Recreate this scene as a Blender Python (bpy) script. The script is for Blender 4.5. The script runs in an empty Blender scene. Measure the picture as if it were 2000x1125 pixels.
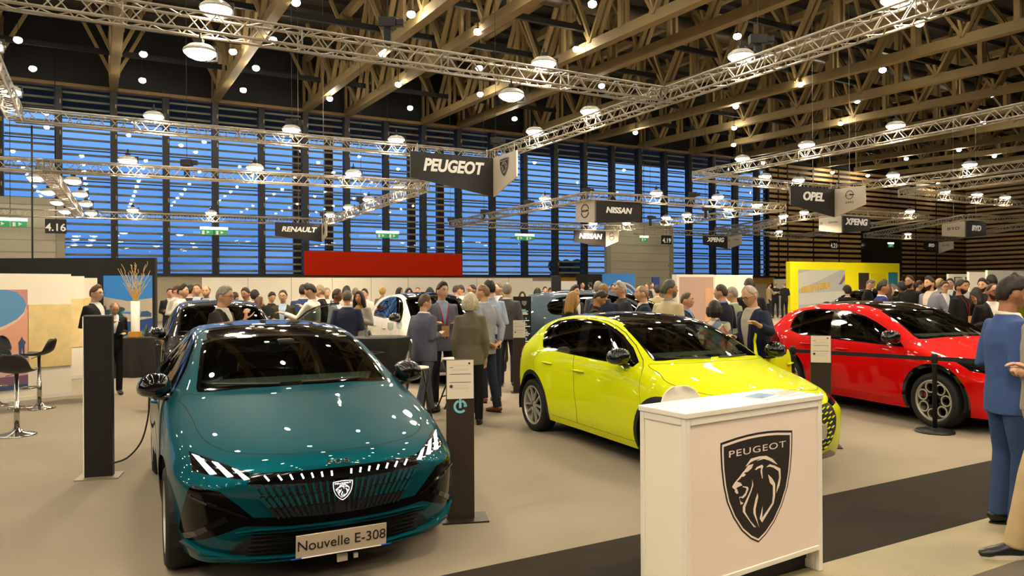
import bpy, bmesh, math, random
import numpy as np
from math import sin, cos, pi, sqrt, atan2, radians
from mathutils import Vector, Matrix
from mathutils.bvhtree import BVHTree
from mathutils.geometry import tessellate_polygon
random.seed(7)
SC = bpy.context.scene
COL = SC.collection
# ------------------------------------------------------------------ camera
F = 1450.0; EYE = 1.72; ROLL = -0.0058
cd = bpy.data.cameras.new('camera'); cam = bpy.data.objects.new('camera', cd); COL.objects.link(cam)
cd.sensor_width = 36.0; cd.lens = F * 36.0 / 2000.0; cd.clip_start = 0.05; cd.clip_end = 400
cam.matrix_world = Matrix.Translation((0, 0, EYE)) @ Matrix.Rotation(pi / 2, 4, 'X') @ Matrix.Rotation(ROLL, 4, 'Z')
SC.camera = cam
# ------------------------------------------------------------------ view + world (dusk sky)
SC.view_settings.view_transform = 'Standard'; SC.view_settings.look = 'None'
SC.view_settings.exposure = 0.70; SC.view_settings.gamma = 1.0; SC.view_settings.use_curve_mapping = False
SC.cycles.use_denoising = True
SC.cycles.max_bounces = 7; SC.cycles.diffuse_bounces = 3; SC.cycles.glossy_bounces = 4; SC.cycles.transmission_bounces = 6
SC.cycles.transparent_max_bounces = 12
SC.cycles.caustics_reflective = False; SC.cycles.caustics_refractive = False
SC.cycles.sample_clamp_indirect = 4.0; SC.cycles.sample_clamp_direct = 0.0
W = bpy.data.worlds.new('dusk_sky'); SC.world = W; W.use_nodes = True
wn = W.node_tree.nodes; wl = W.node_tree.links; wn.clear()
tc = wn.new('ShaderNodeTexCoord'); sx = wn.new('ShaderNodeSeparateXYZ'); cr = wn.new('ShaderNodeValToRGB')
nz = wn.new('ShaderNodeTexNoise'); nz.inputs['Scale'].default_value = 5.0; nz.inputs['Detail'].default_value = 6
mp = wn.new('ShaderNodeMapping'); mp.inputs['Scale'].default_value = (1, 1, 4.5)
cr2 = wn.new('ShaderNodeValToRGB'); mxw = wn.new('ShaderNodeMix'); mxw.data_type = 'RGBA'
bg = wn.new('ShaderNodeBackground'); ow = wn.new('ShaderNodeOutputWorld')
wl.new(tc.outputs['Generated'], sx.inputs[0]); wl.new(sx.outputs['Z'], cr.inputs[0])
wl.new(tc.outputs['Generated'], mp.inputs[0]); wl.new(mp.outputs[0], nz.inputs['Vector']); wl.new(nz.outputs[0], cr2.inputs[0])
e = cr.color_ramp.elements
e[0].position = 0.0; e[0].color = (0.055, 0.13, 0.34, 1)
e[1].position = 0.30; e[1].color = (0.19, 0.40, 0.80, 1)
x_ = e.new(0.06); x_.color = (0.075, 0.21, 0.54, 1)
x_ = e.new(0.16); x_.color = (0.13, 0.30, 0.68, 1)
x_ = e.new(0.8); x_.color = (0.10, 0.22, 0.5, 1)
cr2.color_ramp.elements[0].position = 0.45; cr2.color_ramp.elements[1].position = 0.75
mxw.inputs[7].default_value = (0.30, 0.46, 0.80, 1)
mlt = wn.new('ShaderNodeMath'); mlt.operation = 'MULTIPLY'; mlt.inputs[1].default_value = 0.45
wl.new(cr2.outputs[0], mlt.inputs[0]); wl.new(mlt.outputs[0], mxw.inputs[0]); wl.new(cr.outputs[0], mxw.inputs[6])
wl.new(mxw.outputs[2], bg.inputs[0]); bg.inputs[1].default_value = 1.08; wl.new(bg.outputs[0], ow.inputs[0])
WARM = (1.0, 0.80, 0.52)
FLOOD_W = 360.0      # watts of one truss flood light
LAMP_E = 115.0        # emission of the small roof lamps
# ------------------------------------------------------------------ picture <-> place
CR, SR = cos(ROLL), sin(ROLL)
def ray(u, v):
    a = (u - 1000.0) / F; b = (562.5 - v) / F
    return Vector((a * CR - b * SR, 1.0, a * SR + b * CR))
def atY(u, v, Y): r = ray(u, v); return Vector((r.x * Y, Y, EYE + r.z * Y))
def atZ(u, v, z): r = ray(u, v); t = (z - EYE) / r.z; return Vector((r.x * t, t, z))
def gnd(u, v): return atZ(u, v, 0.0)
HA = radians(29.0); E1 = Vector((cos(HA), sin(HA), 0)); E2 = Vector((-sin(HA), cos(HA), 0))
def H(a, b, z=0.0): return E1 * a + E2 * b + Vector((0, 0, z))
def toH(p): return (p.x * E1.x + p.y * E1.y, p.x * E2.x + p.y * E2.y)
WALL_B = 45.6
def wallA(u, b=WALL_B):
    x = (u - 1000.0) / F
    return b * (x * E1.x + E1.y) / (x * E2.x + E2.y)
# ------------------------------------------------------------------ materials
MATS = {}
def lin(c):
    if isinstance(c, str):
        c = [int(c[i:i + 2], 16) / 255 for i in (0, 2, 4)]
    return tuple(x / 12.92 if x <= 0.04045 else ((x + 0.055) / 1.055) ** 2.4 for x in c)
def mat(name, color='888888', rough=0.5, metal=0.0, coat=0.0, spec=0.5, emit=None, es=0.0, var=0.0, vs=8.0, bump=0.0, bs=60.0, alpha=1.0, sheen=0.0):
    if name in MATS: return MATS[name]
    m = bpy.data.materials.new(name); m.use_nodes = True
    n = m.node_tree.nodes; l = m.node_tree.links; b = n['Principled BSDF']
    c = lin(color) + (1,)
    b.inputs['Base Color'].default_value = c; b.inputs['Roughness'].default_value = rough; b.inputs['Metallic'].default_value = metal
    b.inputs['Coat Weight'].default_value = coat; b.inputs['Coat Roughness'].default_value = 0.02; b.inputs['Specular IOR Level'].default_value = spec
    b.inputs['Alpha'].default_value = alpha
    if sheen: b.inputs['Sheen Weight'].default_value = sheen
    if emit is not None:
        b.inputs['Emission Color'].default_value = (lin(emit) if isinstance(emit, str) else tuple(emit)) + (1,); b.inputs['Emission Strength'].default_value = es
    if var or bump:
        t = n.new('ShaderNodeTexCoord'); z = n.new('ShaderNodeTexNoise'); z.inputs['Scale'].default_value = vs; z.inputs['Detail'].default_value = 5
        l.new(t.outputs['Object'], z.inputs['Vector'])
        if var:
            r = n.new('ShaderNodeValToRGB'); r.color_ramp.elements[0].position = 0.3; r.color_ramp.elements[1].position = 0.7
            r.color_ramp.elements[0].color = tuple(min(1, x * (1 - var)) for x in c[:3]) + (1,)
            r.color_ramp.elements[1].color = tuple(min(1, x * (1 + var)) for x in c[:3]) + (1,)
            l.new(z.outputs[0], r.inputs[0]); l.new(r.outputs[0], b.inputs['Base Color'])
        if bump:
            z2 = n.new('ShaderNodeTexNoise'); z2.inputs['Scale'].default_value = bs; z2.inputs['Detail'].default_value = 4
            l.new(t.outputs['Object'], z2.inputs['Vector'])
            u = n.new('ShaderNodeBump'); u.inputs['Strength'].default_value = bump; u.inputs['Distance'].default_value = 0.02
            l.new(z2.outputs[0], u.inputs['Height']); l.new(u.outputs[0], b.inputs['Normal'])
    MATS[name] = m
    return m
def glass(name, tint='c8d4d0', refl=0.08, dens=0.5):
    """thin pane: transparent tint + fresnel mirror"""
    if name in MATS: return MATS[name]
    m = bpy.data.materials.new(name); m.use_nodes = True
    n = m.node_tree.nodes; l = m.node_tree.links; n.clear()
    o = n.new('ShaderNodeOutputMaterial'); tr = n.new('ShaderNodeBsdfTransparent'); g = n.new('ShaderNodeBsdfGlossy')
    tr.inputs[0].default_value = tuple(x * dens for x in lin(tint)) + (1,); g.inputs['Roughness'].default_value = 0.015
    fr = n.new('ShaderNodeLayerWeight'); fr.inputs[0].default_value = 0.35
    ma = n.new('ShaderNodeMath'); ma.operation = 'MULTIPLY_ADD'; ma.inputs[1].default_value = 0.55; ma.inputs[2].default_value = refl
    mx = n.new('ShaderNodeMixShader'); l.new(fr.outputs['Facing'], ma.inputs[0])
    pw = n.new('ShaderNodeMath'); pw.operation = 'POWER'; pw.inputs[1].default_value = 2.5
    l.new(fr.outputs['Facing'], pw.inputs[0]); l.new(pw.outputs[0], ma.inputs[0])
    l.new(ma.outputs[0], mx.inputs[0]); l.new(tr.outputs[0], mx.inputs[1]); l.new(g.outputs[0], mx.inputs[2]); l.new(mx.outputs[0], o.inputs[0])
    MATS[name] = m
    return m
# ------------------------------------------------------------------ mesh builder
class MB:
    def __init__(s): s.v = []; s.f = []; s.mi = []; s.cur = 0
    def add(s, verts, faces, mi=None):
        o = len(s.v); s.v.extend([tuple(p) for p in verts])
        m = s.cur if mi is None else mi
        for f in faces: s.f.append([i + o for i in f]); s.mi.append(m)
    def box(s, c, size, rz=0.0, M=None):
        hx, hy, hz = size[0] / 2, size[1] / 2, size[2] / 2
        P = [Vector((x, y, z)) for x in (-hx, hx) for y in (-hy, hy) for z in (-hz, hz)]
        R = M if M is not None else Matrix.Rotation(rz, 3, 'Z')
        s.add([R @ p + Vector(c) for p in P], [(0, 1, 3, 2), (4, 6, 7, 5), (0, 4, 5, 1), (2, 3, 7, 6), (0, 2, 6, 4), (1, 5, 7, 3)])
        return s
    def bar(s, p, q, w, h=None, up=Vector((0, 0, 1))):
        """rectangular bar from p to q, w across, h along up"""
        p, q = Vector(p), Vector(q); h = w if h is None else h
        d = (q - p).normalized(); x = d.cross(up)
        if x.length < 1e-4: x = d.cross(Vector((1, 0, 0)))
        x.normalize(); z = x.cross(d)
        P = [c + x * a * w / 2 + z * b * h / 2 for c in (p, q) for a, b in ((-1, -1), (1, -1), (1, 1), (-1, 1))]
        s.add(P, [(0, 1, 2, 3), (7, 6, 5, 4), (0, 4, 5, 1), (1, 5, 6, 2), (2, 6, 7, 3), (3, 7, 4, 0)])
        return s
    def tube(s, pts, r, n=8, caps=True, closed=False):
        pts = [Vector(p) for p in pts]; N = len(pts)
        rs = r if isinstance(r, (list, tuple)) else [r] * N
        V = []; prev = None
        for i, p in enumerate(pts):
            if closed: d = pts[(i + 1) % N] - pts[i - 1]
            else: d = pts[min(i + 1, N - 1)] - pts[max(i - 1, 0)]
            d.normalize()
            if prev is None:
                x = d.cross(Vector((0, 0, 1)))
                if x.length < .35: x = Vector((1, 0, 0)) - d * d.x
            else: x = prev - d * prev.dot(d)
            x.normalize(); y = d.cross(x); prev = x
            ri = rs[i]; rx, ry = ri if isinstance(ri, tuple) else (ri, ri)
            V += [p + x * cos(2 * pi * k / n) * rx + y * sin(2 * pi * k / n) * ry for k in range(n)]
        Fs = []
        for i in range(N if closed else N - 1):
            a = i * n; b = ((i + 1) % N) * n
            Fs += [(a + k, a + (k + 1) % n, b + (k + 1) % n, b + k) for k in range(n)]
        if caps and not closed: Fs += [tuple(range(n - 1, -1, -1)), tuple(range((N - 1) * n, N * n))]
        s.add(V, Fs); return s
    def lathe(s, prof, c=(0, 0, 0), n=24, M=None, caps=True):
        """prof: list of (r, z); axis z through c"""
        V = []; Fs = []; R = M if M is not None else Matrix.Identity(3)
        for r, z in prof: V += [R @ Vector((r * cos(2 * pi * k / n), r * sin(2 * pi * k / n), z)) + Vector(c) for k in range(n)]
        for i in range(len(prof) - 1):
            a = i * n; b = a + n
            Fs += [(a + k, a + (k + 1) % n, b + (k + 1) % n, b + k) for k in range(n)]
        if caps and prof[0][0] > 1e-5: Fs.append(tuple(range(n - 1, -1, -1)))
        if caps and prof[-1][0] > 1e-5: Fs.append(tuple(range((len(prof) - 1) * n, len(prof) * n)))
        s.add(V, Fs); return s
    def ball(s, c, r, n=12, m=8, M=None):
        rx, ry, rz = (r, r, r) if not isinstance(r, (tuple, list)) else r
        R = M if M is not None else Matrix.Identity(3)
        V = [R @ Vector((0, 0, -rz)) + Vector(c)]
        for i in range(1, m):
            t = -pi / 2 + pi * i / m
            V += [R @ Vector((rx * cos(t) * cos(2 * pi * k / n), ry * cos(t) * sin(2 * pi * k / n), rz * sin(t))) + Vector(c) for k in range(n)]
        V.append(R @ Vector((0, 0, rz)) + Vector(c)); Fs = []
        for k in range(n): Fs.append((0, 1 + (k + 1) % n, 1 + k))
        for i in range(m - 2):
            a = 1 + i * n; b = a + n
            Fs += [(a + k, a + (k + 1) % n, b + (k + 1) % n, b + k) for k in range(n)]
        a = 1 + (m - 2) * n
        for k in range(n): Fs.append((a + k, a + (k + 1) % n, len(V) - 1))
        s.add(V, Fs); return s
    def prism(s, poly, M, depth):
        """2D polygon extruded by depth along local z, placed by 4x4 M"""
        n = len(poly); tri = tessellate_polygon([[Vector((x, y, 0)) for x, y in poly]])
        V = [M @ Vector((x, y, 0)) for x, y in poly] + [M @ Vector((x, y, depth)) for x, y in poly]
        ar = sum(poly[i][0] * poly[(i + 1) % n][1] - poly[(i + 1) % n][0] * poly[i][1] for i in range(n))
        Fs = []
        for t in tri:
            a, b, c = t
            o = (poly[b][0] - poly[a][0]) * (poly[c][1] - poly[a][1]) - (poly[c][0] - poly[a][0]) * (poly[b][1] - poly[a][1])
            if o < 0: a, c = c, a
            Fs.append((c, b, a)); Fs.append((a + n, b + n, c + n))
        for i in range(n):
            j = (i + 1) % n
            Fs.append((i, j, j + n, i + n) if ar > 0 else (j, i, i + n, j + n))
        s.add(V, Fs); return s
    def build(s, name, m=None, parent=None, smooth=False, loc=None, bevel=0.0):
        me = bpy.data.meshes.new(name); me.from_pydata(s.v, [], s.f)
        ms = m if isinstance(m, (list, tuple)) else [m]
        for x in ms: me.materials.append(x)
        if len(ms) > 1: me.polygons.foreach_set('material_index', s.mi)
        if smooth: me.polygons.foreach_set('use_smooth', [True] * len(me.polygons))
        me.update()
        o = bpy.data.objects.new(name, me); COL.objects.link(o)
        if parent is not None: o.parent = parent
        if loc is not None: o.location = loc
        if bevel:
            b = o.modifiers.new('bevel', 'BEVEL'); b.width = bevel; b.segments = 2; b.limit_method = 'ANGLE'
        if smooth == 'auto':
            pass
        return o
def tag(o, label=None, cat=None, group=None, kind=None):
    if label: o['label'] = label
    if cat: o['category'] = cat
    if group: o['group'] = group
    if kind: o['kind'] = kind
    return o
def empty(name, loc=(0, 0, 0), rz=0.0, label=None, cat=None, group=None):
    o = bpy.data.objects.new(name, None); COL.objects.link(o); o.location = loc; o.rotation_euler = (0, 0, rz); o.empty_display_size = 0.2
    return tag(o, label, cat, group)
def kids(o): return [c for c in KID.get(o.name, [])] if False else list(o.children)
def dup(o, parent=None, loc=None, rz=None, label=None, group=None):
    c = o.copy(); COL.objects.link(c)
    if parent is not None: c.parent = parent
    if loc is not None: c.location = loc
    if rz is not None: c.rotation_euler = (0, 0, rz)
    if label: c['label'] = label
    if group: c['group'] = group
    for ch in list(o.children): dup(ch, c)
    return c
def struct(o): o['kind'] = 'structure'; return o
TMP = bpy.data.scenes.new('bench')
def mesh_of(o):
    # modifiers are applied on a scratch scene so the big one is not re-evaluated each time
    COL.objects.unlink(o); TMP.collection.objects.link(o)
    vl = TMP.view_layers[0]; vl.update(); dg = vl.depsgraph; dg.update(); me = bpy.data.meshes.new_from_object(o.evaluated_get(dg))
    TMP.collection.objects.unlink(o); COL.objects.link(o); return me
def text_poly(txt, size=1.0, bold=0.0, shear=0.0, ext=0.01, space=1.0, align='CENTER', res=4):
    cu = bpy.data.curves.new('txt', 'FONT'); cu.body = txt; cu.size = size; cu.offset = bold; cu.shear = shear
    cu.extrude = ext; cu.space_character = space; cu.align_x = align; cu.align_y = 'CENTER'; cu.resolution_u = res
    o = bpy.data.objects.new('txt', cu); COL.objects.link(o); me = mesh_of(o)
    V = [tuple(v.co) for v in me.vertices]; Fc = [list(p.vertices) for p in me.polygons]
    bpy.data.objects.remove(o); bpy.data.curves.remove(cu); bpy.data.meshes.remove(me)
    return V, Fc
def add_text(mb, txt, M, size, bold=0.0, shear=0.0, ext=0.01, space=1.0, sx=1.0, align='CENTER', fit=None):
    V, Fc = text_poly(txt, size, bold, shear, ext, space, align)
    if fit: sx = fit / (max(v[0] for v in V) - min(v[0] for v in V))
    mb.add([M @ Vector((x * sx, y, z)) for x, y, z in V], Fc)
def frame(o, x, n):
    """4x4 with local x along x, local z along n, origin o"""
    x = Vector(x).normalized(); n = Vector(n).normalized(); y = n.cross(x)
    M = Matrix((x, y, n)).transposed().to_4x4(); M.translation = Vector(o); return M
# ================================================================== HALL
def carpet_mat(name, c, bump=0.25):
    return mat(name, c, rough=0.95, spec=0.15, var=0.07, vs=0.9, bump=bump, bs=400)
mb = MB(); mb.add([H(-60, 4.1), H(80.7, 4.1), H(80.7, WALL_B + .3), H(-60, WALL_B + .3)], [(0, 1, 2, 3)])
fl = struct(mb.build('floor', carpet_mat('stand_carpet', '8c8274')))
mb = MB(); mb.add([H(-60, 3.1), H(80.7, 3.1), H(80.7, 4.1), H(-60, 4.1)], [(0, 1, 2, 3)])
struct(mb.build('floor_border', carpet_mat('dark_carpet', '2c2722'))).name = 'floor_dark_strip'
def concrete():
    m = mat('aisle_concrete', '8d8368', rough=0.55, var=0.12, vs=3.0, bump=0.1, bs=90)
    n = m.node_tree.nodes; l = m.node_tree.links
    v = n.new('ShaderNodeTexVoronoi'); v.inputs['Scale'].default_value = 45; t = n.new('ShaderNodeTexCoord'); l.new(t.outputs['Object'], v.inputs['Vector'])
    r = n.new('ShaderNodeValToRGB'); r.color_ramp.elements[0].color = lin('57503f') + (1,); r.color_ramp.elements[1].color = lin('8d8368') + (1,)
    r.color_ramp.elements[0].position = .0; r.color_ramp.elements[1].position = .35
    l.new(v.outputs['Distance'], r.inputs[0])
    mx = n.new('ShaderNodeMix'); mx.data_type = 'RGBA'; mx.inputs[0].default_value = .35
    src = [k for k in l if k.to_socket == n['Principled BSDF'].inputs['Base Color']][0].from_socket
    l.new(src, mx.inputs[6]); l.new(r.outputs[0], mx.inputs[7]); l.new(mx.outputs[2], n['Principled BSDF'].inputs['Base Color'])
    return m
mb = MB(); mb.add([H(-60, 2.53), H(80.7, 2.53), H(80.7, 3.1), H(-60, 3.1)], [(0, 1, 2, 3)])
struct(mb.build('floor_aisle', concrete()))
mb = MB(); mb.add([H(-60, -14), H(80.7, -14), H(80.7, 2.53), H(-60, 2.53)], [(0, 1, 2, 3)])
struct(mb.build('floor_near', carpet_mat('grey_carpet', '5e574e')))
# --- window wall
PITCH = 2.562; A0 = wallA(224); ZT = 12.5; ZB = 2.62
M_mull = mat('mullion_black', '1b1a18', rough=0.45, spec=.4)
M_slat = mat('louvre_slat', 'a8997e', rough=0.5)
M_pane = glass('hall_glass', 'e6f0f4', refl=0.035, dens=0.95)
M_wood = mat('warm_timber', '8a7047', rough=0.6, var=.12, vs=3)
M_blackp = mat('flat_black', '0b0a0a', rough=0.6)
M_beige = mat('roller_door_beige', 'c9c0aa', rough=0.6, var=.04)
def wbox(mb, a0, a1, b0, b1, z0, z1):
    mb.add([H(a, b, z) for a in (a0, a1) for b in (b0, b1) for z in (z0, z1)],
           [(0, 1, 3, 2), (4, 6, 7, 5), (0, 4, 5, 1), (2, 3, 7, 6), (0, 2, 6, 4), (1, 5, 7, 3)]); return mb
DOOR_L = (A0 + PITCH * -5, A0 + PITCH * -1)            # roller door bays, left
DOOR_R = (wallA(1183), wallA(1305))
nwin = 0
def window(a0, a1, zb):
    global nwin; nwin += 1
    mb = MB(); wbox(mb, a0 - .17, a0 + .17, WALL_B - .25, WALL_B + .25, zb, ZT + .3)
    for z in np.arange(zb, ZT - .2, 1.64): wbox(mb, a0 + .17, a1 - .17, WALL_B - .02, WALL_B + .06, z - .03, z + .03)
    w = struct(mb.build('window_%d' % nwin, M_mull))
    sl = MB()
    for z in np.arange(zb + .2, ZT - .1, .41):
        c = H((a0 + a1) / 2, WALL_B + .30, z)
        sl.box(c, (a1 - a0 - .36, .035, .125), M=Matrix.Rotation(HA, 3, 'Z') @ Matrix.Rotation(radians(-25), 3, 'X'))
    sl.build('louvre_slats', M_slat, w)
    g = MB(); g.add([H(a0 + .17, WALL_B + .1, zb), H(a1 - .17, WALL_B + .1, zb), H(a1 - .17, WALL_B + .1, ZT), H(a0 + .17, WALL_B + .1, ZT)], [(0, 1, 2, 3)])
    g.build('pane', M_pane, w)
    br = MB()
    for z in np.arange(zb + .8, ZT, 1.64): br.box(H(a0 + .1, WALL_B - .3, z), (.06, .12, .22), rz=HA)
    br.build('mullion_bracket', mat('bracket_tan', '8e7a58', rough=.4, metal=.3), w)
for k in range(-9, 20):
    a0, a1 = A0 + PITCH * k, A0 + PITCH * (k + 1)
    zb = ZB
    if k < -1: zb = 6.35
    elif 13 <= k <= 14: zb = 6.55
    window(a0, a1, zb)
# lower wall under windows, sill
mb = MB(); wbox(mb, -30, wallA(1497), WALL_B - .1, WALL_B + .3, 0, ZB - .1)
struct(mb.build('wall_back', mat('low_wall_cream', 'b5a98c', rough=.7)))
mb = MB(); wbox(mb, A0 - PITCH, wallA(1497), WALL_B - .28, WALL_B + .3, ZB - .12, ZB)
struct(mb.build('trim_1', M_mull))
mb = MB(); wbox(mb, -30, wallA(1500), WALL_B - .3, WALL_B + .3, ZT - .05, ZT + .12)
struct(mb.build('trim_2', M_wood))
mb = MB(); wbox(mb, -40, 81, WALL_B - .1, WALL_B + .3, ZT + .12, 16.5)
struct(mb.build('wall_upper', M_blackp))
# yellow-ochre dado band above low wall
mb = MB(); wbox(mb, wallA(1095), wallA(1510), WALL_B - .16, WALL_B - .1, 2.0, 2.5)
struct(mb.build('trim_3', mat('ochre_band', 'a97c1c', rough=.6)))
# roller doors
def roller(n, a0, a1, zt):
    mb = MB(); wbox(mb, a0, a1, WALL_B - .35, WALL_B - .15, 0, zt)
    d = struct(mb.build('door_%d' % n, M_beige))
    r = MB()
    for z in np.arange(.6, zt, .62): wbox(r, a0 + .05, a1 - .05, WALL_B - .37, WALL_B - .34, z, z + .03)
    r.build('door_rib', mat('door_rib_grey', 'a59d8a', rough=.6), d)
    j = MB()
    for a in (a0, a1): wbox(j, a - .18, a + .18, WALL_B - .45, WALL_B - .1, 0, zt + .1)
    wbox(j, a0, a1, WALL_B - .45, WALL_B - .1, zt - .05, zt + .3)
    j.build('door_frame', mat('door_frame_grey', 'a9a08c', rough=.5), d)
roller(1, A0 + PITCH * -9, A0 + PITCH * -1 + .1, 6.2)
roller(2, DOOR_R[0], DOOR_R[1], 6.4)
# red band low on the window wall
mb = MB(); wbox(mb, wallA(591), wallA(898), WALL_B - .42, WALL_B - .32, 2.55, 4.02)
tag(mb.build('banner_board', mat('red_panel', 'c42600', rough=.6, spec=.1)), 'long plain red board across the foot of the window wall', 'board')
# right: timber-slat wall to the far corner, then the side wall
ACOR = 80.7
mb = MB(); wbox(mb, wallA(1500), ACOR, WALL_B + .25, WALL_B + .5, 0, 16.5)
w = struct(mb.build('wall_timber', M_blackp))
M_slatw = mat('wood_slat', 'c9a463', rough=.55, var=.15, vs=1.2)
mb = MB(); ad0, ad1 = wallA(1683), wallA(1762)
for z in np.arange(2.6, 13.0, .46):
    for s0, s1 in ((wallA(1503), ad0), (ad1, ACOR)):
        if z > 7.2 and s1 == ad0: s1 = ad1
        wbox(mb, s0, s1, WALL_B + .05, WALL_B + .25, z, z + .24)
mb.build('wood_slats', M_slatw, w)
mb = MB()
for u in (1503, 1522, 1540, 1590, 1640, 1790, 1830): wbox(mb, wallA(u) - .07, wallA(u) + .07, WALL_B + .03, WALL_B + .3, 2.5, 13)
mb.build('wall_batten', M_blackp, w)
mb = MB(); wbox(mb, ad0, ad1, WALL_B + .0, WALL_B + .1, 0, 7.0)
d = struct(mb.build('door_3', mat('dark_glazed_door', '121614', rough=.15, spec=.6)))
mb = MB(); wbox(mb, ACOR, ACOR + .3, -14, WALL_B + .3, 0, 16.5)
w = struct(mb.build('wall_right', M_blackp))
mb = MB()
for z in np.arange(2.6, 13.0, .46): wbox(mb, ACOR - .2, ACOR, -14, WALL_B, z, z + .24)
mb.build('wood_slats', M_slatw, w)
mb = MB(); wbox(mb, wallA(1760), ACOR - .3, WALL_B - .2, WALL_B, 0, 2.6)
struct(mb.build('wall_low_right', mat('brown_dado', '7d5a2c', rough=.6)))
mb = MB(); wbox(mb, -60, -59.7, -14, WALL_B + .3, 0, 16.5); struct(mb.build('wall_left', mat('dim_wall', '4a4238', rough=.8)))
mb = MB(); wbox(mb, -60, 81, -14.3, -14, 0, 16.5); struct(mb.build('wall_front', mat('dim_wall')))
mb = MB(); wbox(mb, -60, -30, WALL_B, WALL_B + .3, 0, 16.5); struct(mb.build('wall_back_left', mat('dim_wall')))
# ceiling deck, ribbed
mb = MB(); wbox(mb, -60, 81, -14.3, WALL_B + .3, 16.2, 16.5)
for b in np.arange(-13, WALL_B, 1.5): wbox(mb, -60, 81, b, b + .25, 15.95, 16.2)
struct(mb.build('ceiling', mat('deck_dark_brown', '3a342c', rough=.8)))
# --- roof trusses of pale timber (perpendicular to the window wall)
SLOPE = .027
def zbc(b): return ZT + .15 - SLOPE * (WALL_B - b)
M_tim = mat('roof_timber', '8f7a50', rough=.65, var=.10, vs=1.5)
def roof_truss(a, lab):
    t = empty('roof_truss', H(a, WALL_B, 0), 0, lab, 'roof truss', 'timber roof trusses')
    o = H(a, WALL_B, 0)
    def P(b, z, da=0): return H(a + da, b, z) - o
    mb = MB(); mb.bar(P(WALL_B - .2, zbc(WALL_B)), P(-12, zbc(-12)), .40, .42); mb.build('bottom_chord', M_tim, t)
    mb = MB(); mb.bar(P(WALL_B - .2, 15.6), P(-12, 15.4), .34, .36); mb.build('top_chord', M_tim, t)
    bs = np.arange(WALL_B - .5, -12, -4.2)
    for i, b in enumerate(bs):
        for s in (-1, 1):
            mb = MB()
            mb.bar(P(b, zbc(b) + .15, .16 * s), P(b, 15.5, .16 * s), .13, .22, up=E2); mb.build('post', M_tim, t)
        if i + 1 < len(bs):
            bm_ = b - 2.1
            for p, q in ((b, bm_), (bs[i + 1], bm_)):
                for s in (-1, 1):
                    mb = MB(); mb.bar(P(q, zbc(q) + .1, .16 * s), P(p, 15.5, .16 * s), .13, .2, up=E1); mb.build('diagonal', M_tim, t)
            mb = MB(); mb.bar(P(bm_, zbc(bm_) + .1, .1), P(bm_ , 15.5, 1.5), .12, .16); mb.bar(P(bm_, zbc(bm_) + .1, -.1), P(bm_, 15.5, -1.5), .12, .16); mb.build('side_brace', M_tim, t)
    return t
for k in (-6, -4, -2, 0, 2, 4, 5, 7, 8, 10, 12, 14, 16, 18, 20, 22, 24, 26, 28, 30):
    roof_truss(A0 + PITCH * k, 'pale timber lattice truss spanning the dark roof above the stands')
# black steel pipes under the deck, along the hall
for i, b in enumerate((41, 36, 31, 26.5, 22, 17.5, 13, 8.5, 4)):
    mb = MB(); mb.bar(H(-40, b, zbc(b) + .75), H(80, b, zbc(b) + .75), .16, .24)
    tag(mb.build('roof_purlin', M_blackp), 'long black steel beam running through the roof trusses', 'roof beam', 'black roof beams')
mb = MB(); mb.tube([H(-20, 28.5, 14.9), H(80, 28.5, 14.9)], .42, 14)
tag(mb.build('air_duct', mat('duct_grey', '5d564b', rough=.4, metal=.6), smooth=True), 'long round grey air duct up among the roof trusses', 'air duct')
# canopy and columns outside, behind the glass
mb = MB(); wbox(mb, -32, 55, WALL_B + .6, WALL_B + 7.5, 12.7, 13.0)
struct(mb.build('canopy', mat('canopy_grey', '5a6272', rough=.9))).name = 'trim_4'
for u in (581, 643, 804, 860):
    mb = MB(); a = wallA(u, WALL_B + 3); wbox(mb, a - .24, a + .24, WALL_B + 2.8, WALL_B + 3.2, 0, 12.7)
    tag(mb.build('outdoor_column', mat('oxblood', '4a1a1a', rough=.6)), 'dark red column standing outside behind the louvred windows', 'column', 'dark red columns outside')
mb = MB(); wbox(mb, -60, 100, WALL_B + .6, WALL_B + 60, -.3, 0)
struct(mb.build('ground_outside', mat('outside_ground', '2a2c30', rough=.9))).name = 'floor_outside'
tp = H(wallA(1107, WALL_B + 26), WALL_B + 26); t = empty('tree', tp, 0, 'dark bushy tree standing outside beyond the windows left of the right roller door', 'tree')
mb = MB(); rt_ = random.Random(4)
for i in range(16): mb.ball((rt_.uniform(-1.5, 1.5), rt_.uniform(-1, 1), rt_.uniform(2.2, 4.4)), rt_.uniform(.5, .95), 8, 6)
mb.build('foliage', mat('leaf_dark', '1c2a26', rough=.9, var=.3, vs=4), t, smooth=True)
mb = MB(); mb.tube([(0, 0, 0), (0, 0, 2.8)], [.16, .1], 8); mb.build('trunk', mat('bark', '2c241c', rough=.9), t)
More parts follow.
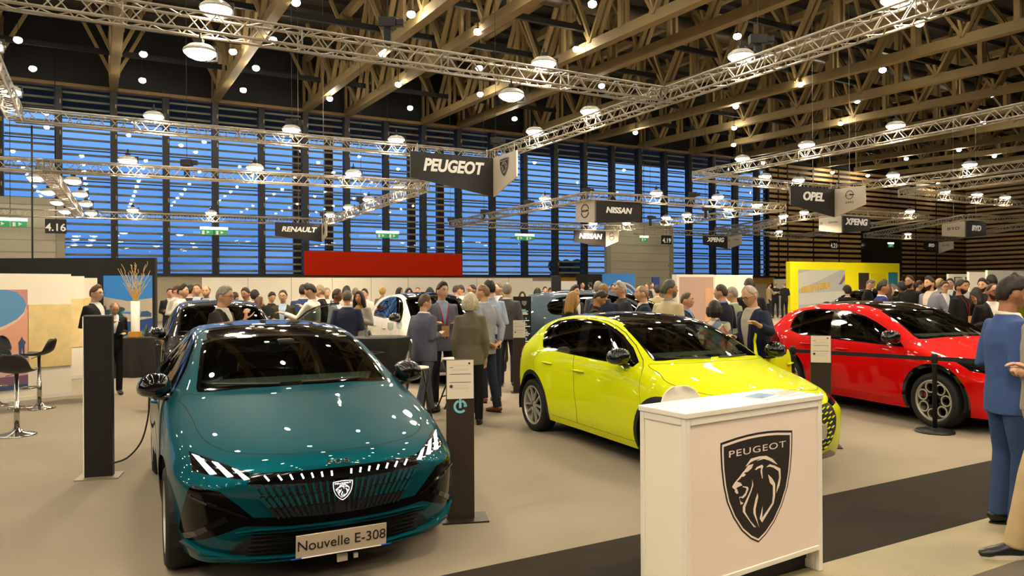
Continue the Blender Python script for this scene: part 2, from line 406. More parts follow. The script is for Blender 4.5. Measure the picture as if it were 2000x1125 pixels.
# --- small round roof lamps
M_lampE = mat('lamp_glow', 'ffffff', emit=(1.0, .90, .72), es=LAMP_E)
M_lampS = mat('lamp_shell', '151311', rough=.5)
lamp_px = [(35, 78), (280, 106), (64, 134), (278, 157), (500, 133), (475, 176), (644, 193), (533, 78), (747, 106), (578, 5), (803, 28), (933, 62), (936, 133),
           (778, 165), (801, 211), (938, 184), (1005, 232), (1157, 8), (1126, 96), (1175, 168), (1241, 259), (1440, 71), (1437, 208), (1434, 250), (1433, 283),
           (1796, 46), (1724, 137), (1563, 165), (1674, 197), (1642, 241), (1937, 185), (1873, 293), (1942, 305), (1626, 337), (1695, 343), (1832, 359), (1490, 318),
           (455, 101), (1920, 240), (1560, 352), (1770, 310)]
lp0 = None
def lamp_at(p):
    global lp0
    if lp0 is None:
        lp0 = empty('roof_lamp', p, 0, 'small bright round lamp hanging high among the roof trusses', 'ceiling lamp', 'small roof lamps')
        mb = MB(); mb.lathe([(.04, .17), (.10, .15), (.125, .07), (.12, .06)], n=16); mb.build('lamp_shade', M_lampS, lp0, smooth=True)
        mb = MB(); mb.ball((0, 0, .0), (.16, .16, .13), 14, 8); mb.build('bulb', M_lampE, lp0, smooth=True)
        mb = MB(); mb.tube([(0, 0, .16), (0, 0, 2.2)], .012, 6); mb.build('cord', M_blackp, lp0)
    else: dup(lp0, loc=p)
for u, v in lamp_px: lamp_at(atZ(u, v, 12.0))
for a in np.arange(-32, 40, 4.4):
    for b in np.arange(-12, 27, 4.2):
        q = H(a, b, 12.0)
        if q.y < 1 or (q.z - EYE) / q.y > .41: lamp_at(q)
# ================================================================== EXHIBITION TRUSSES, FLOODS, SIGNS
M_alu = mat('truss_aluminium', 'b9b0a0', rough=.38, metal=.75)
M_flood = mat('flood_glow', 'ffffff', emit=(1.0, .92, .78), es=26.0)
TS = .15
SEGS = []
def snapH(p): return toH(p)
def box_truss(p, q, parent, lat=True):
    SEGS.append((p.copy(), q.copy()))
    d = (q - p).normalized(); x = Vector((-d.y, d.x, 0)); z = Vector((0, 0, 1)); L = (q - p).length; o = parent.location
    ch = MB()
    for sx_ in (-1, 1):
        for sz in (-1, 1):
            c = x * TS * sx_ + z * TS * sz - o; ch.tube([p + c, q + c], .026, 8)
    n = max(1, int(round(L / .5))); la = MB()
    cs = [(-1, -1), (1, -1), (1, 1), (-1, 1)]
    for i in range(n):
        s0, s1 = p + d * L * i / n, p + d * L * (i + 1) / n; sm = (s0 + s1) / 2
        for k in range(4):
            A, B = cs[k], cs[(k + 1) % 4]
            a0 = x * TS * A[0] + z * TS * A[1] - o; b0 = x * TS * B[0] + z * TS * B[1] - o
            la.tube([s0 + a0, sm + b0], .0115, 5, caps=False); la.tube([sm + b0, s1 + a0], .0115, 5, caps=False)
    nj = max(1, int(L / 2.5))
    for i in range(nj + 1):
        s0 = p + d * L * i / nj
        for k in range(4):
            A, B = cs[k], cs[(k + 1) % 4]
            la.tube([s0 + x * TS * A[0] + z * TS * A[1] - o, s0 + x * TS * B[0] + z * TS * B[1] - o], .016, 6)
    ch.build('chord', M_alu, parent, smooth=True); la.build('lattice', M_alu, parent, smooth=True)
def loop(segs, lab, z):
    """segs: list of ((u,v),(u,v)) all at height z"""
    first = atZ(*segs[0][0], z)
    t = empty('truss_frame', first, 0, lab, 'lighting truss')
    for a, b in segs: box_truss(atZ(*a, z), atZ(*b, z), t)
    return t
def ext(a, b, k): return (a[0] + (b[0] - a[0]) * k, a[1] + (b[1] - a[1]) * k)
ZTR = 6.0
pA, pB, pC = (35, 235), (965, 300), (1310, 190)
HA_, HB_, HC_ = [toH(atZ(*p, ZTR)) for p in (pA, pB, pC)]
aL = HA_[0]; bF = (HA_[1] + HB_[1]) / 2; aR = (HB_[0] + HC_[0]) / 2; bN = HC_[1]
t = empty('truss_frame', H(aR, bF, ZTR), 0, 'large square silver lattice truss over the front stand plus unseen runs added to carry floods', 'lighting truss')
V3 = lambda a, b, z=ZTR: H(a, b, z)
MAIN = [(V3(aL, bF), V3(aR, bF)), (V3(aR, bF), V3(aR, bN)), (V3(aR, bN), V3(aR, 1.0)), (V3(aL - 6, bN), V3(aR, bN)), (V3(aL, bF), V3(aL, bN)), (V3(aL, bN), V3(aL, 3.0)), (V3(aL - 4, 1.2), V3(15, 1.2)), (V3(-15, -4.5), V3(14, -4.5))]  # last two runs are out of view, added to hold extra floods
for p, q in MAIN: box_truss(p, q, t)
print('main truss', aL, aR, bF, bN)
loopsegs = {}
def floop(key, pts, lab, z=ZTR, closed=True):
    n = len(pts); segs = [(pts[i], pts[(i + 1) % n]) for i in range(n if closed else n - 1)]
    loopsegs[key] = loop(segs, lab, z)
floop('ren', [(-150, 312), (85, 324), (830, 364), (635, 434), (155, 419), (85, 324)], 'silver lattice truss frame behind the front stand, left of the picture', z=5.1, closed=False)
floop('nis', [(1150, 383), (1530, 405), (1215, 446), (880, 438)], 'silver lattice truss frame above the back stand right of the window doors', z=5.3)
floop('ope', [(2050, 316), (1625, 371), (1358, 344), (2080, 199)], 'long silver lattice truss frame hanging over the yellow walled stand', closed=False)
floop('rt', [(2060, 337), (1760, 377), (2060, 405)], 'silver lattice truss corner near the far timber wall, right edge', closed=False)
floop('xp', [(1640, 414), (1810, 424), (1560, 462), (1400, 449)], 'silver lattice truss frame above the far right stand under the yellow stand sign', z=5.7)
floop('by', [(1886, 424), (2050, 432), (1850, 467), (1690, 460)], 'silver lattice truss frame at the far right before the timber wall', z=5.7)
floop('xl', [(1530, 432), (1425, 457), (1240, 452)], 'thin distant silver truss arm in front of the last windows', z=5.3, closed=False)
box_truss(atZ(155, 419, 5.1), atZ(-60, 412, 5.1), loopsegs['ren'])
# --- flood lights
fl0 = None; FPOS = []
def flood(p, power=1.0, pair=0, light=True):
    """lamp head p sits above / beside a truss chord"""
    global fl0
    best = None
    for a, b in SEGS:
        d = b - a; c = a + d * min(1, max(0, (p - a).dot(d) / d.length_squared)); k = (c - p).length
        if best is None or k < best[0]: best = (k, c)
    if not best or best[0] > 3.0: return None
    q = best[1] + Vector((0, 0, .28 if p.z > best[1].z else -.46))
    if pair:
        q = best[1] + E1 * pair * .48 + Vector((0, 0, .05))
    if any((q - o).length < .75 for o in FPOS): return None
    FPOS.append(q); p = q
    if fl0 is None:
        fl0 = empty('flood_light', p, 0, 'round white flood light clamped on a lighting truss', 'flood light', 'flood lights on the trusses')
        mb = MB(); mb.lathe([(.06, .14), (.18, .11), (.25, .05), (.265, .02), (.25, .0)], n=20); mb.build('reflector', mat('flood_shell', 'd8d2c6', rough=.3, metal=.4), fl0, smooth=True)
        mb = MB(); mb.lathe([(.0, -.11), (.10, -.10), (.19, -.06), (.245, -.01), (.255, .03)], n=20); mb.build('lens', M_flood, fl0, smooth=True)
        mb = MB(); mb.box((0, 0, .18), (.10, .10, .08)); mb.bar((0, 0, .2), (.0, .0, .32), .03); mb.build('housing', M_lampS, fl0)
        mb = MB(); mb.bar((.275, 0, .11), (.275, 0, -.15), .03); mb.bar((.29, 0, .095), (.2, 0, .095), .03); mb.bar((.29, 0, -.135), (.12, 0, -.135), .03); mb.build('clamp', M_lampS, fl0)
        o = fl0
    else: o = dup(fl0, loc=p)
    if light:
        L = bpy.data.lights.new('flood_beam', 'SPOT'); L.energy = FLOOD_W * power; L.color = WARM; L.spot_size = radians(150); L.spot_blend = .6; L.shadow_soft_size = .22
        lo = bpy.data.objects.new('flood_beam', L); COL.objects.link(lo); lo.parent = o; lo.location = (0, 0, -.14)
    return o
def on(p, q, t, dz=.0): return p.lerp(q, t) + Vector((0, 0, dz))
fpos = []
for (u, v, z) in [(413, 28, 6.4), (398, 60, 5.75), (48, 180, 6.3), (5, 90, 6.3), (297, 245, 6.2), (563, 264, 6.2), (763, 284, 6.2), (1058, 125, 6.3), (1017, 152, 5.8), (1157, 217, 6.3), (1037, 262, 6.2),
                  (1445, 108, 6.3), (1760, -2, 6.3)]:
    flood(atZ(u, v, z), 1.0)
for (a, b) in [(-9, 1.2), (-3, 1.2), (2.5, 1.2), (8, 1.2), (13.5, 1.2), (-9, -4.5), (-2, -4.5), (5, -4.5), (12, -4.5)]:  # unseen floods, added to light the counter and the car fronts
    flood(H(a, b, 6.2), 1.15)
flood(H(aR, 4.0, 6.2), 1.2); flood(H(aL, 4.5, 6.2), 1.2)
for (u, v) in [(60, 338), (120, 343), (255, 333), (490, 345), (670, 357), (765, 370), (707, 393), (668, 408), (633, 422), (90, 367), (142, 370), (110, 388), (155, 390), (125, 406), (163, 409), (265, 425), (408, 427)]:
    flood(atZ(u, v, 5.3), 1.0, pair={60: -1, 120: 1, 90: -1, 142: 1, 110: -1, 155: 1, 125: -1, 163: 1}.get(u, 0), light=(u in (255, 490, 765, 668, 90, 163)))
for (u, v, z) in [(1245, 388, 5.5), (1355, 396, 5.5), (1455, 402, 5.5), (1110, 394, 5.5), (1082, 419, 5.45), (1223, 440, 5.45), (1357, 423, 5.5), (1443, 412, 5.5), (1128, 444, 5.5), (1380, 433, 5.45), (1520, 426, 5.45),
                  (1490, 349, 6.2), (1568, 354, 6.2), (1494, 319, 6.2), (1625, 294, 6.2), (1800, 259, 6.2), (1875, 323, 6.2), (1735, 345, 6.2), (1900, 384, 6.2), (1835, 378, 6.2), (1968, 388, 6.2),
                  (1597, 418, 5.9), (1740, 419, 5.9), (1585, 442, 5.9), (1690, 465, 5.9), (1935, 432, 5.9), (1815, 456, 5.9), (1965, 462, 5.9), (1890, 465, 5.9), (1535, 453, 5.9), (1640, 464, 5.9)]:
    flood(atZ(u, v, z), 2.2 if u > 1480 else 1.5, light=((u * 7 + v) % 3 == 0 or u > 1560))
# --- motor hoists on the trusses
ho0 = None
for (u, v, z) in [(365, 318, 5.6), (1480, 78, 6.7), (757, 45, 6.9), (968, 275, 6.5), (570, 240, 6.5), (1353, 380, 5.7), (1145, 372, 5.7), (1270, 425, 5.6), (1378, 408, 5.6), (880, 428, 5.6), (945, 413, 5.6), (1030, 395, 5.7), (705, 390, 5.5), (632, 418, 5.5)]:
    p = atZ(u, v, z)
    if ho0 is None:
        ho0 = empty('chain_hoist', p, 0, 'black motor hoist holding up a lighting truss by its chain', 'hoist', 'black truss hoists')
        mb = MB(); mb.box((0, 0, 0), (.34, .2, .2)); mb.box((.24, 0, 0), (.16, .14, .14)); mb.build('motor', M_lampS, ho0, bevel=.02)
        mb = MB(); mb.box((0, 0, -.28), (.14, .14, .34)); mb.build('chain_bag', M_blackp, ho0, bevel=.02)
        mb = MB(); mb.tube([(0, 0, .1), (0, 0, 6.2)], .008, 5); mb.build('chain', M_lampS, ho0)
    else: dup(ho0, loc=p)
# --- hanging corner signs
M_sdark = mat('sign_charcoal', '26221f', rough=.55)
M_slight = mat('sign_white', 'cfc5b4', rough=.6)
M_swhite = mat('letter_white', 'f0e9dc', rough=.5, emit='f5ead8', es=.15)
M_ink = mat('letter_ink', '1c1413', rough=.6)
def shield_outline():
    """heraldic shield in a box x -.79..0.79, y -.79..0.79"""
    R = [(.79, .732), (.79, .60), (.778, .40), (.74, .147), (.67, -.10), (.54, -.34), (.36, -.56), (.165, -.71)]
    return [(0, .79), (.23, .785), (.454, .770)] + R + [(0, -.79)] + [(-x, y) for x, y in R[::-1]] + [(-.454, .770), (-.23, .785)]
def scale_poly(p, s, dy=0): return [(x * s, y * s + dy) for x, y in p]
LION = [
    [(-0.273, 0.339), (-0.227, 0.379), (-0.159, 0.434), (0.029, 0.444), (0.186, 0.430), (0.325, 0.368), (0.438, 0.269), (0.379, 0.293), (0.256, 0.351), (0.128, 0.394), (-0.038, 0.384), (0.088, 0.412), (-0.097, 0.398), (-0.176, 0.379), (-0.234, 0.348)],
    [(-0.299, 0.283), (-0.218, 0.346), (-0.104, 0.352), (-0.144, 0.293), (-0.229, 0.258), (-0.299, 0.255)],
    [(-0.560, 0.095), (-0.507, 0.144), (-0.412, 0.204), (-0.331, 0.266), (-0.283, 0.291), (-0.306, 0.248), (-0.268, 0.225), (-0.316, 0.200), (-0.364, 0.207), (-0.380, 0.188), (-0.460, 0.152), (-0.381, 0.125), (-0.346, 0.082), (-0.413, 0.077), (-0.460, 0.068), (-0.498, 0.044), (-0.539, 0.071)],
    [(-0.492, 0.047), (-0.460, 0.053), (-0.429, -0.015), (-0.461, -0.021), (-0.508, 0.018)],
    [(-0.340, 0.070), (-0.230, 0.045), (-0.211, 0.014), (-0.270, -0.072), (-0.335, -0.104), (-0.392, -0.078), (-0.405, -0.103), (-0.383, -0.139), (-0.329, -0.165), (-0.335, -0.178), (-0.383, -0.185), (-0.414, -0.070), (-0.350, -0.076), (-0.286, -0.038), (-0.253, 0.021), (-0.285, 0.041), (-0.333, 0.054)],
    [(-0.072, 0.266), (-0.022, 0.298), (0.088, 0.315), (0.114, 0.290), (0.087, 0.239), (0.099, 0.118), (0.086, 0.114), (0.053, 0.222), (0.067, 0.274), (-0.006, 0.274), (-0.039, 0.257)],
    [(0.178, 0.266), (0.256, 0.299), (0.365, 0.266), (0.503, 0.203), (0.509, 0.069), (0.483, -0.037), (0.403, -0.146), (0.424, -0.050), (0.474, 0.075), (0.461, 0.169), (0.348, 0.236), (0.262, 0.263)],
    [(0.221, 0.155), (0.312, 0.087), (0.380, 0.000), (0.378, -0.175), (0.343, -0.290), (0.080, -0.518), (0.027, -0.454), (0.096, -0.282), (0.081, -0.453), (0.309, -0.274), (0.327, -0.167), (0.328, -0.025), (0.260, 0.029)],
    [(-0.132, 0.131), (-0.107, 0.052), (-0.156, -0.037), (-0.288, -0.239), (-0.288, -0.303), (-0.176, -0.450), (-0.053, -0.563), (-0.105, -0.549), (-0.336, -0.295), (-0.336, -0.221), (-0.173, -0.024), (-0.133, 0.056)],
    [(-0.016, -0.080), (-0.003, -0.136), (-0.061, -0.299), (-0.061, -0.363), (0.013, -0.575), (-0.110, -0.355), (-0.110, -0.291), (-0.059, -0.149)],
]
def add_emblem(mbd, mbw, M, s, ext=.004, text=True, lion=True):
    """shield emblem: dark plate(s) in mbd, light lines in mbw"""
    out = shield_outline()
    k = ext
    mbd.prism(scale_poly(out, s), M, k)
    ring = scale_poly(out, s * .965, -.004 * s); inn = scale_poly(out, s * .925, -.006 * s)
    n = len(ring)
    for i in range(n):
        j = (i + 1) % n
        q = [ring[i], ring[j], inn[j], inn[i]]
        V = [M @ Vector((x, y, z)) for z in (k, k * 1.6) for x, y in q]
        mbw.add(V, [(4, 5, 6, 7), (0, 1, 5, 4), (1, 2, 6, 5), (2, 3, 7, 6), (3, 0, 4, 7)] if True else [])
    M2 = M @ Matrix.Translation((0, 0, k))
    if lion:
        for st in LION: mbw.prism([(x * s, y * s) for x, y in st], M2, k * .6)
    if text: add_text(mbw, 'PEUGEOT', M2 @ Matrix.Translation((0, .548 * s, k * .3)), .132 * s, ext=k * .3, space=1.12, fit=1.25 * s)
def plate(mb, P):  # quad slab with thickness from 4 corner points
    n = (P[1] - P[0]).cross(P[3] - P[0]).normalized() * .05
    mb.add([p for p in P] + [p - n for p in P], [(0, 1, 2, 3), (7, 6, 5, 4), (0, 4, 5, 1), (1, 5, 6, 2), (2, 6, 7, 3), (3, 7, 4, 0)])
def corner_sign(corner, z, dark_dir, dark_len, light_len, h0, h1, text, kind, lab, tsize, tfill=.6, far=False, wire=False):
    """corner: Vector (x,y). dark face runs along dark_dir (+1/-1)*E1, light face along -E2 unless far (then along +E2)."""
    p = Vector((corner.x, corner.y, z)); t = empty('hanging_sign', p, 0, lab, 'hanging sign')
    d1 = E1 * dark_dir; d2 = E2 * (1 if far else -1); up = Vector((0, 0, 1))
    off = Vector((0, 0, 0))
    def face(d, ln, m, nm):
        q0, q1 = Vector((0, 0, 0)), d * ln
        a = [q0, q1, q1 - up * h0, q0 - up * h1]
        n = (a[1] - a[0]).cross(a[3] - a[0])
        vis = (-(p + q1 * .5)); vis.z = 0
        if n.dot(vis) < 0: a = [a[1], a[0], a[3], a[2]]
        mb = MB(); plate(mb, a); o = mb.build(nm, m, t)
        nn = (a[1] - a[0]).cross(a[3] - a[0]).normalized()
        # text x axis: rightwards seen from the visible side
        xd = nn.cross(up) * -1
        c = (a[0] + a[1]) / 2 - up * (h0 * .5)
        return o, frame(c + nn * .012, xd, nn)
    o, M = face(d1, dark_len, M_sdark, 'dark_face')
    mb = MB(); add_text(mb, text, M, tsize, bold=tsize * .035, shear=.22, ext=.012, sx=.88 if kind == 'lion' else 1.15); mb.build('lettering', M_swhite, o)
    o2, M = face(d2, light_len, M_slight, 'light_face')
    b1 = MB()
    if kind == 'lion':
        b2 = MB(); add_emblem(b1, b2, M, h0 * .46, .008); b1.build('emblem', M_ink, o2); b2.build('emblem_lines', M_slight, o2)
    else:
        if kind == 'ring':
            for a0 in (.25, .25 + pi):
                b1.tube([M @ Vector((.34 * h0 * cos(a0 + i / 14 * (pi - .5)), .34 * h0 * sin(a0 + i / 14 * (pi - .5)), 0)) for i in range(15)], .018 * h0 + .004, 6)
            add_text(b1, text, M, .17 * h0, ext=.006, space=1.2)
        elif kind == 'bolt':
            Mo = M @ Matrix.Translation((0, .10 * h0, 0))
            b1.tube([Mo @ Vector((.22 * h0 * cos(i / 24 * 2 * pi), .22 * h0 * sin(i / 24 * 2 * pi), 0)) for i in range(24)], .014 * h0, 6, closed=True)
            b1.prism([(-.36 * h0, .005 * h0), (.03 * h0, .005 * h0), (-.02 * h0, .06 * h0), (.36 * h0, .0), (.05 * h0, -.045 * h0), (.08 * h0, -.02 * h0)], Mo, .008)
            add_text(b1, text, M @ Matrix.Translation((0, -.30 * h0, 0)), .15 * h0, ext=.006, space=1.7)
        elif kind == 'diamond':
            for s in (.30, .2):
                pts = [(0, s * 1.3), (s * .62, 0), (0, -s * 1.3), (-s * .62, 0)]
                b1.tube([M @ Vector((x * h0, y * h0, 0)) for x, y in pts], .02 * h0, 5, closed=True)
        elif kind == 'x':
            Mo = M @ Matrix.Translation((-.38 * light_len, 0, 0)); s = .10 * h0
            for sg in (-1, 1): b1.prism([(sg * .2 * s, 0), (sg * 1.2 * s, .8 * s), (sg * .7 * s, .8 * s), (-sg * .1 * s, 0), (sg * .7 * s, -.8 * s), (sg * 1.2 * s, -.8 * s)], Mo, .008)
            add_text(b1, text, M @ Matrix.Translation((.12 * light_len, 0, 0)), .15 * h0, ext=.006, space=1.3, sx=1.3)
        else:
            add_text(b1, text, M, .3 * h0, ext=.006, space=1.15, sx=1.5)
        b1.build('emblem', M_ink, o2)
    hb = MB()
    for d, ln in ((d1, dark_len), (d2, light_len)):
        for k in (.08, .92): hb.bar(d * ln * k, d * ln * k + up * .25, .03)
        if wire: hb.tube([d * ln * .5, d * ln * .5 + up * (16.21 - z)], .008, 4)
    hb.build('hanger', M_alu, t)
    return t
zs = ZTR - .2
def cs(u, v, dd, uw, lw, vb_c, vb_e, text, kind, lab, far=False, z=ZTR - .2, ts=.42):
    """u,v: top of the corner edge; uw: far end of dark face (picture x); lw: end of light face"""
    c = atZ(u, v, z); Y = c.y
    def ln(d, ue):
        x = (ue - 1000) / F   # solve (c + d*s).x = x*(c+d*s).y
        return abs((c.x - x * c.y) / (x * d.y - d.x))
    L1 = ln(E1, uw); L2 = ln(E2, lw)
    h1 = (vb_c - v) / F * Y; h0 = (vb_e) / F * Y
    return corner_sign(c, z, dd, L1, L2, h0, h1, text, kind, lab, ts * h0, far=far, wire=u > 1190 or u < 700)
cs(963, 309, -1, 803, 1010, 384, 48, 'PEUGEOT', 'lion', 'charcoal and white corner sign with a shield emblem on the large front truss', ts=.66)
cs(628, 437, -1, 538, 638, 473, 26, 'RENAULT', 'diamond', 'small grey sign with white bold italic letters left of the red board', ts=.5, z=4.95)
cs(1162, 390, 1, 1253, 1125, 436, 38, 'NISSAN', 'ring', 'black hanging sign with a ring emblem on pale pink end at the near truss corner', far=True, ts=.42, z=5.15)
cs(1183, 452, -1, 1122, 1208, 482, 22, 'NISSAN', 'ring', 'small grey sign with a faint ring emblem beside the roller door', ts=.62, z=5.15)
cs(1630, 370, -1, 1545, 1691, 424, 36, 'OPEL', 'bolt', 'charcoal and white sign with a lightning ring emblem above the yellow stand', ts=.62)
cs(1645, 418, 1, 1700, 1600, 455, 29, 'XPENG', 'x', 'dark sign with a pale end hanging below the lightning emblem sign', far=True, ts=.6)
cs(1421, 460, -1, 1374, 1449, 486, 19, 'XPENG', 'x', 'small grey sign with white end hanging before the last windows', ts=.6)
cs(1886, 432, 1, 1927, 1840, 463, 26, 'BYD', 'word', 'black and pale grey sign hanging before the timber wall at the right', far=True, ts=.55)
cs(1833, 473, -1, 1805, 1863, 495, 14, 'BYD', 'word', 'smallest pale sign hanging low before the timber wall', ts=.6)
# --- bay numbers and exit lights
def number_sign(u0, v0, u1, v1, b, text, lab):
    a = wallA((u0 + u1) / 2, b); p = H(a, b); Y = p.y; c = atY((u0 + u1) / 2, (v0 + v1) / 2, Y)
    w = (u1 - u0) / F * Y / (E1.x - ((u0 + u1) / 2 - 1000) / F * E1.y); h = (v1 - v0) / F * Y
    mb = MB(); mb.box((0, 0, 0), (w, .08, h), rz=HA); s = mb.build('bay_sign', M_lampS, loc=c); tag(s, lab, 'sign')
    mb = MB(); M = frame(Vector((0, 0, -h * .1)) - E2 * .05, E1, -E2); add_text(mb, text, M, h * .72, bold=h * .012, ext=.01); mb.build('number', M_swhite, s)
    mb = MB(); mb.bar(Vector((0, 0, h / 2)), Vector((0, 0, 15.97 - c.z)), .03); mb.build('hanger', M_lampS, s)
number_sign(88, 428, 130, 456, 44, '4.16', 'black bay number sign beside the left roller door')
number_sign(1292, 460, 1311, 477, 44, '4.19', 'small black number sign on the right edge of the roller door')
number_sign(1621, 470, 1635, 487, 44, '4.21', 'tiny black number sign on the timber wall above the yellow stand')
M_green = mat('exit_green', '2f8f55', rough=.4, emit='3aa064', es=.25)
M_exw = mat('exit_lamp', 'e8f0e0', emit='e8ffe0', es=2.2)
for i, (u, v, n, lab) in enumerate([(20, 434, 2, 'far left green exit light box above the roller door'), (418, 451, 2, 'green exit light pair above the vase of twigs'), (757, 458, 2, 'green exit light pair right of the first small grey sign'),
                     (1025, 463, 2, 'green exit light pair under the large shield sign'), (1258, 466, 1, 'green exit light on the right roller door'), (1740, 478, 1, 'green exit light over the dark door in the timber wall')]):
    p = H(wallA(u, 44), 44); c = atY(u, v, p.y)
    s = empty('exit_light', c, HA, lab, 'exit sign')
    w = .72; tot = w * n
    for k in range(n):
        x = (k - (n - 1) / 2) * w
        mb = MB(); mb.box((x, 0, -.08), (w * .92, .10, .30)); q = mb.build('green_panel', M_green, s)
        mb = MB(); mb.box((x - .2, -.06, -.1), (.12, .02, .2)); mb.prism([(x - .02, -.17), (x + .14, -.08), (x - .02, .01)], Matrix.Rotation(pi / 2, 4, 'X') @ Matrix.Translation((0, 0, .055)), .012); mb.build('pictogram', M_swhite, q)
        mb = MB(); mb.box((x, 0, .14), (w * .98, .16, .14)); mb.build('lamp_tube', M_exw, s)
    mb = MB(); mb.bar((0, 0, .2), (0, 0, 15.97 - c.z), .025); mb.build('hanger', M_lampS, s)
# ================================================================== CARS: body cage, panel cutting, wheels
def interp(x, xs, ys):
    return float(np.interp(x, xs, ys))
HATCH = [  # belt x,y,z | rail x,y,z | centre x,z   (metres from the nose, 4.37 m hatchback)
    (.25, .715, .690, .13, .36, .765, .065, .785),
    (.52, .805, .775, .42, .42, .850, .38, .872),
    (.88, .845, .860, .75, .44, .930, .72, .950),
    (1.15, .860, .910, 1.02, .52, .985, .97, 1.005),
    (1.36, .865, .940, 1.25, .71, 1.005, 1.03, 1.040),
    (1.62, .868, .952, 1.58, .668, 1.180, 1.42, 1.225),
    (1.95, .868, .960, 1.98, .620, 1.345, 1.86, 1.395),
    (2.35, .868, .966, 2.38, .590, 1.402, 2.35, 1.450),
    (2.80, .862, .972, 2.80, .575, 1.405, 2.80, 1.452),
    (3.25, .850, .980, 3.25, .560, 1.380, 3.25, 1.430),
    (3.60, .832, .990, 3.62, .548, 1.335, 3.65, 1.388),
    (3.90, .802, .995, 3.92, .555, 1.250, 4.02, 1.315),
    (4.10, .770, .985, 4.08, .600, 1.120, 4.18, 1.120),
    (4.24, .720, .950, 4.26, .540, .985, 4.30, .975)]
SUV = [r for r in HATCH[:10]] + [
    (3.62, .840, .992, 3.66, .575, 1.362, 3.70, 1.415),
    (3.98, .815, .998, 4.02, .560, 1.320, 4.10, 1.375),
    (4.17, .775, .990, 4.17, .600, 1.130, 4.25, 1.130),
    (4.28, .720, .950, 4.29, .540, .985, 4.34, .975)]
YW = ([.25, .52, .88, 1.3, 2.5, 3.3, 3.8, 4.1, 4.24], [.800, .880, .922, .925, .910, .930, .900, .830, .765])
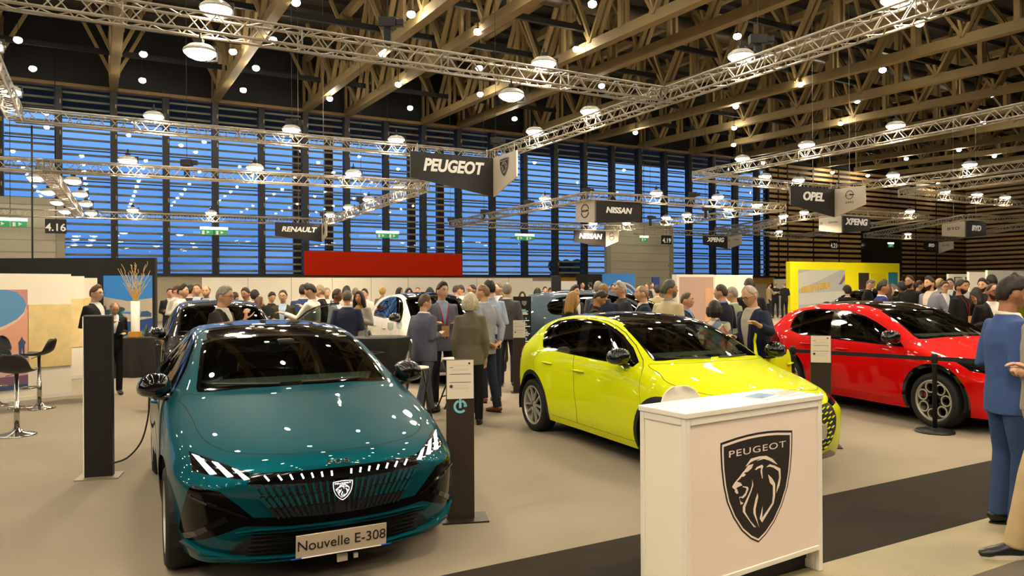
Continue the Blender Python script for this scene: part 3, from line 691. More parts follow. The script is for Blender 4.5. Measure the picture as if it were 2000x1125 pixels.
class Car:
    """S: dict L, W, H, wb, fo, table, zb (belt height ratio)"""
    def __init__(s, L=4.367, W=1.852, Hh=1.441, wb=2.675, fo=.855, table=HATCH, zbelt=.965, nose=None, tyre=.315, sub=3):
        s.L, s.W, s.Hh, s.wb, s.fo = L, W, Hh, wb, fo; s.tyre = tyre
        s.fx = lambda x: interp(x, [-.2, 0, .855, 3.53, 4.367, 4.6], [-.2, 0, fo, fo + wb, L, L + .23])
        s.fy = lambda y: y * W / 1.852
        s.fz = lambda z: interp(z, [0, .2, .965, 1.45, 1.6], [0, .2, zbelt, Hh + .01, Hh + .16])
        s.cage(table, nose or {}, sub)
    def w(s, p): return Vector((s.fx(p[0]), s.fy(p[1]), s.fz(p[2])))
    def cage(s, T, nose, sub):
        J = len(T); zrow = [.19, .30, .46, .66]
        nx = nose.get('x', [.13, .045, .01, .0, .03]); nz_ = nose.get('z', [.19, .30, .46, .62, .72])
        V = []; idx = {}
        def vert(key, p): idx[key] = len(V); V.append(s.w(p))
        for j, (bx, by, bz, rx, ry, rz, cx, cz) in enumerate(T):
            yw = interp(bx, *YW)
            zz = [.19, .30, .46, .66]
            if j == 0: zz = nz_[:4]
            rows = [(bx, yw - .07, zz[0]), (bx, yw - .025, zz[1]), (bx, yw - .012, zz[2]), (bx, yw, zz[3] if j else .60), (bx, by + .62 * (yw - by), bz - .085), (bx, by, bz),
                    ((bx + rx) / 2, (by + ry) / 2 + .018, (bz + rz) / 2 + .01), (rx, ry, rz), (rx * .35 + cx * .65, ry * .52, rz * .25 + cz * .75 + .004), (cx, 0, cz)]
            if j == J - 1:
                rows[0] = (bx - .05, yw - .10, .27)
            for i, p in enumerate(rows): vert((i, j), p)
        # front fascia interior columns 6..9 for rows 0..4
        Fc = {6: .80, 7: .50, 8: .26, 9: 0.0}
        for i in range(5):
            cx_, cy_, cz_ = [(T[0][0]), None, None]
            pc = V[idx[(i, 0)]]
            for c, fr in Fc.items():
                x = nx[i] + (T[0][0] - nx[i]) * fr ** 2.6
                y0 = interp(T[0][0], *YW) - [.07, .025, .012, 0, .02][i]
                vert(('f', i, c), (x, y0 * fr, nz_[i] + (([nz_[0], nz_[1], nz_[2], .60, T[0][2] - .085][i]) - nz_[i]) * fr ** 2))
        rx_ = nose.get('rx', [4.25, 4.33, 4.365, 4.365, 4.345])
        for i in range(5):
            for c, fr in Fc.items():
                bx = T[-1][0]; x = rx_[i] - (rx_[i] - bx) * fr ** 2.8
                y0 = interp(bx, *YW) - [.10, .025, .012, 0, .02][i]; zc = [.27, .34, .48, .68, .86][i]
                vert(('r', i, c), (x, y0 * fr, zc))
        s.nhalf = len(V)
        n = len(V); mir = {}
        AV = list(V)
        for k, p in enumerate(V):
            if abs(p.y) > 1e-6: mir[k] = len(AV); AV.append(Vector((p.x, -p.y, p.z)))
            else: mir[k] = k
        Q = []
        for j in range(J - 1):
            for i in range(9): Q.append([idx[(i, j)], idx[(i + 1, j)], idx[(i + 1, j + 1)], idx[(i, j + 1)]])
        def fk(i, c):
            if c == 5: return idx[(i, 0)]
            return idx[(c, 0)] if i == 5 else idx[('f', i, c)]
        def rk(i, c):
            if c == 5: return idx[(i, J - 1)]
            return idx[(c, J - 1)] if i == 5 else idx[('r', i, c)]
        for i in range(5):
            for c in range(5, 9):
                Q.append([fk(i, c), fk(i, c + 1), fk(i + 1, c + 1), fk(i + 1, c)])
                Q.append([rk(i, c + 1), rk(i, c), rk(i + 1, c), rk(i + 1, c + 1)])
        faces = []
        for q in Q: faces.append(q); faces.append([mir[k] for k in reversed(q)])
        me = bpy.data.meshes.new('cage'); me.from_pydata([tuple(v) for v in AV], [], faces)
        bm = bmesh.new(); bm.from_mesh(me)
        cl = bm.edges.layers.float.get('crease_edge') or bm.edges.layers.float.new('crease_edge')
        bm.verts.ensure_lookup_table()
        inv = {}
        for key, k in idx.items(): inv[k] = key; inv[mir[k]] = key
        for e in bm.edges:
            a, b = inv[e.verts[0].index], inv[e.verts[1].index]
            if len(a) == 2 and len(b) == 2 and a[0] == b[0]:
                j = min(a[1], b[1])
                if a[0] == 5 and j >= 4: e[cl] = .55
                if a[0] == 5 and j < 4: e[cl] = .15
                if a[0] == 7 and j >= 4: e[cl] = .35
                if a[0] == 4: e[cl] = .12
                if a[0] == 0: e[cl] = .6
            if len(a) == 2 and len(b) == 2 and a[1] == b[1] == 4 and a[0] >= 7 and b[0] >= 7: e[cl] = .7
            if len(a) == 2 and len(b) == 2 and a[1] == b[1] == 11 and a[0] >= 7 and b[0] >= 7: e[cl] = .6
            if len(a) == 2 and len(b) == 2 and a[1] == b[1] == 0 and a[0] >= 5 and b[0] >= 5: e[cl] = nose.get('crease', .1)
        bmesh.ops.recalc_face_normals(bm, faces=bm.faces[:])
        bm.to_mesh(me); bm.free()
        o = bpy.data.objects.new('cage', me); COL.objects.link(o)
        md = o.modifiers.new('s', 'SUBSURF'); md.levels = sub; md.render_levels = sub
        s.base = mesh_of(o); bpy.data.objects.remove(o)
        s.base.calc_loop_triangles()
        bm = bmesh.new(); bm.from_mesh(s.base)
        c = sum((f.normal.dot(f.calc_center_median() - Vector((s.L / 2, 0, .6))) for f in bm.faces))
        if c < 0: bmesh.ops.reverse_faces(bm, faces=bm.faces[:]); bm.to_mesh(s.base)
        bm.normal_update()
        s.bv = [v.co.copy() for v in bm.verts]; s.bn = [v.normal.copy() for v in bm.verts]
        bt = bm.copy(); bmesh.ops.triangulate(bt, faces=bt.faces[:]); bt.verts.ensure_lookup_table()
        s.tri = [[v.index for v in f.verts] for f in bt.faces]
        s.bvh = BVHTree.FromPolygons([tuple(v) for v in s.bv], s.tri)
        bt.free()
        # half to cut
        bmesh.ops.delete(bm, geom=[f for f in bm.faces if f.calc_center_median().y < 0], context='FACES')
        s.bm = bm; s.rl = bm.faces.layers.int.new('reg'); s.reg = {}
    # --- normals / surface queries
    def normal_at(s, p):
        loc, nrm, k, d = s.bvh.find_nearest(p)
        if k is None: return Vector((0, 0, 1))
        a, b, c = s.tri[k]; A, B, C = s.bv[a], s.bv[b], s.bv[c]
        v0, v1, v2 = B - A, C - A, loc - A
        d00, d01, d11, d20, d21 = v0.dot(v0), v0.dot(v1), v1.dot(v1), v2.dot(v0), v2.dot(v1); den = d00 * d11 - d01 * d01
        if abs(den) < 1e-12: return nrm
        v = (d11 * d20 - d01 * d21) / den; w = (d00 * d21 - d01 * d20) / den
        return (s.bn[a] * (1 - v - w) + s.bn[b] * v + s.bn[c] * w).normalized()
    PROJ = {}
    def axes(s, proj):
        """projection -> (origin dir d, axis u, axis v). 'side': (x,z) ; 'front': (y,z) ; 'top': (x,y); ('q',deg): front turned by deg towards +y"""
        if proj == 'side': return Vector((0, -1, 0)), Vector((1, 0, 0)), Vector((0, 0, 1))
        if proj == 'front': return Vector((1, 0, 0)), Vector((0, 1, 0)), Vector((0, 0, 1))
        if proj == 'rear': return Vector((-1, 0, 0)), Vector((0, 1, 0)), Vector((0, 0, 1))
        if proj == 'top': return Vector((0, 0, -1)), Vector((1, 0, 0)), Vector((0, 1, 0))
        a = radians(proj[1]); return Vector((cos(a), -sin(a), 0)), Vector((sin(a), cos(a), 0)), Vector((0, 0, 1))
    def hit(s, proj, u, v, off=0.0):
        d, U, V = s.axes(proj); o = U * u + V * v - d * 8
        loc, n, k, t = s.bvh.ray_cast(o, d)
        if loc is None:
            loc, n, k, t = s.bvh.find_nearest(U * u + V * v + (Vector((.1, 0, 0)) if proj == 'front' else Vector((0, .8, 0))))
        nn = s.normal_at(loc); return loc + nn * off, nn
    def knife(s, poly, proj, cond):
        bm = s.bm; d, U, V = s.axes(proj); n = len(poly)
        us = [p[0] for p in poly]; vs = [p[1] for p in poly]
        u0, u1, v0, v1 = min(us) - 1e-3, max(us) + 1e-3, min(vs) - 1e-3, max(vs) + 1e-3
        def ext(f):
            a = [p.co.dot(U) for p in f.verts]; b = [p.co.dot(V) for p in f.verts]; return min(a), max(a), min(b), max(b)
        def ok(f):
            e = ext(f); return e[1] > u0 and e[0] < u1 and e[3] > v0 and e[2] < v1 and f.normal.dot(d) < -.02 and cond(f)
        cand = set(f for f in bm.faces if ok(f))
        for k in range(n):
            p, q = poly[k], poly[(k + 1) % n]
            if abs(p[0] - q[0]) + abs(p[1] - q[1]) < 1e-5: continue
            a0, a1, b0, b1 = min(p[0], q[0]) - 2e-4, max(p[0], q[0]) + 2e-4, min(p[1], q[1]) - 2e-4, max(p[1], q[1]) + 2e-4
            sel = []
            for f in cand:
                if not f.is_valid: continue
                e = ext(f)
                if e[1] > a0 and e[0] < a1 and e[3] > b0 and e[2] < b1: sel.append(f)
            if not sel: continue
            no = (U * (q[1] - p[1]) - V * (q[0] - p[0])).normalized()
            geom = set(sel)
            for f in sel: geom.update(f.edges); geom.update(f.verts)
            before = bm.faces
            r = bmesh.ops.bisect_plane(bm, geom=list(geom), dist=1e-6, plane_co=U * p[0] + V * p[1], plane_no=no)
            for g in r['geom']:
                if isinstance(g, bmesh.types.BMFace): cand.add(g)
            for g in r['geom_cut']:
                for f in g.link_faces:
                    if f.normal.dot(d) < -.02 and cond(f): cand.add(f)
        out = []
        for f in cand:
            if not f.is_valid: continue
            c = f.calc_center_median(); x, y = c.dot(U), c.dot(V)
            ins = False; j = n - 1
            for i in range(n):
                if (poly[i][1] > y) != (poly[j][1] > y) and x < (poly[j][0] - poly[i][0]) * (y - poly[i][1]) / (poly[j][1] - poly[i][1]) + poly[i][0]: ins = not ins
                j = i
            if ins: out.append(f)
        return out
    def region(s, name, poly, proj, gap=0.0, only=None, cond=lambda f: True, gapname='gap'):
        """cut poly; faces inside (and still of region `only`) become region `name`; a gap line of width gap surrounds it"""
        rid = s.reg.setdefault(name, len(s.reg) + 1); allow = {0} if only is None else {0 if k == 'body' else s.reg.get(k, -1) for k in only}
        if gap:
            gid = s.reg.setdefault(gapname, len(s.reg) + 1)
            for f in s.knife(offset_poly(poly, gap), proj, cond):
                if f[s.rl] in allow: f[s.rl] = gid
            allow = allow | {gid}
        for f in s.knife(poly, proj, cond):
            if f[s.rl] in allow: f[s.rl] = rid
    def faces(s, names):
        ids = {0 if k == 'body' else s.reg.get(k, -1) for k in ([names] if isinstance(names, str) else names)}
        return [f for f in s.bm.faces if f[s.rl] in ids]
    def part(s, name, groups, parent, side=0, off=0.0, flip=False, cls=None):
        """groups: list of (region names, material); side 0 both halves, +1 / -1 one half"""
        V = []; Fs = []; mi = []; mp = {}
        for gi, (nm, m) in enumerate(groups):
            for f in s.faces(nm):
                for sg in ((1, -1) if side == 0 else (side,)):
                    ids = []
                    for v in f.verts:
                        key = (v.index if False else v, sg if abs(v.co.y) > 1e-4 else 0)
                        if key not in mp: mp[key] = len(V); V.append((v.co.copy(), sg))
                        ids.append(mp[key])
                    if (sg < 0) != flip: ids.reverse()
                    Fs.append(ids); mi.append(gi)
        if not Fs: return None
        co = []; no = []
        for c, sg in V:
            n = s.normal_at(c)
            if abs(c.y) < 1e-4: n = Vector((n.x, 0, n.z)).normalized()
            c2 = c + n * off
            co.append((c2.x, c2.y * sg, c2.z)); no.append(Vector((n.x, n.y * sg, n.z)) * (-1 if flip else 1))
        me = bpy.data.meshes.new(name); me.from_pydata(co, [], Fs)
        for g in groups: me.materials.append(g[1])
        me.polygons.foreach_set('material_index', mi); me.polygons.foreach_set('use_smooth', [True] * len(Fs)); me.update()
        me.normals_split_custom_set_from_vertices([tuple(n) for n in no])
        o = bpy.data.objects.new(name, me); COL.objects.link(o)
        if parent is not None: o.parent = parent
        return o
    # --- things laid on the surface
    def decal(s, mb, poly, proj, off=.002, th=.004, mirror=True, dens=.06):
        """small closed slab following the body surface over a 2D outline"""
        P = []
        n = len(poly)
        for k in range(n):
            a, b = poly[k], poly[(k + 1) % n]; m = max(1, int(math.hypot(a[0] - b[0], a[1] - b[1]) / dens))
            P += [(a[0] + (b[0] - a[0]) * i / m, a[1] + (b[1] - a[1]) * i / m) for i in range(m)]
        tri = tessellate_polygon([[Vector((x, y, 0)) for x, y in P]]); n = len(P)
        H_ = [s.hit(proj, x, y) for x, y in P]
        for sg in ((1, -1) if mirror else (1,)):
            lo = [c + nn * (off - .004) for c, nn in H_]; hi = [c + nn * (off + th) for c, nn in H_]
            Vv = [(c.x, c.y * sg, c.z) for c in lo + hi]; Fs = []
            for t in tri:
                a, b, c = t; nrm = (hi[b] - hi[a]).cross(hi[c] - hi[a])
                if nrm.dot(H_[a][1]) < 0: a, c = c, a
                Fs.append((a + n, b + n, c + n) if sg > 0 else (c + n, b + n, a + n))
            for i in range(n): j = (i + 1) % n; Fs.append((i, j, j + n, i + n))
            mb.add(Vv, Fs)
    def strip(s, mb, pts, w, proj, off=.002, th=.005, mirror=True, dens=.05):
        s.decal(mb, strip_poly(pts, w, dens), proj, off, th, mirror, dens)
def offset_poly(poly, d):
    n = len(poly); ar = sum(poly[i][0] * poly[(i + 1) % n][1] - poly[(i + 1) % n][0] * poly[i][1] for i in range(n))
    sg = 1 if ar > 0 else -1; out = []
    for i in range(n):
        p, q, r = Vector(poly[i - 1]), Vector(poly[i]), Vector(poly[(i + 1) % n])
        a = (q - p).normalized(); b = (r - q).normalized()
        na = Vector((a.y, -a.x)) * sg; nb = Vector((b.y, -b.x)) * sg; m = na + nb
        if m.length < 1e-6: m = na
        m.normalize(); k = max(.4, m.dot(na)); o = q + m * (d / k); out.append((o.x, o.y))
    return out
def strip_poly(pts, w, dens=.05):
    P = [Vector(p) for p in pts]; L = []; R = []
    Q = [P[0]]
    for a, b in zip(P, P[1:]):
        m = max(1, int((b - a).length / dens)); Q += [a.lerp(b, i / m) for i in range(1, m + 1)]
    for i, p in enumerate(Q):
        d = (Q[min(i + 1, len(Q) - 1)] - Q[max(i - 1, 0)]).normalized(); n = Vector((-d.y, d.x)) * w / 2
        L.append((p + n)[:]); R.append((p - n)[:])
    return L + R[::-1]
def smooth_poly(pts, n=4, closed=True):
    """Catmull-Rom through 2D points"""
    P = [Vector(p) for p in pts]; N = len(P); out = []
    for i in range(N if closed else N - 1):
        g = (lambda k: P[k % N]) if closed else (lambda k: P[min(max(k, 0), N - 1)])
        a, b, c, d = g(i - 1), g(i), g(i + 1), g(i + 2)
        for k in range(n):
            t = k / n
            q = .5 * ((2 * b) + (c - a) * t + (2 * a - 5 * b + 4 * c - d) * t * t + (3 * b - a - 3 * c + d) * t ** 3); out.append((q.x, q.y))
    if not closed: out.append(tuple(P[-1]))
    return out
def bonnet_line(pts, n=4):
    P = pts[1:-1]; Q = smooth_poly([(P[0][0], -P[0][1])] + P + [(P[-1][0], -P[-1][1])], n, closed=False)
    return [q for q in Q if q[1] > -.06]
def circle(cx, cz, r, n=36, a0=0, a1=2 * pi):
    return [(cx + r * cos(a0 + (a1 - a0) * i / n), cz + r * sin(a0 + (a1 - a0) * i / n)) for i in range(n if a1 - a0 > 6.28 else n + 1)]
def paint(name, c, metal=.35, rough=.28):
    m = mat(name, c, rough=.55, metal=metal * .4, coat=.8, spec=.05); m.node_tree.nodes['Principled BSDF'].inputs['Coat IOR'].default_value = 1.42; return m
M_gloss = mat('gloss_black', '050506', rough=.06, coat=.6, spec=.6)
M_plas = mat('black_plastic', '0e0e0f', rough=.55)
M_gapm = mat('panel_gap', '020202', rough=.9)
M_intr = mat('cabin_black', '101010', rough=.8)
M_seat = mat('cabin_seat', '1c1d1e', rough=.75, bump=.2, bs=120)
M_dash = mat('cabin_dash', '6b6e66', rough=.7)
M_rub = mat('tyre_rubber', '0d0d0d', rough=.75, bump=.15, bs=80)
M_chrome = mat('chrome', 'c9c6bf', rough=.12, metal=1.0)
M_alloy = mat('alloy', 'c2beb6', rough=.3, metal=.45)
M_dalloy = mat('dark_alloy', '17181a', rough=.25, metal=.6, coat=.5)
M_wind = glass('windscreen_glass', 'a8b8b0', refl=.05, dens=.85)
M_dark = glass('privacy_glass', '30343a', refl=.07, dens=.22)
M_side = glass('side_glass', '98a8a0', refl=.06, dens=.75)
M_drl = mat('light_white', 'ffffff', emit=(.88, .90, 1.0), es=3.5)
M_lens = mat('lamp_cluster', '0b0c10', rough=.08, coat=1.0, metal=.3)
M_red = mat('tail_red', '8a0a10', rough=.15, coat=1.0, emit='ff1020', es=.25)
M_plate = mat('plate_grey', 'b9ab97', rough=.5)
WHEEL = {}
def wheel_meshes(kind, R):
    key = (kind, round(R, 3))
    if key in WHEEL: return WHEEL[key]
    ty = MB(); w = .105; ri = R * .74
    ty.lathe([(ri, -w * .9), (ri + .012, -w), (R - .03, -w), (R - .006, -w * .82), (R, -w * .5), (R, w * .5), (R - .006, w * .82), (R - .03, w), (ri + .012, w), (ri, w * .9)], n=44, M=Matrix.Rotation(-pi / 2, 3, 'X'), caps=False)
    rim = MB(); Rx = Matrix.Rotation(-pi / 2, 3, 'X')
    rim.cur = 0
    rim.lathe([(ri + .004, w * .92), (ri - .012, w * .96), (ri - .02, w * .8), (ri - .03, -w * .6), (ri - .0, -w * .9)], n=44, M=Rx, caps=False)
    # spokes in the local xz plane, outer face at y = -? (outer = +y)
    M = Matrix(((1, 0, 0, 0), (0, 0, 1, w * .55), (0, 1, 0, 0), (0, 0, 0, 1)))
    def rot(poly, a): return [(x * cos(a) - y * sin(a), x * sin(a) + y * cos(a)) for x, y in poly]
    b2 = MB()
    b2.lathe([(0, -.02), (ri - .03, -.02), (ri - .03, .0), (0, .0)], n=30, M=Rx)
    if kind == 'y':      # twin Y spokes, dark with machined faces
        for k in range(5):
            a = 2 * pi * k / 5 + pi / 2
            for sg in (-1, 1):
                rim.prism(rot([(ri * .22, -.012 + sg * .01), (ri * .22, .012 + sg * .01), (ri * .97, sg * .085 + .012), (ri * .97, sg * .085 - .012)], a), M, .028)
            b2.prism(rot([(.03, -.05), (ri * .5, -.02), (ri * .98, -.04), (ri * .98, .04), (ri * .5, .02), (.03, .05)], a + pi / 5), M @ Matrix.Translation((0, 0, -.02)), .03)
    elif kind == 'o':    # seven round openings
        for k in range(7):
            a = 2 * pi * k / 7 + .35; c = (ri * .66 * cos(a), ri * .66 * sin(a)); r0, r1 = ri * .275, ri * .215
            for i in range(22):
                t0, t1 = 2 * pi * i / 22, 2 * pi * (i + 1) / 22
                rim.prism([(c[0] + r0 * cos(t0), c[1] + r0 * sin(t0)), (c[0] + r0 * cos(t1), c[1] + r0 * sin(t1)), (c[0] + r1 * cos(t1), c[1] + r1 * sin(t1)), (c[0] + r1 * cos(t0), c[1] + r1 * sin(t0))], M, .03)
            b2.prism(rot([(.02, -.05), (ri * .97, -.04), (ri * .97, .04), (.02, .05)], a + pi / 7), M @ Matrix.Translation((0, 0, -.01)), .03)
    else:
        for k in range(5):
            a = 2 * pi * k / 5 + pi / 2
            rim.prism(rot([(ri * .15, -.045), (ri * .15, .045), (ri * .98, .075), (ri * .98, .03), (ri * .5, .0), (ri * .98, -.03), (ri * .98, -.075)], a), M, .03)
    rim.lathe([(0, w * .72), (.035, w * .70), (.06, w * .58)], n=20, M=Rx)
    def fin(mb_, nm, ms):
        o = mb_.build(nm, ms, smooth=False); me = o.data; bpy.data.objects.remove(o); return me
    t = fin(ty, 'tyre', M_rub); t.polygons.foreach_set('use_smooth', [True] * len(t.polygons))
    WHEEL[key] = (t, fin(rim, 'rim', M_alloy), fin(b2, 'wheel_disc', M_dalloy)); return WHEEL[key]
def add_wheels(car, root, kind, rimmat=None, caliper=None, steer=0.0):
    for x, fr in ((car.fo, True), (car.fo + car.wb, False)):
        for sg in (1, -1):
            w = empty('wheel', (x, sg * (car.W / 2 - .135), car.tyre), 0); w.parent = root
            if sg < 0: w.rotation_euler = (0, 0, pi)
            if fr and steer: w.rotation_euler.z += steer
            for nm, me in zip(('tyre', 'rim', 'wheel_disc'), wheel_meshes(kind, car.tyre)):
                o = bpy.data.objects.new(nm, me); COL.objects.link(o); o.parent = w
            if caliper:
                mb = MB(); mb.box((.13 * (1 if sg > 0 else -1), .02, .04), (.09, .06, .2)); mb.build('brake_caliper', caliper, w, bevel=.015)
def mirror_part(car, root, side, m=M_gloss, base=(1.50, .86, .99), col2=None, parent=None):
    x, y, z = car.w(base); mb = MB()
    # shell: rounded wedge, flat glass face to the rear
    n = 14; V = []; S = [(-.11, .30), (-.10, .62), (-.06, .88), (.0, 1.0), (.055, .97), (.075, .80)]
    for dx, k in S:
        for i in range(n):
            t = 2 * pi * i / n; cy, cz = cos(t), sin(t)
            ry, rz = .112 * k, .098 * k
            py = .068 + ry * math.copysign(abs(cy) ** .8, cy); pz = .055 + rz * math.copysign(abs(cz) ** .8, cz) * (.72 if cz < 0 else 1.0)
            if cz > 0 and cy > 0: pz -= .02 * cy * k
            V.append((x + dx, (y + py) * side, z + pz))
    Fs = []
    for i in range(len(S) - 1):
        for k in range(n): Fs.append((i * n + k, i * n + (k + 1) % n, (i + 1) * n + (k + 1) % n, (i + 1) * n + k))
    Fs.append(tuple(range(n))[::-1]); Fs.append(tuple(range((len(S) - 1) * n, len(S) * n)))
    if side < 0: Fs = [f[::-1] for f in Fs]
    mb.add(V, Fs)
    mb.bar((x - .02, (y - .06) * side, z - .03), (x, (y + .07) * side, z + .0), .10, .035)
    o = mb.build('wing_mirror', m, parent or root, smooth=True); return o
def cabin(car, root, seatm=None, wheel_side=-1):
    seatm = seatm or M_seat
    z0 = .24
    c = empty('cabin', (0, 0, 0)); c.parent = root
    w = car.w
    mb = MB(); mb.box((car.L * .47, 0, z0), (car.L * .62, car.W * .8, .06)); mb.build('cabin_floor', M_intr, c)
    mb = MB(); p = w((1.42, 0, .93)); yy = car.W * .36
    prof = [(1.17, 1.02), (1.36, 1.06), (1.62, 1.058), (1.78, .99), (1.83, .85), (1.76, .6), (1.25, .5)]
    V = []
    for sg in (-1, 1):
        for x, z in prof: q = w((x, 0, z)); V.append((q.x, sg * yy * (1 if x > 1.5 else .86 if x > 1.3 else .72), q.z))
    n = len(prof); Fs = [tuple(range(n)), tuple(range(2 * n - 1, n - 1, -1))] + [(i, i + n, (i + 1) % n + n, (i + 1) % n) for i in range(n)]
    mb.add(V, Fs); mb.build('dashboard', M_dash, c, bevel=.02)
    mb = MB()
    q = w((1.98, 0, .86)); M = Matrix.Translation((q.x, wheel_side * car.W * .2, q.z)) @ Matrix.Rotation(radians(66), 4, 'Y')
    mb.tube([M @ Vector((.165 * cos(t), .165 * sin(t), 0)) for t in np.linspace(0, 2 * pi, 25)[:-1]], .016, 8, closed=True)
    mb.box(M @ Vector((0, 0, 0)), (.12, .1, .04)); mb.bar(M @ Vector((0, -.16, 0)), M @ Vector((0, .16, 0)), .03)
    mb.build('steering_wheel', M_plas, c, smooth=True)
    for sx_, nm in ((2.35, 'front_seat'), (3.15, 'rear_seat')):
        for sg in (-1, 1):
            mb = MB(); q = w((sx_, 0, 0)); y = sg * car.W * .205; wd = .25
            mb.box((q.x - .12, y, .46), (.5, wd * 2, .16)); h = car.Hh * .44 + .42
            mb.tube([(q.x + .14, y, .5), (q.x + .2, y, .75), (q.x + .27, y, h)], [(.23, .07), (.25, .08), (.18, .06)], 12)
            mb.tube([(q.x + .27, y, h + .0), (q.x + .28, y, h + .08), (q.x + .29, y, h + .2)], [(.05, .03), (.13, .055), (.11, .04)], 12)
            mb.build(nm, seatm, c, smooth=False, bevel=.02)
    mb = MB(); q = w((1.78, 0, 1.33)); mb.box((q.x, 0, q.z - .06), (.04, .24, .07)); mb.box((q.x - .06, 0, q.z - .02), (.10, .12, .05)); mb.build('rear_view_mirror', M_plas, c, bevel=.012)
    return c
def wheel_arch(car, clad=0.0, R=None):
    r = R or car.tyre + .055
    for x in (car.fo, car.fo + car.wb):
        if clad: car.region('cladding', circle(x, car.tyre + .01, r + clad, 40), 'side', cond=lambda f: f.calc_center_median().y > .3 * car.W)
        car.region('hole', circle(x, car.tyre + .01, r, 40), 'side', cond=lambda f: f.calc_center_median().y > .3 * car.W, only=['body', 'cladding', 'gap', 'sill'])
def arch_liner(car, root):
    r = car.tyre + .06
    for x in (car.fo, car.fo + car.wb):
        for sg in (1, -1):
            mb = MB(); pr = circle(x, car.tyre + .01, r + .012, 20, -.25, pi + .25); n = len(pr); y0, y1 = sg * (car.W / 2 - .36), sg * (car.W / 2 - .045)
            mb.add([(p[0], y0, p[1]) for p in pr] + [(p[0], y1, p[1]) for p in pr], [(i, i + 1, i + 1 + n, i + n) for i in range(n - 1)] + [tuple(range(n))])
            mb.build('arch_liner', M_plas, root)
    mb = MB(); mb.box((car.L * .5, 0, .225), (car.L - .5, car.W * .60, .09)); mb.box((car.fo + car.wb / 2, 0, .24), (car.wb - .72, car.W * .86, .08)); mb.build('underbody', M_plas, root)
CARS = []
def place_car(root, nose, th, car=None):
    if car: CARS.append((Vector(nose), radians(th), car.L, car.W))
    root.location = nose; root.rotation_euler = (0, 0, pi / 2 + radians(th))
# ---- generic hatchback / suv finishing
def W2(car, pts): return [(car.fx(x), car.fz(z)) for x, z in pts]
def T2(car, pts): return [(car.fx(x), car.fy(y)) for x, y in pts]
def F2(car, pts): return [(car.fy(y), car.fz(z)) for y, z in pts]
DLO_H = [(1.44, .985), (1.50, 1.045), (1.66, 1.160), (1.86, 1.262), (2.06, 1.328), (2.30, 1.362), (2.60, 1.372), (2.90, 1.366), (3.20, 1.345), (3.42, 1.305), (3.56, 1.245), (3.60, 1.18), (3.57, 1.09), (3.50, 1.035), (3.40, 1.015), (2.4, .995)]
FW_H = [(1.63, 1.010), (1.64, 1.06), (1.76, 1.185), (1.92, 1.272), (2.08, 1.318), (2.30, 1.347), (2.42, 1.352), (2.45, 1.02), (2.0, 1.008)]
RW_H = [(2.58, 1.022), (2.555, 1.354), (2.90, 1.350), (3.14, 1.332), (3.21, 1.31), (3.17, 1.04), (2.9, 1.03)]
QW_H = [(3.24, 1.045), (3.275, 1.298), (3.40, 1.285), (3.52, 1.23), (3.56, 1.17), (3.53, 1.09), (3.46, 1.055), (3.36, 1.048)]
FD_H = [(1.31, .45), (1.30, .60), (1.33, .93), (1.42, .985), (1.50, 1.06), (1.66, 1.175), (1.86, 1.277), (2.06, 1.343), (2.30, 1.377), (2.50, 1.385), (2.54, 1.0), (2.54, .55), (2.50, .31), (1.42, .285), (1.34, .36)]
RD_H = [(2.55, 1.0), (2.52, 1.385), (2.90, 1.382), (3.20, 1.36), (3.27, 1.30), (3.26, 1.03), (3.36, .82), (3.30, .66), (3.12, .56), (3.05, .42), (2.96, .31), (2.52, .31), (2.55, .55)]
WS_H = [(0, 1.050), (.35, 1.043), (.60, 1.022), (.668, 1.022), (.672, 1.045), (.645, 1.14), (.605, 1.27), (.575, 1.325), (.50, 1.352), (.3, 1.368), (0, 1.374)]
RG_H = [(0, 1.02), (.40, 1.015), (.52, 1.03), (.53, 1.10), (.47, 1.24), (.3, 1.255), (0, 1.262)]
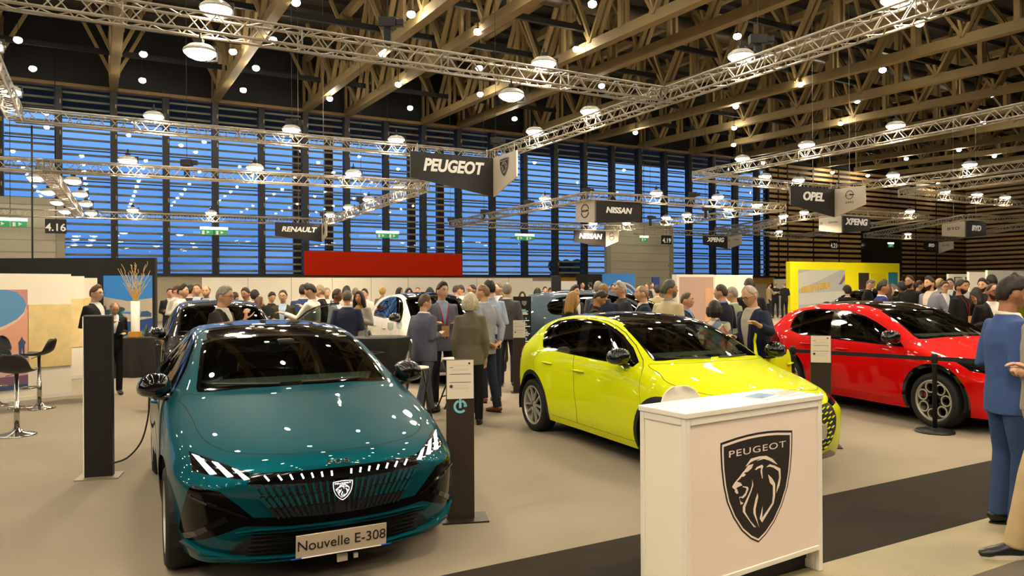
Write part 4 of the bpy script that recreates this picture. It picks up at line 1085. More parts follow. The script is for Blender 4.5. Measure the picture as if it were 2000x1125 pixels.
def cut_common(car, roof_black=True, dlo=DLO_H, fw=FW_H, rw=RW_H, qw=QW_H, fd=FD_H, rd=RD_H, hood=True, clad=0.0, sill=False):
    big = car.W * .27
    sc = lambda f: f.calc_center_median().y > big
    car.region('frame', W2(car, dlo), 'side', cond=sc)
    car.region('front_glass', W2(car, fw), 'side', only=['frame'], cond=sc)
    car.region('rear_glass', W2(car, rw), 'side', only=['frame'], cond=sc)
    if qw: car.region('quarter_glass', W2(car, qw), 'side', only=['frame'], cond=sc)
    car.region('windscreen_edge', F2(car, WS_H), 'front', cond=lambda f: car.fx(.95) < f.calc_center_median().x < car.fx(2.2) and f.normal.z > .2)
    car.region('windscreen', offset_poly(F2(car, WS_H + [(-.03, 1.374), (-.03, 1.05)]), -.022), 'front', only=['windscreen_edge'], cond=lambda f: car.fx(.95) < f.calc_center_median().x < car.fx(2.2))
    car.region('back_window', F2(car, RG_H), 'rear', cond=lambda f: f.calc_center_median().x > car.fx(3.7))
    if roof_black:
        car.region('roof', T2(car, [(1.78, -.05), (1.80, .3), (1.88, .50), (1.98, .545), (2.4, .515), (3.2, .492), (3.75, .475), (4.02, .46), (4.1, -.05)]), 'top', cond=lambda f: f.calc_center_median().z > car.fz(1.3), only=['body'])
    wheel_arch(car, clad)
    if sill: car.region('cladding', W2(car, [(1.2, .15), (1.2, .285), (3.25, .30), (3.25, .15)]), 'side', cond=sc)
    lo = lambda f: f.calc_center_median().y > big and f.normal.z < .9
    car.region('front_door', W2(car, fd), 'side', gap=.004, cond=lo)
    car.region('rear_door', W2(car, rd), 'side', gap=.004, cond=lo)
    if hood:
        hp = hood if isinstance(hood, list) else bonnet_line([(.40, -.05), (.41, .2), (.47, .45), (.60, .64), (.75, .71), (1.0, .755), (1.30, .79), (1.32, .735), (1.22, .66), (1.06, .4), (1.00, .2), (.99, -.05)])
        car.region('hood', T2(car, hp), 'top', gap=.005, cond=lambda f: f.normal.z > .15 and f.calc_center_median().x < car.fx(1.5) and f.calc_center_median().z > .6)
def finish_common(car, root, P, roofm=None, wheels='y', caliper=None, mirror=M_gloss, glassm=(M_side, M_dark), extra=(), open_side=0, open_deg=55, trim=None, clad=M_plas, steer=0.0, seatm=None, wheel_side=-1, handle=None, mirror_base=(1.50, .86, .99)):
    """assemble parts; extra: list of (region, material) kept in the body mesh"""
    trim = trim or M_gloss
    body = car.part('body', [(['body'], P), (['gap'], M_gapm), (['cladding'], clad), (['windscreen_edge', 'frame'], trim)] + list(extra), root)
    car.part('windscreen', [(['windscreen'], M_wind)], root)
    car.part('back_window', [(['back_window'], M_dark)], root)
    car.part('roof_panel', [(['roof'], roofm or P)], root)
    car.part('bonnet', [(['hood'], P)], root)
    if car.faces('quarter_glass'):
        for sg in (1, -1): car.part('quarter_window', [(['quarter_glass'], glassm[1])], root, side=sg)
    glassless = ['body', 'gap', 'cladding', 'windscreen_edge', 'frame', 'roof', 'hood'] + [e for g in extra for e in g[0]]
    car.part('cabin_lining', [(glassless + ['rear_door'], M_intr)], root, off=-.022, flip=True)
    hx = car.fx(1.33)
    for sg in (1, -1):
        d = car.part('front_door', [(['front_door'], P)], root, side=sg)
        g = car.part('front_window', [(['front_glass'], glassm[0])], d, side=sg)
        li = car.part('door_lining', [(['front_door'], M_intr)], d, side=sg, off=-.024, flip=True)
        d2 = car.part('rear_door', [(['rear_door'], P)], root, side=sg)
        car.part('rear_window', [(['rear_glass'], glassm[1])], d2, side=sg)
        for dd, hxx, zz in ((d, 2.36, .835), (d2, 3.10, .86)):
            c, n = car.hit('side', car.fx(hxx), car.fz(zz))
            mb = MB(); mb.tube([(c.x - .11, c.y - .004, c.z), (c.x - .07, c.y + .022, c.z + .002), (c.x + .07, c.y + .022, c.z + .002), (c.x + .11, c.y - .004, c.z)], [(.016, .01)] * 4, 8)
            if sg < 0: mb.v = [(a, -b, cc) for a, b, cc in mb.v]; mb.f = [f[::-1] for f in mb.f]
            mb.build('door_handle', handle or P, dd, smooth=True)
        mi = mirror_part(car, root, sg, mirror, base=mirror_base, parent=d if sg == open_side else None)
        if sg == open_side:
            # swing the door on its front edge
            piv = Vector((hx, sg * car.W * .46, 0)); a = radians(open_deg) * sg
            d.matrix_local = Matrix.Translation(piv) @ Matrix.Rotation(a, 4, 'Z') @ Matrix.Translation(-piv)
    arch_liner(car, root); add_wheels(car, root, wheels, caliper=caliper, steer=steer); cabin(car, root, seatm, wheel_side)
    return body
# ---- the cars themselves
SHL = {}
def flipy(mb, sg):
    if sg < 0: mb.v = [(a, -b, c) for a, b, c in mb.v]; mb.f = [f[::-1] for f in mb.f]
def claw_lights(car, root, quads, m=M_drl):
    for q in quads:
        for sg in (1, -1):
            mb = MB(); car.decal(mb, q, 'front', .003, .006, False); flipy(mb, sg); mb.build('light_claw', m, root)
def badge_at(car, root, y, z, s, tilt=.0, lit=True, out=.012):
    c, n = car.hit('front', y, z); n = Vector((n.x, 0, n.z)).normalized()
    M = frame(c + n * out, Vector((0, -1, 0)), n)
    b1, b2 = MB(), MB(); add_emblem(b1, b2, M, s, .006)
    o = b1.build('badge', M_gloss, root); b2.build('badge_lines', mat('badge_lit', 'ffffff', emit=(.95, .94, 1.0), es=1.4) if lit else M_chrome, o)
def number_plate(car, root, x, z, txt, tilt=0.10, w=.52, h=.132, size=.105, M0=None):
    M = frame((x, 0, z), (0, -1, 0), (-cos(tilt), 0, -sin(tilt))) if M0 is None else M0
    mb = MB(); mb.prism([(-w / 2, -h / 2), (w / 2, -h / 2), (w / 2, h / 2), (-w / 2, h / 2)], M, .012); o = mb.build('number_plate', M_plate, root)
    mb = MB(); add_text(mb, txt, M @ Matrix.Translation((0, .004, .0135)), size, ext=.001, sx=1.0); mb.build('plate_lettering', M_ink, o)
    mb = MB(); mb.prism([(-w / 2, -h / 2), (w / 2, -h / 2), (w / 2, -h / 2 + .006), (-w / 2, -h / 2 + .006)], M @ Matrix.Translation((0, 0, .0121)), .001); mb.build('plate_line', M_swhite, o)
    mb = MB()
    for sx_ in (-1, 1): mb.prism([(sx_ * w / 2 - .03, -h / 2), (sx_ * w / 2 + .03, -h / 2), (sx_ * w / 2 + .03, -h / 2 + .007), (sx_ * w / 2 - .03, -h / 2 + .007)], M @ Matrix.Translation((0, 0, .0118)), .002)
    mb.build('plate_blue_end', mat('plate_blue', '1c4fc0', rough=.5), o)
fr = lambda f: f.normal.x < -.02 and f.calc_center_median().x < .75
# ================= teal hatchback
P_teal = paint('paint_teal', '004c5a', metal=1.6, rough=.3)
NOSE308 = dict(x=[.13, .04, .02, .005, .012])
car = Car(nose=NOSE308)
BON = [(.098, -.05), (.10, .10), (.15, .29), (.285, .512), (.44, .635), (.64, .700), (.90, .725), (1.14, .755), (1.27, .78), (1.30, .735), (1.22, .665), (1.07, .4), (1.01, .2), (1.0, -.05)]
cut_common(car, hood=bonnet_line(BON))
HL = [(.772, .770), (.70, .757), (.661, .747), (.573, .721), (.488, .694), (.488, .662), (.608, .676), (.70, .684), (.762, .694)]
car.region('headlight', HL, 'front', gap=.003, only=['body'], cond=fr)
car.region('light_strip', [(-.03, .697), (.3, .699), (.486, .694), (.486, .662), (.505, .642), (.36, .633), (.08, .623), (-.03, .620)], 'front', only=['body'], cond=fr)
car.region('grille', [(-.03, .620), (.08, .623), (.36, .633), (.505, .642), (.352, .448), (.15, .433), (-.03, .431)], 'front', only=['body'], cond=fr)
car.region('intake', [(.795, .595), (.778, .626), (.74, .622), (.637, .602), (.56, .535), (.473, .453), (.536, .40), (.66, .352), (.80, .302), (.832, .345), (.825, .45)], 'front', only=['body'], cond=lambda f: f.normal.x < .25 and f.calc_center_median().x < .6)
car.region('grille_lower', [(-.03, .431), (.15, .433), (.352, .448), (.473, .453), (.536, .402), (.50, .404), (.30, .390), (-.03, .385)], 'front', only=['body'], cond=fr)
car.region('air_dam', [(-.03, .362), (.30, .360), (.46, .354), (.534, .318), (.604, .236), (.3, .214), (-.03, .208)], 'front', only=['body'], cond=fr)
TEAL = empty('car', (0, 0, 0), 0, 'teal hatchback with black roof and lit shield badge, nearest car, front left', 'car')
M_hole = mat('dark_mesh', '0a0a0b', rough=.5, bump=.6, bs=160)
finish_common(car, TEAL, P_teal, roofm=M_gloss, wheels='x', extra=[(['light_strip', 'intake', 'grille_lower'], mat('bumper_black', '040405', rough=.12, spec=.3)), (['grille', 'air_dam'], M_hole)])
for sg in (1, -1): car.part('headlight', [(['headlight'], M_lens)], TEAL, side=sg)
claw_lights(car, TEAL, [[(.757, .760), (.722, .753), (.650, .690), (.683, .684)], [(.664, .738), (.634, .733), (.570, .681), (.600, .675)], [(.570, .714), (.544, .708), (.490, .668), (.517, .662)]])
for yt, yb_ in ((.415, .393), (.346, .327), (.283, .270), (.224, .212), (.168, .160), (.113, .108), (.057, .055)):
    for sg in (1, -1): mb = MB(); car.strip(mb, [(yt, .682), (yb_, .655)], .0085, 'front', .002, .004, False); flipy(mb, sg); mb.build('light_dash', M_drl, TEAL)
for nm, m, za, zb2 in (('grille_bar', P_teal, .628, .572), ('grille_bar', mat('paint_teal_dark', '0a4c55', metal=.45, rough=.3), .566, .508), ('grille_bar', mat('grille_grey', '23272b', rough=.35, metal=.4), .502, .444)):
    for k in range(12):
        yt = .04 + .0395 * k; f_ = lambda z: yt * (1 - .30 * (.63 - z) / .19) + .006
        w0 = .018 if za > .6 else (.017 if za > .55 else .012)
        for sg in (1, -1): mb = MB(); car.strip(mb, [(f_(za), za), (f_(zb2), zb2)], w0 * (.55 + .05 * k), 'front', .002, .010, False); flipy(mb, sg); mb.build(nm, m, TEAL)
mb = MB()
for z in (.568, .505): car.strip(mb, [(.0, z), (.2, z + .003), (.43, z + .006)] if z > .55 else [(.0, z), (.2, z + .003), (.39, z + .006)], .012, 'front', -.002, .004)
mb.build('grille_crossbar', mat('grille_brown', '5a4c44', rough=.2, metal=.8), TEAL)
mb = MB()
for z in (.235, .262, .289, .316, .34): car.strip(mb, [(.0, z), (.3, z + .004), (.50 - (z - .235) * .2, z + .008)], .010, 'front', .0, .012)
mb.build('air_dam_rib', M_plas, TEAL)
mb = MB(); car.strip(mb, [(0, .374), (.3, .376), (.47, .378), (.56, .365)], .018, 'front', .004, .016); mb.build('bumper_blade', P_teal, TEAL)
mb = MB(); car.strip(mb, [(0, .200), (.3, .205), (.56, .222), (.72, .262), (.80, .31)], .026, 'front', .002, .030); mb.build('front_lip', P_teal, TEAL)
for sg in (1, -1):
    mb = MB(); car.strip(mb, [(.80, .33), (.70, .40), (.60, .455)], .03, 'front', .002, .012, False); flipy(mb, sg); mb.build('intake_fin', M_gloss, TEAL)
    mb = MB(); car.strip(mb, [(.79, .57), (.70, .535), (.6, .50), (.50, .455)], .012, 'front', .002, .010, False); flipy(mb, sg); mb.build('intake_trim', M_gloss, TEAL)
badge_at(car, TEAL, 0, .572, .074, out=.02)
c, n = car.hit('front', .016, .727)
mb = MB(); add_text(mb, '308', frame(c + n * .003, (0, -1, 0), n), .042, bold=.0, ext=.002, sx=2.0, space=1.15); mb.build('model_badge', M_chrome, TEAL)
number_plate(car, TEAL, .012, .277, 'Nouvelle E-308', size=.082)
mb = MB(); c, n = car.hit('front', .02, .2); mb.box((.09, -.02, .15), (.02, .06, .04)); mb.box((.09, -.10, .15), (.02, .025, .025)); mb.build('paper_tag', mat('paper_white', 'd8d0c0', rough=.8), TEAL)
mb = MB()
for y0 in (.15, -.42):
    q = [car.hit('front', y0 + t, 1.055 + .01 * t, .012)[0] for t in (0, .12, .26, .42)]; mb.tube(q, .008, 6)
mb.build('wiper', M_plas, TEAL)
mb = MB(); c, n = car.hit('front', -.46, 1.33); M = frame(c + n * .002, (0, -1, 0), n); mb.prism([(-.06, -.011), (.06, -.011), (.06, .011), (-.06, .011)], M, .001); mb.build('window_sticker', mat('sticker_grey', '9aa49c', rough=.6), TEAL)
place_car(TEAL, (-.98, 4.256, 0), 27.3, car)
# ================= yellow hatchback
P_yel = paint('paint_yellow', 'ccd806', metal=.0, rough=.25)
car = Car(L=4.055, W=1.765, Hh=1.435, wb=2.54, fo=.83, zbelt=.96, tyre=.312)
inv = lambda P: [(interp(x, [-.2, 0, car.fo, car.fo + car.wb, car.L, car.L + .23], [-.2, 0, .855, 3.53, 4.367, 4.6]), interp(z, [0, .2, .96, 1.445, 1.595], [0, .2, .965, 1.45, 1.6])) for x, z in P]
DL = [(1.33, .957), (1.31, 1.0), (1.50, 1.125), (1.734, 1.236), (1.92, 1.298), (2.106, 1.335), (2.30, 1.357), (2.531, 1.366), (2.9, 1.362), (3.24, 1.325), (3.37, 1.27), (3.40, 1.21), (3.32, 1.10), (3.20, 1.015), (3.1, 1.0), (2.381, .984), (1.756, .969)]
FWy = [(1.57, .988), (1.59, 1.08), (1.76, 1.215), (2.0, 1.297), (2.2, 1.33), (2.395, 1.342), (2.19, 1.0), (1.9, .995)]
RWy = [(2.37, 1.005), (2.60, 1.345), (2.9, 1.338), (3.20, 1.302), (3.06, 1.025), (2.7, 1.015)]
QWy = [(3.10, 1.035), (3.255, 1.290), (3.34, 1.25), (3.365, 1.21), (3.28, 1.10), (3.19, 1.035)]
FDy = [(1.14, .45), (1.11, .64), (1.17, .90), (1.22, .955), (1.30, 1.02), (1.50, 1.145), (1.734, 1.254), (1.92, 1.314), (2.106, 1.352), (2.30, 1.374), (2.55, 1.384), (2.408, .985), (2.354, .784), (2.333, .58), (2.302, .40), (2.33, .262), (1.26, .262), (1.18, .33)]
RDy = [(2.418, .985), (2.56, 1.384), (2.9, 1.378), (3.26, 1.335), (3.30, 1.25), (3.15, 1.02), (3.33, .87), (3.244, .63), (3.19, .55), (3.03, .46), (2.95, .36), (2.90, .27), (2.34, .262), (2.312, .40), (2.343, .58), (2.364, .784)]
BONy = [(.20, -.05), (.21, .2), (.26, .42), (.40, .60), (.62, .715), (.86, .76), (1.02, .72), (1.16, .72), (1.20, .70), (1.14, .62), (1.02, .4), (.97, .2), (.96, -.05)]
iT = lambda P: [(interp(x, [-.2, 0, car.fo, car.fo + car.wb, car.L, car.L + .23], [-.2, 0, .855, 3.53, 4.367, 4.6]), y * 1.852 / car.W) for x, y in P]
cut_common(car, dlo=inv(DL), fw=inv(FWy), rw=inv(RWy), qw=inv(QWy), fd=inv(FDy), rd=inv(RDy), hood=bonnet_line(iT(BONy)), clad=.05)
car.region('headlight', [(.40, .70), (.52, .735), (.64, .755), (.72, .765), (.70, .70), (.58, .675), (.45, .665)], 'front', gap=.003, only=['body'], cond=fr)
car.region('grille', [(-.03, .685), (.20, .69), (.39, .70), (.45, .66), (.50, .56), (.50, .46), (.45, .36), (.36, .29), (.15, .265), (-.03, .262)], 'front', only=['body'], cond=fr)
car.region('fang', [(.655, .62), (.675, .62), (.69, .42), (.66, .38), (.645, .45)], 'front', only=['body'], cond=fr)
car.region('lip', [(-.03, .235), (.3, .243), (.45, .275), (.56, .235), (.68, .20), (.60, .10), (-.03, .10)], 'front', only=['body'], cond=lambda f: f.calc_center_median().x < .5)
car.region('tail_light', [(.78, .84), (.60, .87), (.60, .95), (.74, .985)], 'rear', only=['body'], cond=lambda f: f.calc_center_median().x > 3.4)
YEL = empty('car', (0, 0, 0), 0, 'acid yellow hatchback with black roof, its far door standing open, behind the white counter', 'car')
finish_common(car, YEL, P_yel, roofm=M_gloss, wheels='y', open_side=-1, open_deg=58, extra=[(['lip', 'fang'], M_gloss), (['grille'], M_hole)])
for sg in (1, -1):
    car.part('headlight', [(['headlight'], M_lens)], YEL, side=sg); car.part('tail_light', [(['tail_light'], M_red)], YEL, side=sg)
mb = MB()
for r in range(9):
    z = .305 + .044 * r
    for k in range(7):
        y = .03 + .075 * k + (.03 if r % 2 else 0); yy = min(.49, .40 + .35 * abs(z - .26)) if z < .36 else (.47 if z < .6 else .42)
        if y < yy - .04: car.strip(mb, [(y, z), (y + .042, z + .014)], .008, 'front', .001, .008)
mb.build('grille_dash', P_yel, YEL)
badge_at(car, YEL, 0, .60, .074, lit=False)
number_plate(car, YEL, -.012, .475, '208', w=.50, size=.105)
mb = MB(); q = car.w((2.3, 0, 1.30)); mb.box((car.fx(2.6), -.05, 1.16), (.02, .26, .18)); mb.build('info_card', mat('card_pale', 'b7c4bd', rough=.6), YEL)
mb = MB()
for y0 in (.12, -.40): mb.tube([car.hit('front', y0 + t, 1.03 + .01 * t, .012)[0] for t in (0, .12, .26, .42)], .008, 6)
mb.build('wiper', M_plas, YEL)
place_car(YEL, (2.45, 6.26, 0), 25.5, car)
# ================= red hatchback
P_red = paint('paint_red', 'c80000', metal=.0, rough=.25)
car = Car(L=4.173, W=1.79, Hh=1.50, wb=2.557, fo=.83, zbelt=.985, tyre=.335)
inv = lambda P: [(interp(x, [-.2, 0, car.fo, car.fo + car.wb, car.L, car.L + .23], [-.2, 0, .855, 3.53, 4.367, 4.6]), interp(z, [0, .2, .985, 1.51, 1.66], [0, .2, .965, 1.45, 1.6])) for x, z in P]
DLr = [(1.27, .947), (1.45, 1.06), (1.635, 1.158), (1.84, 1.243), (2.041, 1.308), (2.3, 1.358), (2.588, 1.382), (3.0, 1.385), (3.318, 1.353), (3.43, 1.29), (3.452, 1.24), (3.43, 1.12), (3.387, 1.05), (3.134, 1.0), (2.3, .972)]
FWr = [(1.50, .985), (1.52, 1.06), (1.66, 1.145), (1.85, 1.222), (2.05, 1.285), (2.3, 1.335), (2.486, 1.352), (2.331, .993), (1.9, .98)]
RWr = [(2.533, 1.0), (2.655, 1.358), (3.0, 1.360), (3.28, 1.33), (3.15, 1.02), (2.9, 1.01)]
QWr = [(3.19, 1.03), (3.325, 1.325), (3.40, 1.28), (3.42, 1.235), (3.40, 1.13), (3.36, 1.06)]
FDr = [(1.24, .45), (1.225, .64), (1.23, .90), (1.26, .93), (1.45, 1.08), (1.635, 1.178), (1.84, 1.262), (2.041, 1.326), (2.3, 1.375), (2.60, 1.398), (2.44, .98), (2.44, .55), (2.40, .30), (1.36, .29), (1.28, .34)]
RDr = [(2.45, .98), (2.61, 1.398), (3.0, 1.40), (3.33, 1.365), (3.34, 1.3), (3.20, 1.02), (3.30, .84), (3.22, .70), (3.02, .58), (2.92, .42), (2.88, .30), (2.41, .30), (2.45, .55)]
cut_common(car, dlo=inv(DLr), fw=inv(FWr), rw=inv(RWr), qw=inv(QWr), fd=inv(FDr), rd=inv(RDr), hood=True, clad=.045)
car.region('headlight', [(.38, .70), (.46, .80), (.62, .83), (.76, .83), (.76, .73), (.66, .70), (.55, .66)], 'front', gap=.003, only=['body'], cond=fr)
car.region('grille', [(-.03, .70), (.14, .70), (.10, .5), (.5, .45), (.62, .36), (.55, .24), (-.03, .22)], 'front', only=['body'], cond=fr)
RED = empty('car', (0, 0, 0), 0, 'red hatchback with black roof and round-holed wheels behind the belt barrier', 'car')
finish_common(car, RED, P_red, roofm=M_gloss, wheels='o', caliper=mat('caliper_red', 'c01414', rough=.3), clad=M_gloss, extra=[(['grille'], M_hole)], mirror_base=(1.46, .86, .985))
for sg in (1, -1): car.part('headlight', [(['headlight'], M_lens)], RED, side=sg)
place_car(RED, (6.15, 8.45, 0), 20, car)
# ================= the other cars
def plain_car(P, lab, pos, th, suv=True, L=4.5, W=1.88, Hh=1.64, wb=2.7, fo=.92, zb=1.08, tyre=.35, roofm=None, open_side=0, claws=True, sub=2, wheels='x', glassm=(M_dark, M_dark), cladm=M_plas, open_deg=60):
    car = Car(L=L, W=W, Hh=Hh, wb=wb, fo=fo, zbelt=zb, tyre=tyre, table=SUV if suv else HATCH, sub=sub)
    cut_common(car, clad=.06 if suv else .0, sill=suv)
    k = zb / .965
    car.region('headlight', [(y, z * k) for y, z in HL], 'front', only=['body'], cond=fr)
    car.region('grille', [(y, z * k) for y, z in [(-.03, .66), (.48, .66), (.50, .40), (.66, .30), (.60, .22), (-.03, .21)]], 'front', only=['body'], cond=fr)
    car.region('tail_light', [(.45, .80 * k), (.80, .80 * k), (.80, .90 * k), (.45, .90 * k)], 'rear', only=['body'], cond=lambda f: f.calc_center_median().x > L * .85)
    root = empty('car', (0, 0, 0), 0, lab, 'car')
    finish_common(car, root, P, roofm=roofm or P, wheels=wheels, open_side=open_side, open_deg=open_deg, extra=[(['grille'], M_gloss), (['tail_light'], M_red)], glassm=glassm, clad=cladm)
    for sg in (1, -1): car.part('headlight', [(['headlight'], M_lens)], root, side=sg)
    if claws: claw_lights(car, root, [[(a, b * k) for a, b in q] for q in ([(.757, .760), (.722, .753), (.66, .60), (.69, .60)], [(.664, .738), (.634, .733), (.575, .58), (.605, .58)], [(.570, .714), (.544, .708), (.49, .56), (.517, .56)])])
    place_car(root, pos, th, car); return root, car
P_blk = paint('paint_black', '040405', metal=.2, rough=.2)
plain_car(P_blk, 'glossy black car with its door open behind the teal hatchback', (-3.68, 9.9, 0), 27, suv=False, L=4.30, W=1.80, Hh=1.56, wb=2.605, fo=.87, zb=1.0, tyre=.33, open_side=-1, open_deg=74, sub=2, glassm=(M_side, M_dark))
P_whi = paint('paint_white', 'd9d4ca', metal=.0, rough=.25)
SUVW, _c = plain_car(P_whi, 'white SUV with black roof behind the group of talking people', (-.72, 13.1, 0), 25, roofm=M_gloss, sub=2, glassm=(M_side, M_dark))
P_blu = paint('paint_slate', '34414d', metal=.5, rough=.3)
plain_car(P_blu, 'slate blue SUV with pale window trim behind the yellow hatchback', (4.5, 15.6, 0), 72, sub=2, L=4.6, Hh=1.66)
P_gry = paint('paint_grey', '7e858c', metal=.5, rough=.3)
plain_car(P_gry, 'silver grey SUV parked before the yellow stand wall', (8.6, 21.0, 0), -62, sub=2, L=4.4, roofm=M_gloss, claws=False)
P_olv = paint('paint_olive', '8a8a1c', metal=.3, rough=.3)
plain_car(P_olv, 'olive yellow SUV with black wheel arches at the far right', (14.6, 24.6, 0), -75, sub=1, L=4.4, roofm=M_gloss, claws=False)
plain_car(P_blk, 'black SUV half hidden behind the visitors at the far right', (19.0, 27.0, 0), -70, sub=1, L=4.5, claws=False)
plain_car(P_whi, 'white SUV far behind in front of the right roller door', (5.2, 30.0, 0), 80, sub=1, L=4.5, roofm=M_gloss, claws=False)
# ================================================================== PEOPLE
def sstep(a, b, x): t = np.clip((x - a) / (b - a), 0, 1); return t * t * (3 - 2 * t)
def head_grid(n=36, m=28):
    th = np.linspace(-pi / 2, pi / 2, m + 1)[1:-1]; ph = np.linspace(-pi, pi, n, endpoint=False)
    E, A = np.meshgrid(th, ph, indexing='ij'); E = np.concatenate([[-pi / 2], E.ravel(), [pi / 2]]); A = np.concatenate([[0], A.ravel(), [0]])
    F_ = [(0, 1 + (k + 1) % n, 1 + k) for k in range(n)]
    for i in range(m - 2):
        a = 1 + i * n; b = a + n; F_ += [(a + k, a + (k + 1) % n, b + (k + 1) % n, b + k) for k in range(n)]
    a = 1 + (m - 2) * n; F_ += [(a + k, a + (k + 1) % n, len(E) - 1) for k in range(n)]
    return E, A, F_
def head_surface(E, A, th=0.0, female=False):
    """E elevation, A azimuth (0 = face). returns points, head centre at origin, face towards -y"""
    x = np.cos(E) * np.sin(A); y = -np.cos(E) * np.cos(A); z = np.sin(E)
    low = sstep(0.05, -0.95, z); front = sstep(.35, -.9, y)
    rx = .0765 * (1 - .27 * low) ; ry = .096 * (1 - .10 * low * (1 - front)); rz = .118
    px, py, pz = x * rx, y * ry, z * rz
    py += .016 * low * (1 - front) * 0 - .010 * low * front
    g = lambda a0, sa, z0, sz: np.exp(-((np.abs(A) - a0) / sa) ** 2 - ((z - z0) / sz) ** 2)
    fr = (np.abs(A) < 1.7)
    nose = np.exp(-(A / .15) ** 2) * sstep(.22, -.14, z) * sstep(-.30, -.19, z) * (.022 if not female else .018)
    d = nose + .005 * g(.3, .32, .24, .09) - .010 * g(.36, .17, .10, .10) + .004 * g(.62, .25, -.12, .18) + .006 * g(0, .26, -.42, .045) + .006 * g(0, .24, -.53, .05) - .003 * g(0, .3, -.475, .02) + .010 * g(0, .30, -.80, .12)
    d = d * fr
    py = py - d * 1.0; nrm = np.stack([x, y, z], 1)
    return np.stack([px, py, pz], 1) + nrm * np.asarray(th)[..., None]
HE, HAz, HF = head_grid()
HAIRLINE = lambda A, f, s, b: np.where(np.abs(A) < 1.1, f + (s + .22 - f) * sstep(.45, 1.1, np.abs(A)), np.where(np.abs(A) < 1.9, s + .22 * sstep(1.35, 1.1, np.abs(A)), s + (b - s) * sstep(1.9, 2.4, np.abs(A))))
def hair_mesh(style, rnd):
    z = np.sin(HE); A = HAz; noise = np.sin(A * 7 + z * 9 + rnd) * .5 + np.sin(A * 13 - z * 17 + rnd * 2) * .5
    if style == 'short': line = HAIRLINE(A, .63, .08, -.52); t = .011 + .008 * sstep(.5, .95, z) + .002 * noise
    elif style == 'crew': line = HAIRLINE(A, .66, .12, -.45); t = .006 + .004 * sstep(.3, .9, z) + 0 * noise
    elif style == 'quiff': line = HAIRLINE(A, .62, .10, -.48); t = .010 + .024 * sstep(.5, .95, z) * sstep(2.6, .6, np.abs(A)) + .003 * noise
    elif style == 'curly': line = HAIRLINE(A, .48, .0, -.6); t = .028 + .006 * noise
    elif style == 'fringe': line = HAIRLINE(A, 2.0, .12, -.5); t = .009 + .001 * noise; t = t * sstep(.62, .45, z) * sstep(1.0, 1.35, np.abs(A))
    elif style == 'recede': line = HAIRLINE(A, .80, .14, -.48); t = .009 + .002 * noise
    elif style == 'bob': line = HAIRLINE(A, .42, -.85, -.93); t = .026 + .012 * sstep(.6, -.4, z) + .002 * noise
    elif style == 'long': line = HAIRLINE(A, .50, -.75, -1.2); t = .020 + .008 * sstep(.6, -.4, z) + .003 * noise
    elif style == 'cap': line = HAIRLINE(A, .38, .18, .0); t = .016 + 0 * noise
    elif style == 'beard': line = None; t = .0045 + .001 * noise
    if style == 'beard':
        k = sstep(-.30, -.42, z - .26 * sstep(.5, 1.25, np.abs(A))) * sstep(1.5, 1.25, np.abs(A)) * (1 - np.exp(-(A / .26) ** 2 - ((z + .47) / .085) ** 2))
    else: k = sstep(0, .10 + .14 * sstep(1.2, .7, np.abs(A)) * (style != 'cap'), z - line)
    return head_surface(HE, HAz, t * k - .005 * (1 - k) - .012 * sstep(.7, 1, 1 - k))
def sm(mb, name, m, parent, vox, smooth=4, keep_ms=None):
    """union of all pieces in mb into one continuous smooth surface"""
    o = mb.build(name, m, None, smooth=True)
    r = o.modifiers.new('r', 'REMESH'); r.mode = 'VOXEL'; r.voxel_size = vox; r.use_smooth_shade = True
    if smooth: s = o.modifiers.new('s', 'SMOOTH'); s.iterations = smooth; s.factor = .5
    me = mesh_of(o); old = o.data; o.modifiers.clear(); o.data = me; bpy.data.meshes.remove(old)
    me.polygons.foreach_set('use_smooth', [True] * len(me.polygons))
    if parent is not None: o.parent = parent
    return o
def split_faces(o, test, name, m):
    """move faces whose centre passes test to a child object (the shirt front showing in an open jacket)"""
    me = o.data; n = len(me.polygons); C = np.empty(n * 3); me.polygons.foreach_get('center', C); N = np.empty(n * 3); me.polygons.foreach_get('normal', N)
    sel = test(C.reshape(-1, 3), N.reshape(-1, 3))
    if not sel.any(): return None
    bm = bmesh.new(); bm.from_mesh(me); bm.faces.ensure_lookup_table()
    ed = [e for e in bm.edges if len(e.link_faces) == 2 and sel[e.link_faces[0].index] != sel[e.link_faces[1].index]]; nb = {}
    for e in ed:
        a, b = e.verts; nb.setdefault(a, []).append(b); nb.setdefault(b, []).append(a)
    for it in range(5):
        new = {v: v.co * .4 + sum((q.co for q in n), Vector()) / len(n) * .6 for v, n in nb.items()}
        for v, c in new.items(): v.co = c
    b2 = bm.copy(); b2.faces.ensure_lookup_table()
    bmesh.ops.delete(bm, geom=[bm.faces[i] for i in np.nonzero(sel)[0]], context='FACES'); bm.to_mesh(me); bm.free()
    bmesh.ops.delete(b2, geom=[b2.faces[i] for i in np.nonzero(~sel)[0]], context='FACES')
    m2 = bpy.data.meshes.new(name); b2.to_mesh(m2); b2.free(); m2.materials.clear(); m2.materials.append(m)
    m2.polygons.foreach_set('use_smooth', [True] * len(m2.polygons))
    c = bpy.data.objects.new(name, m2); COL.objects.link(c); c.parent = o.parent; return c
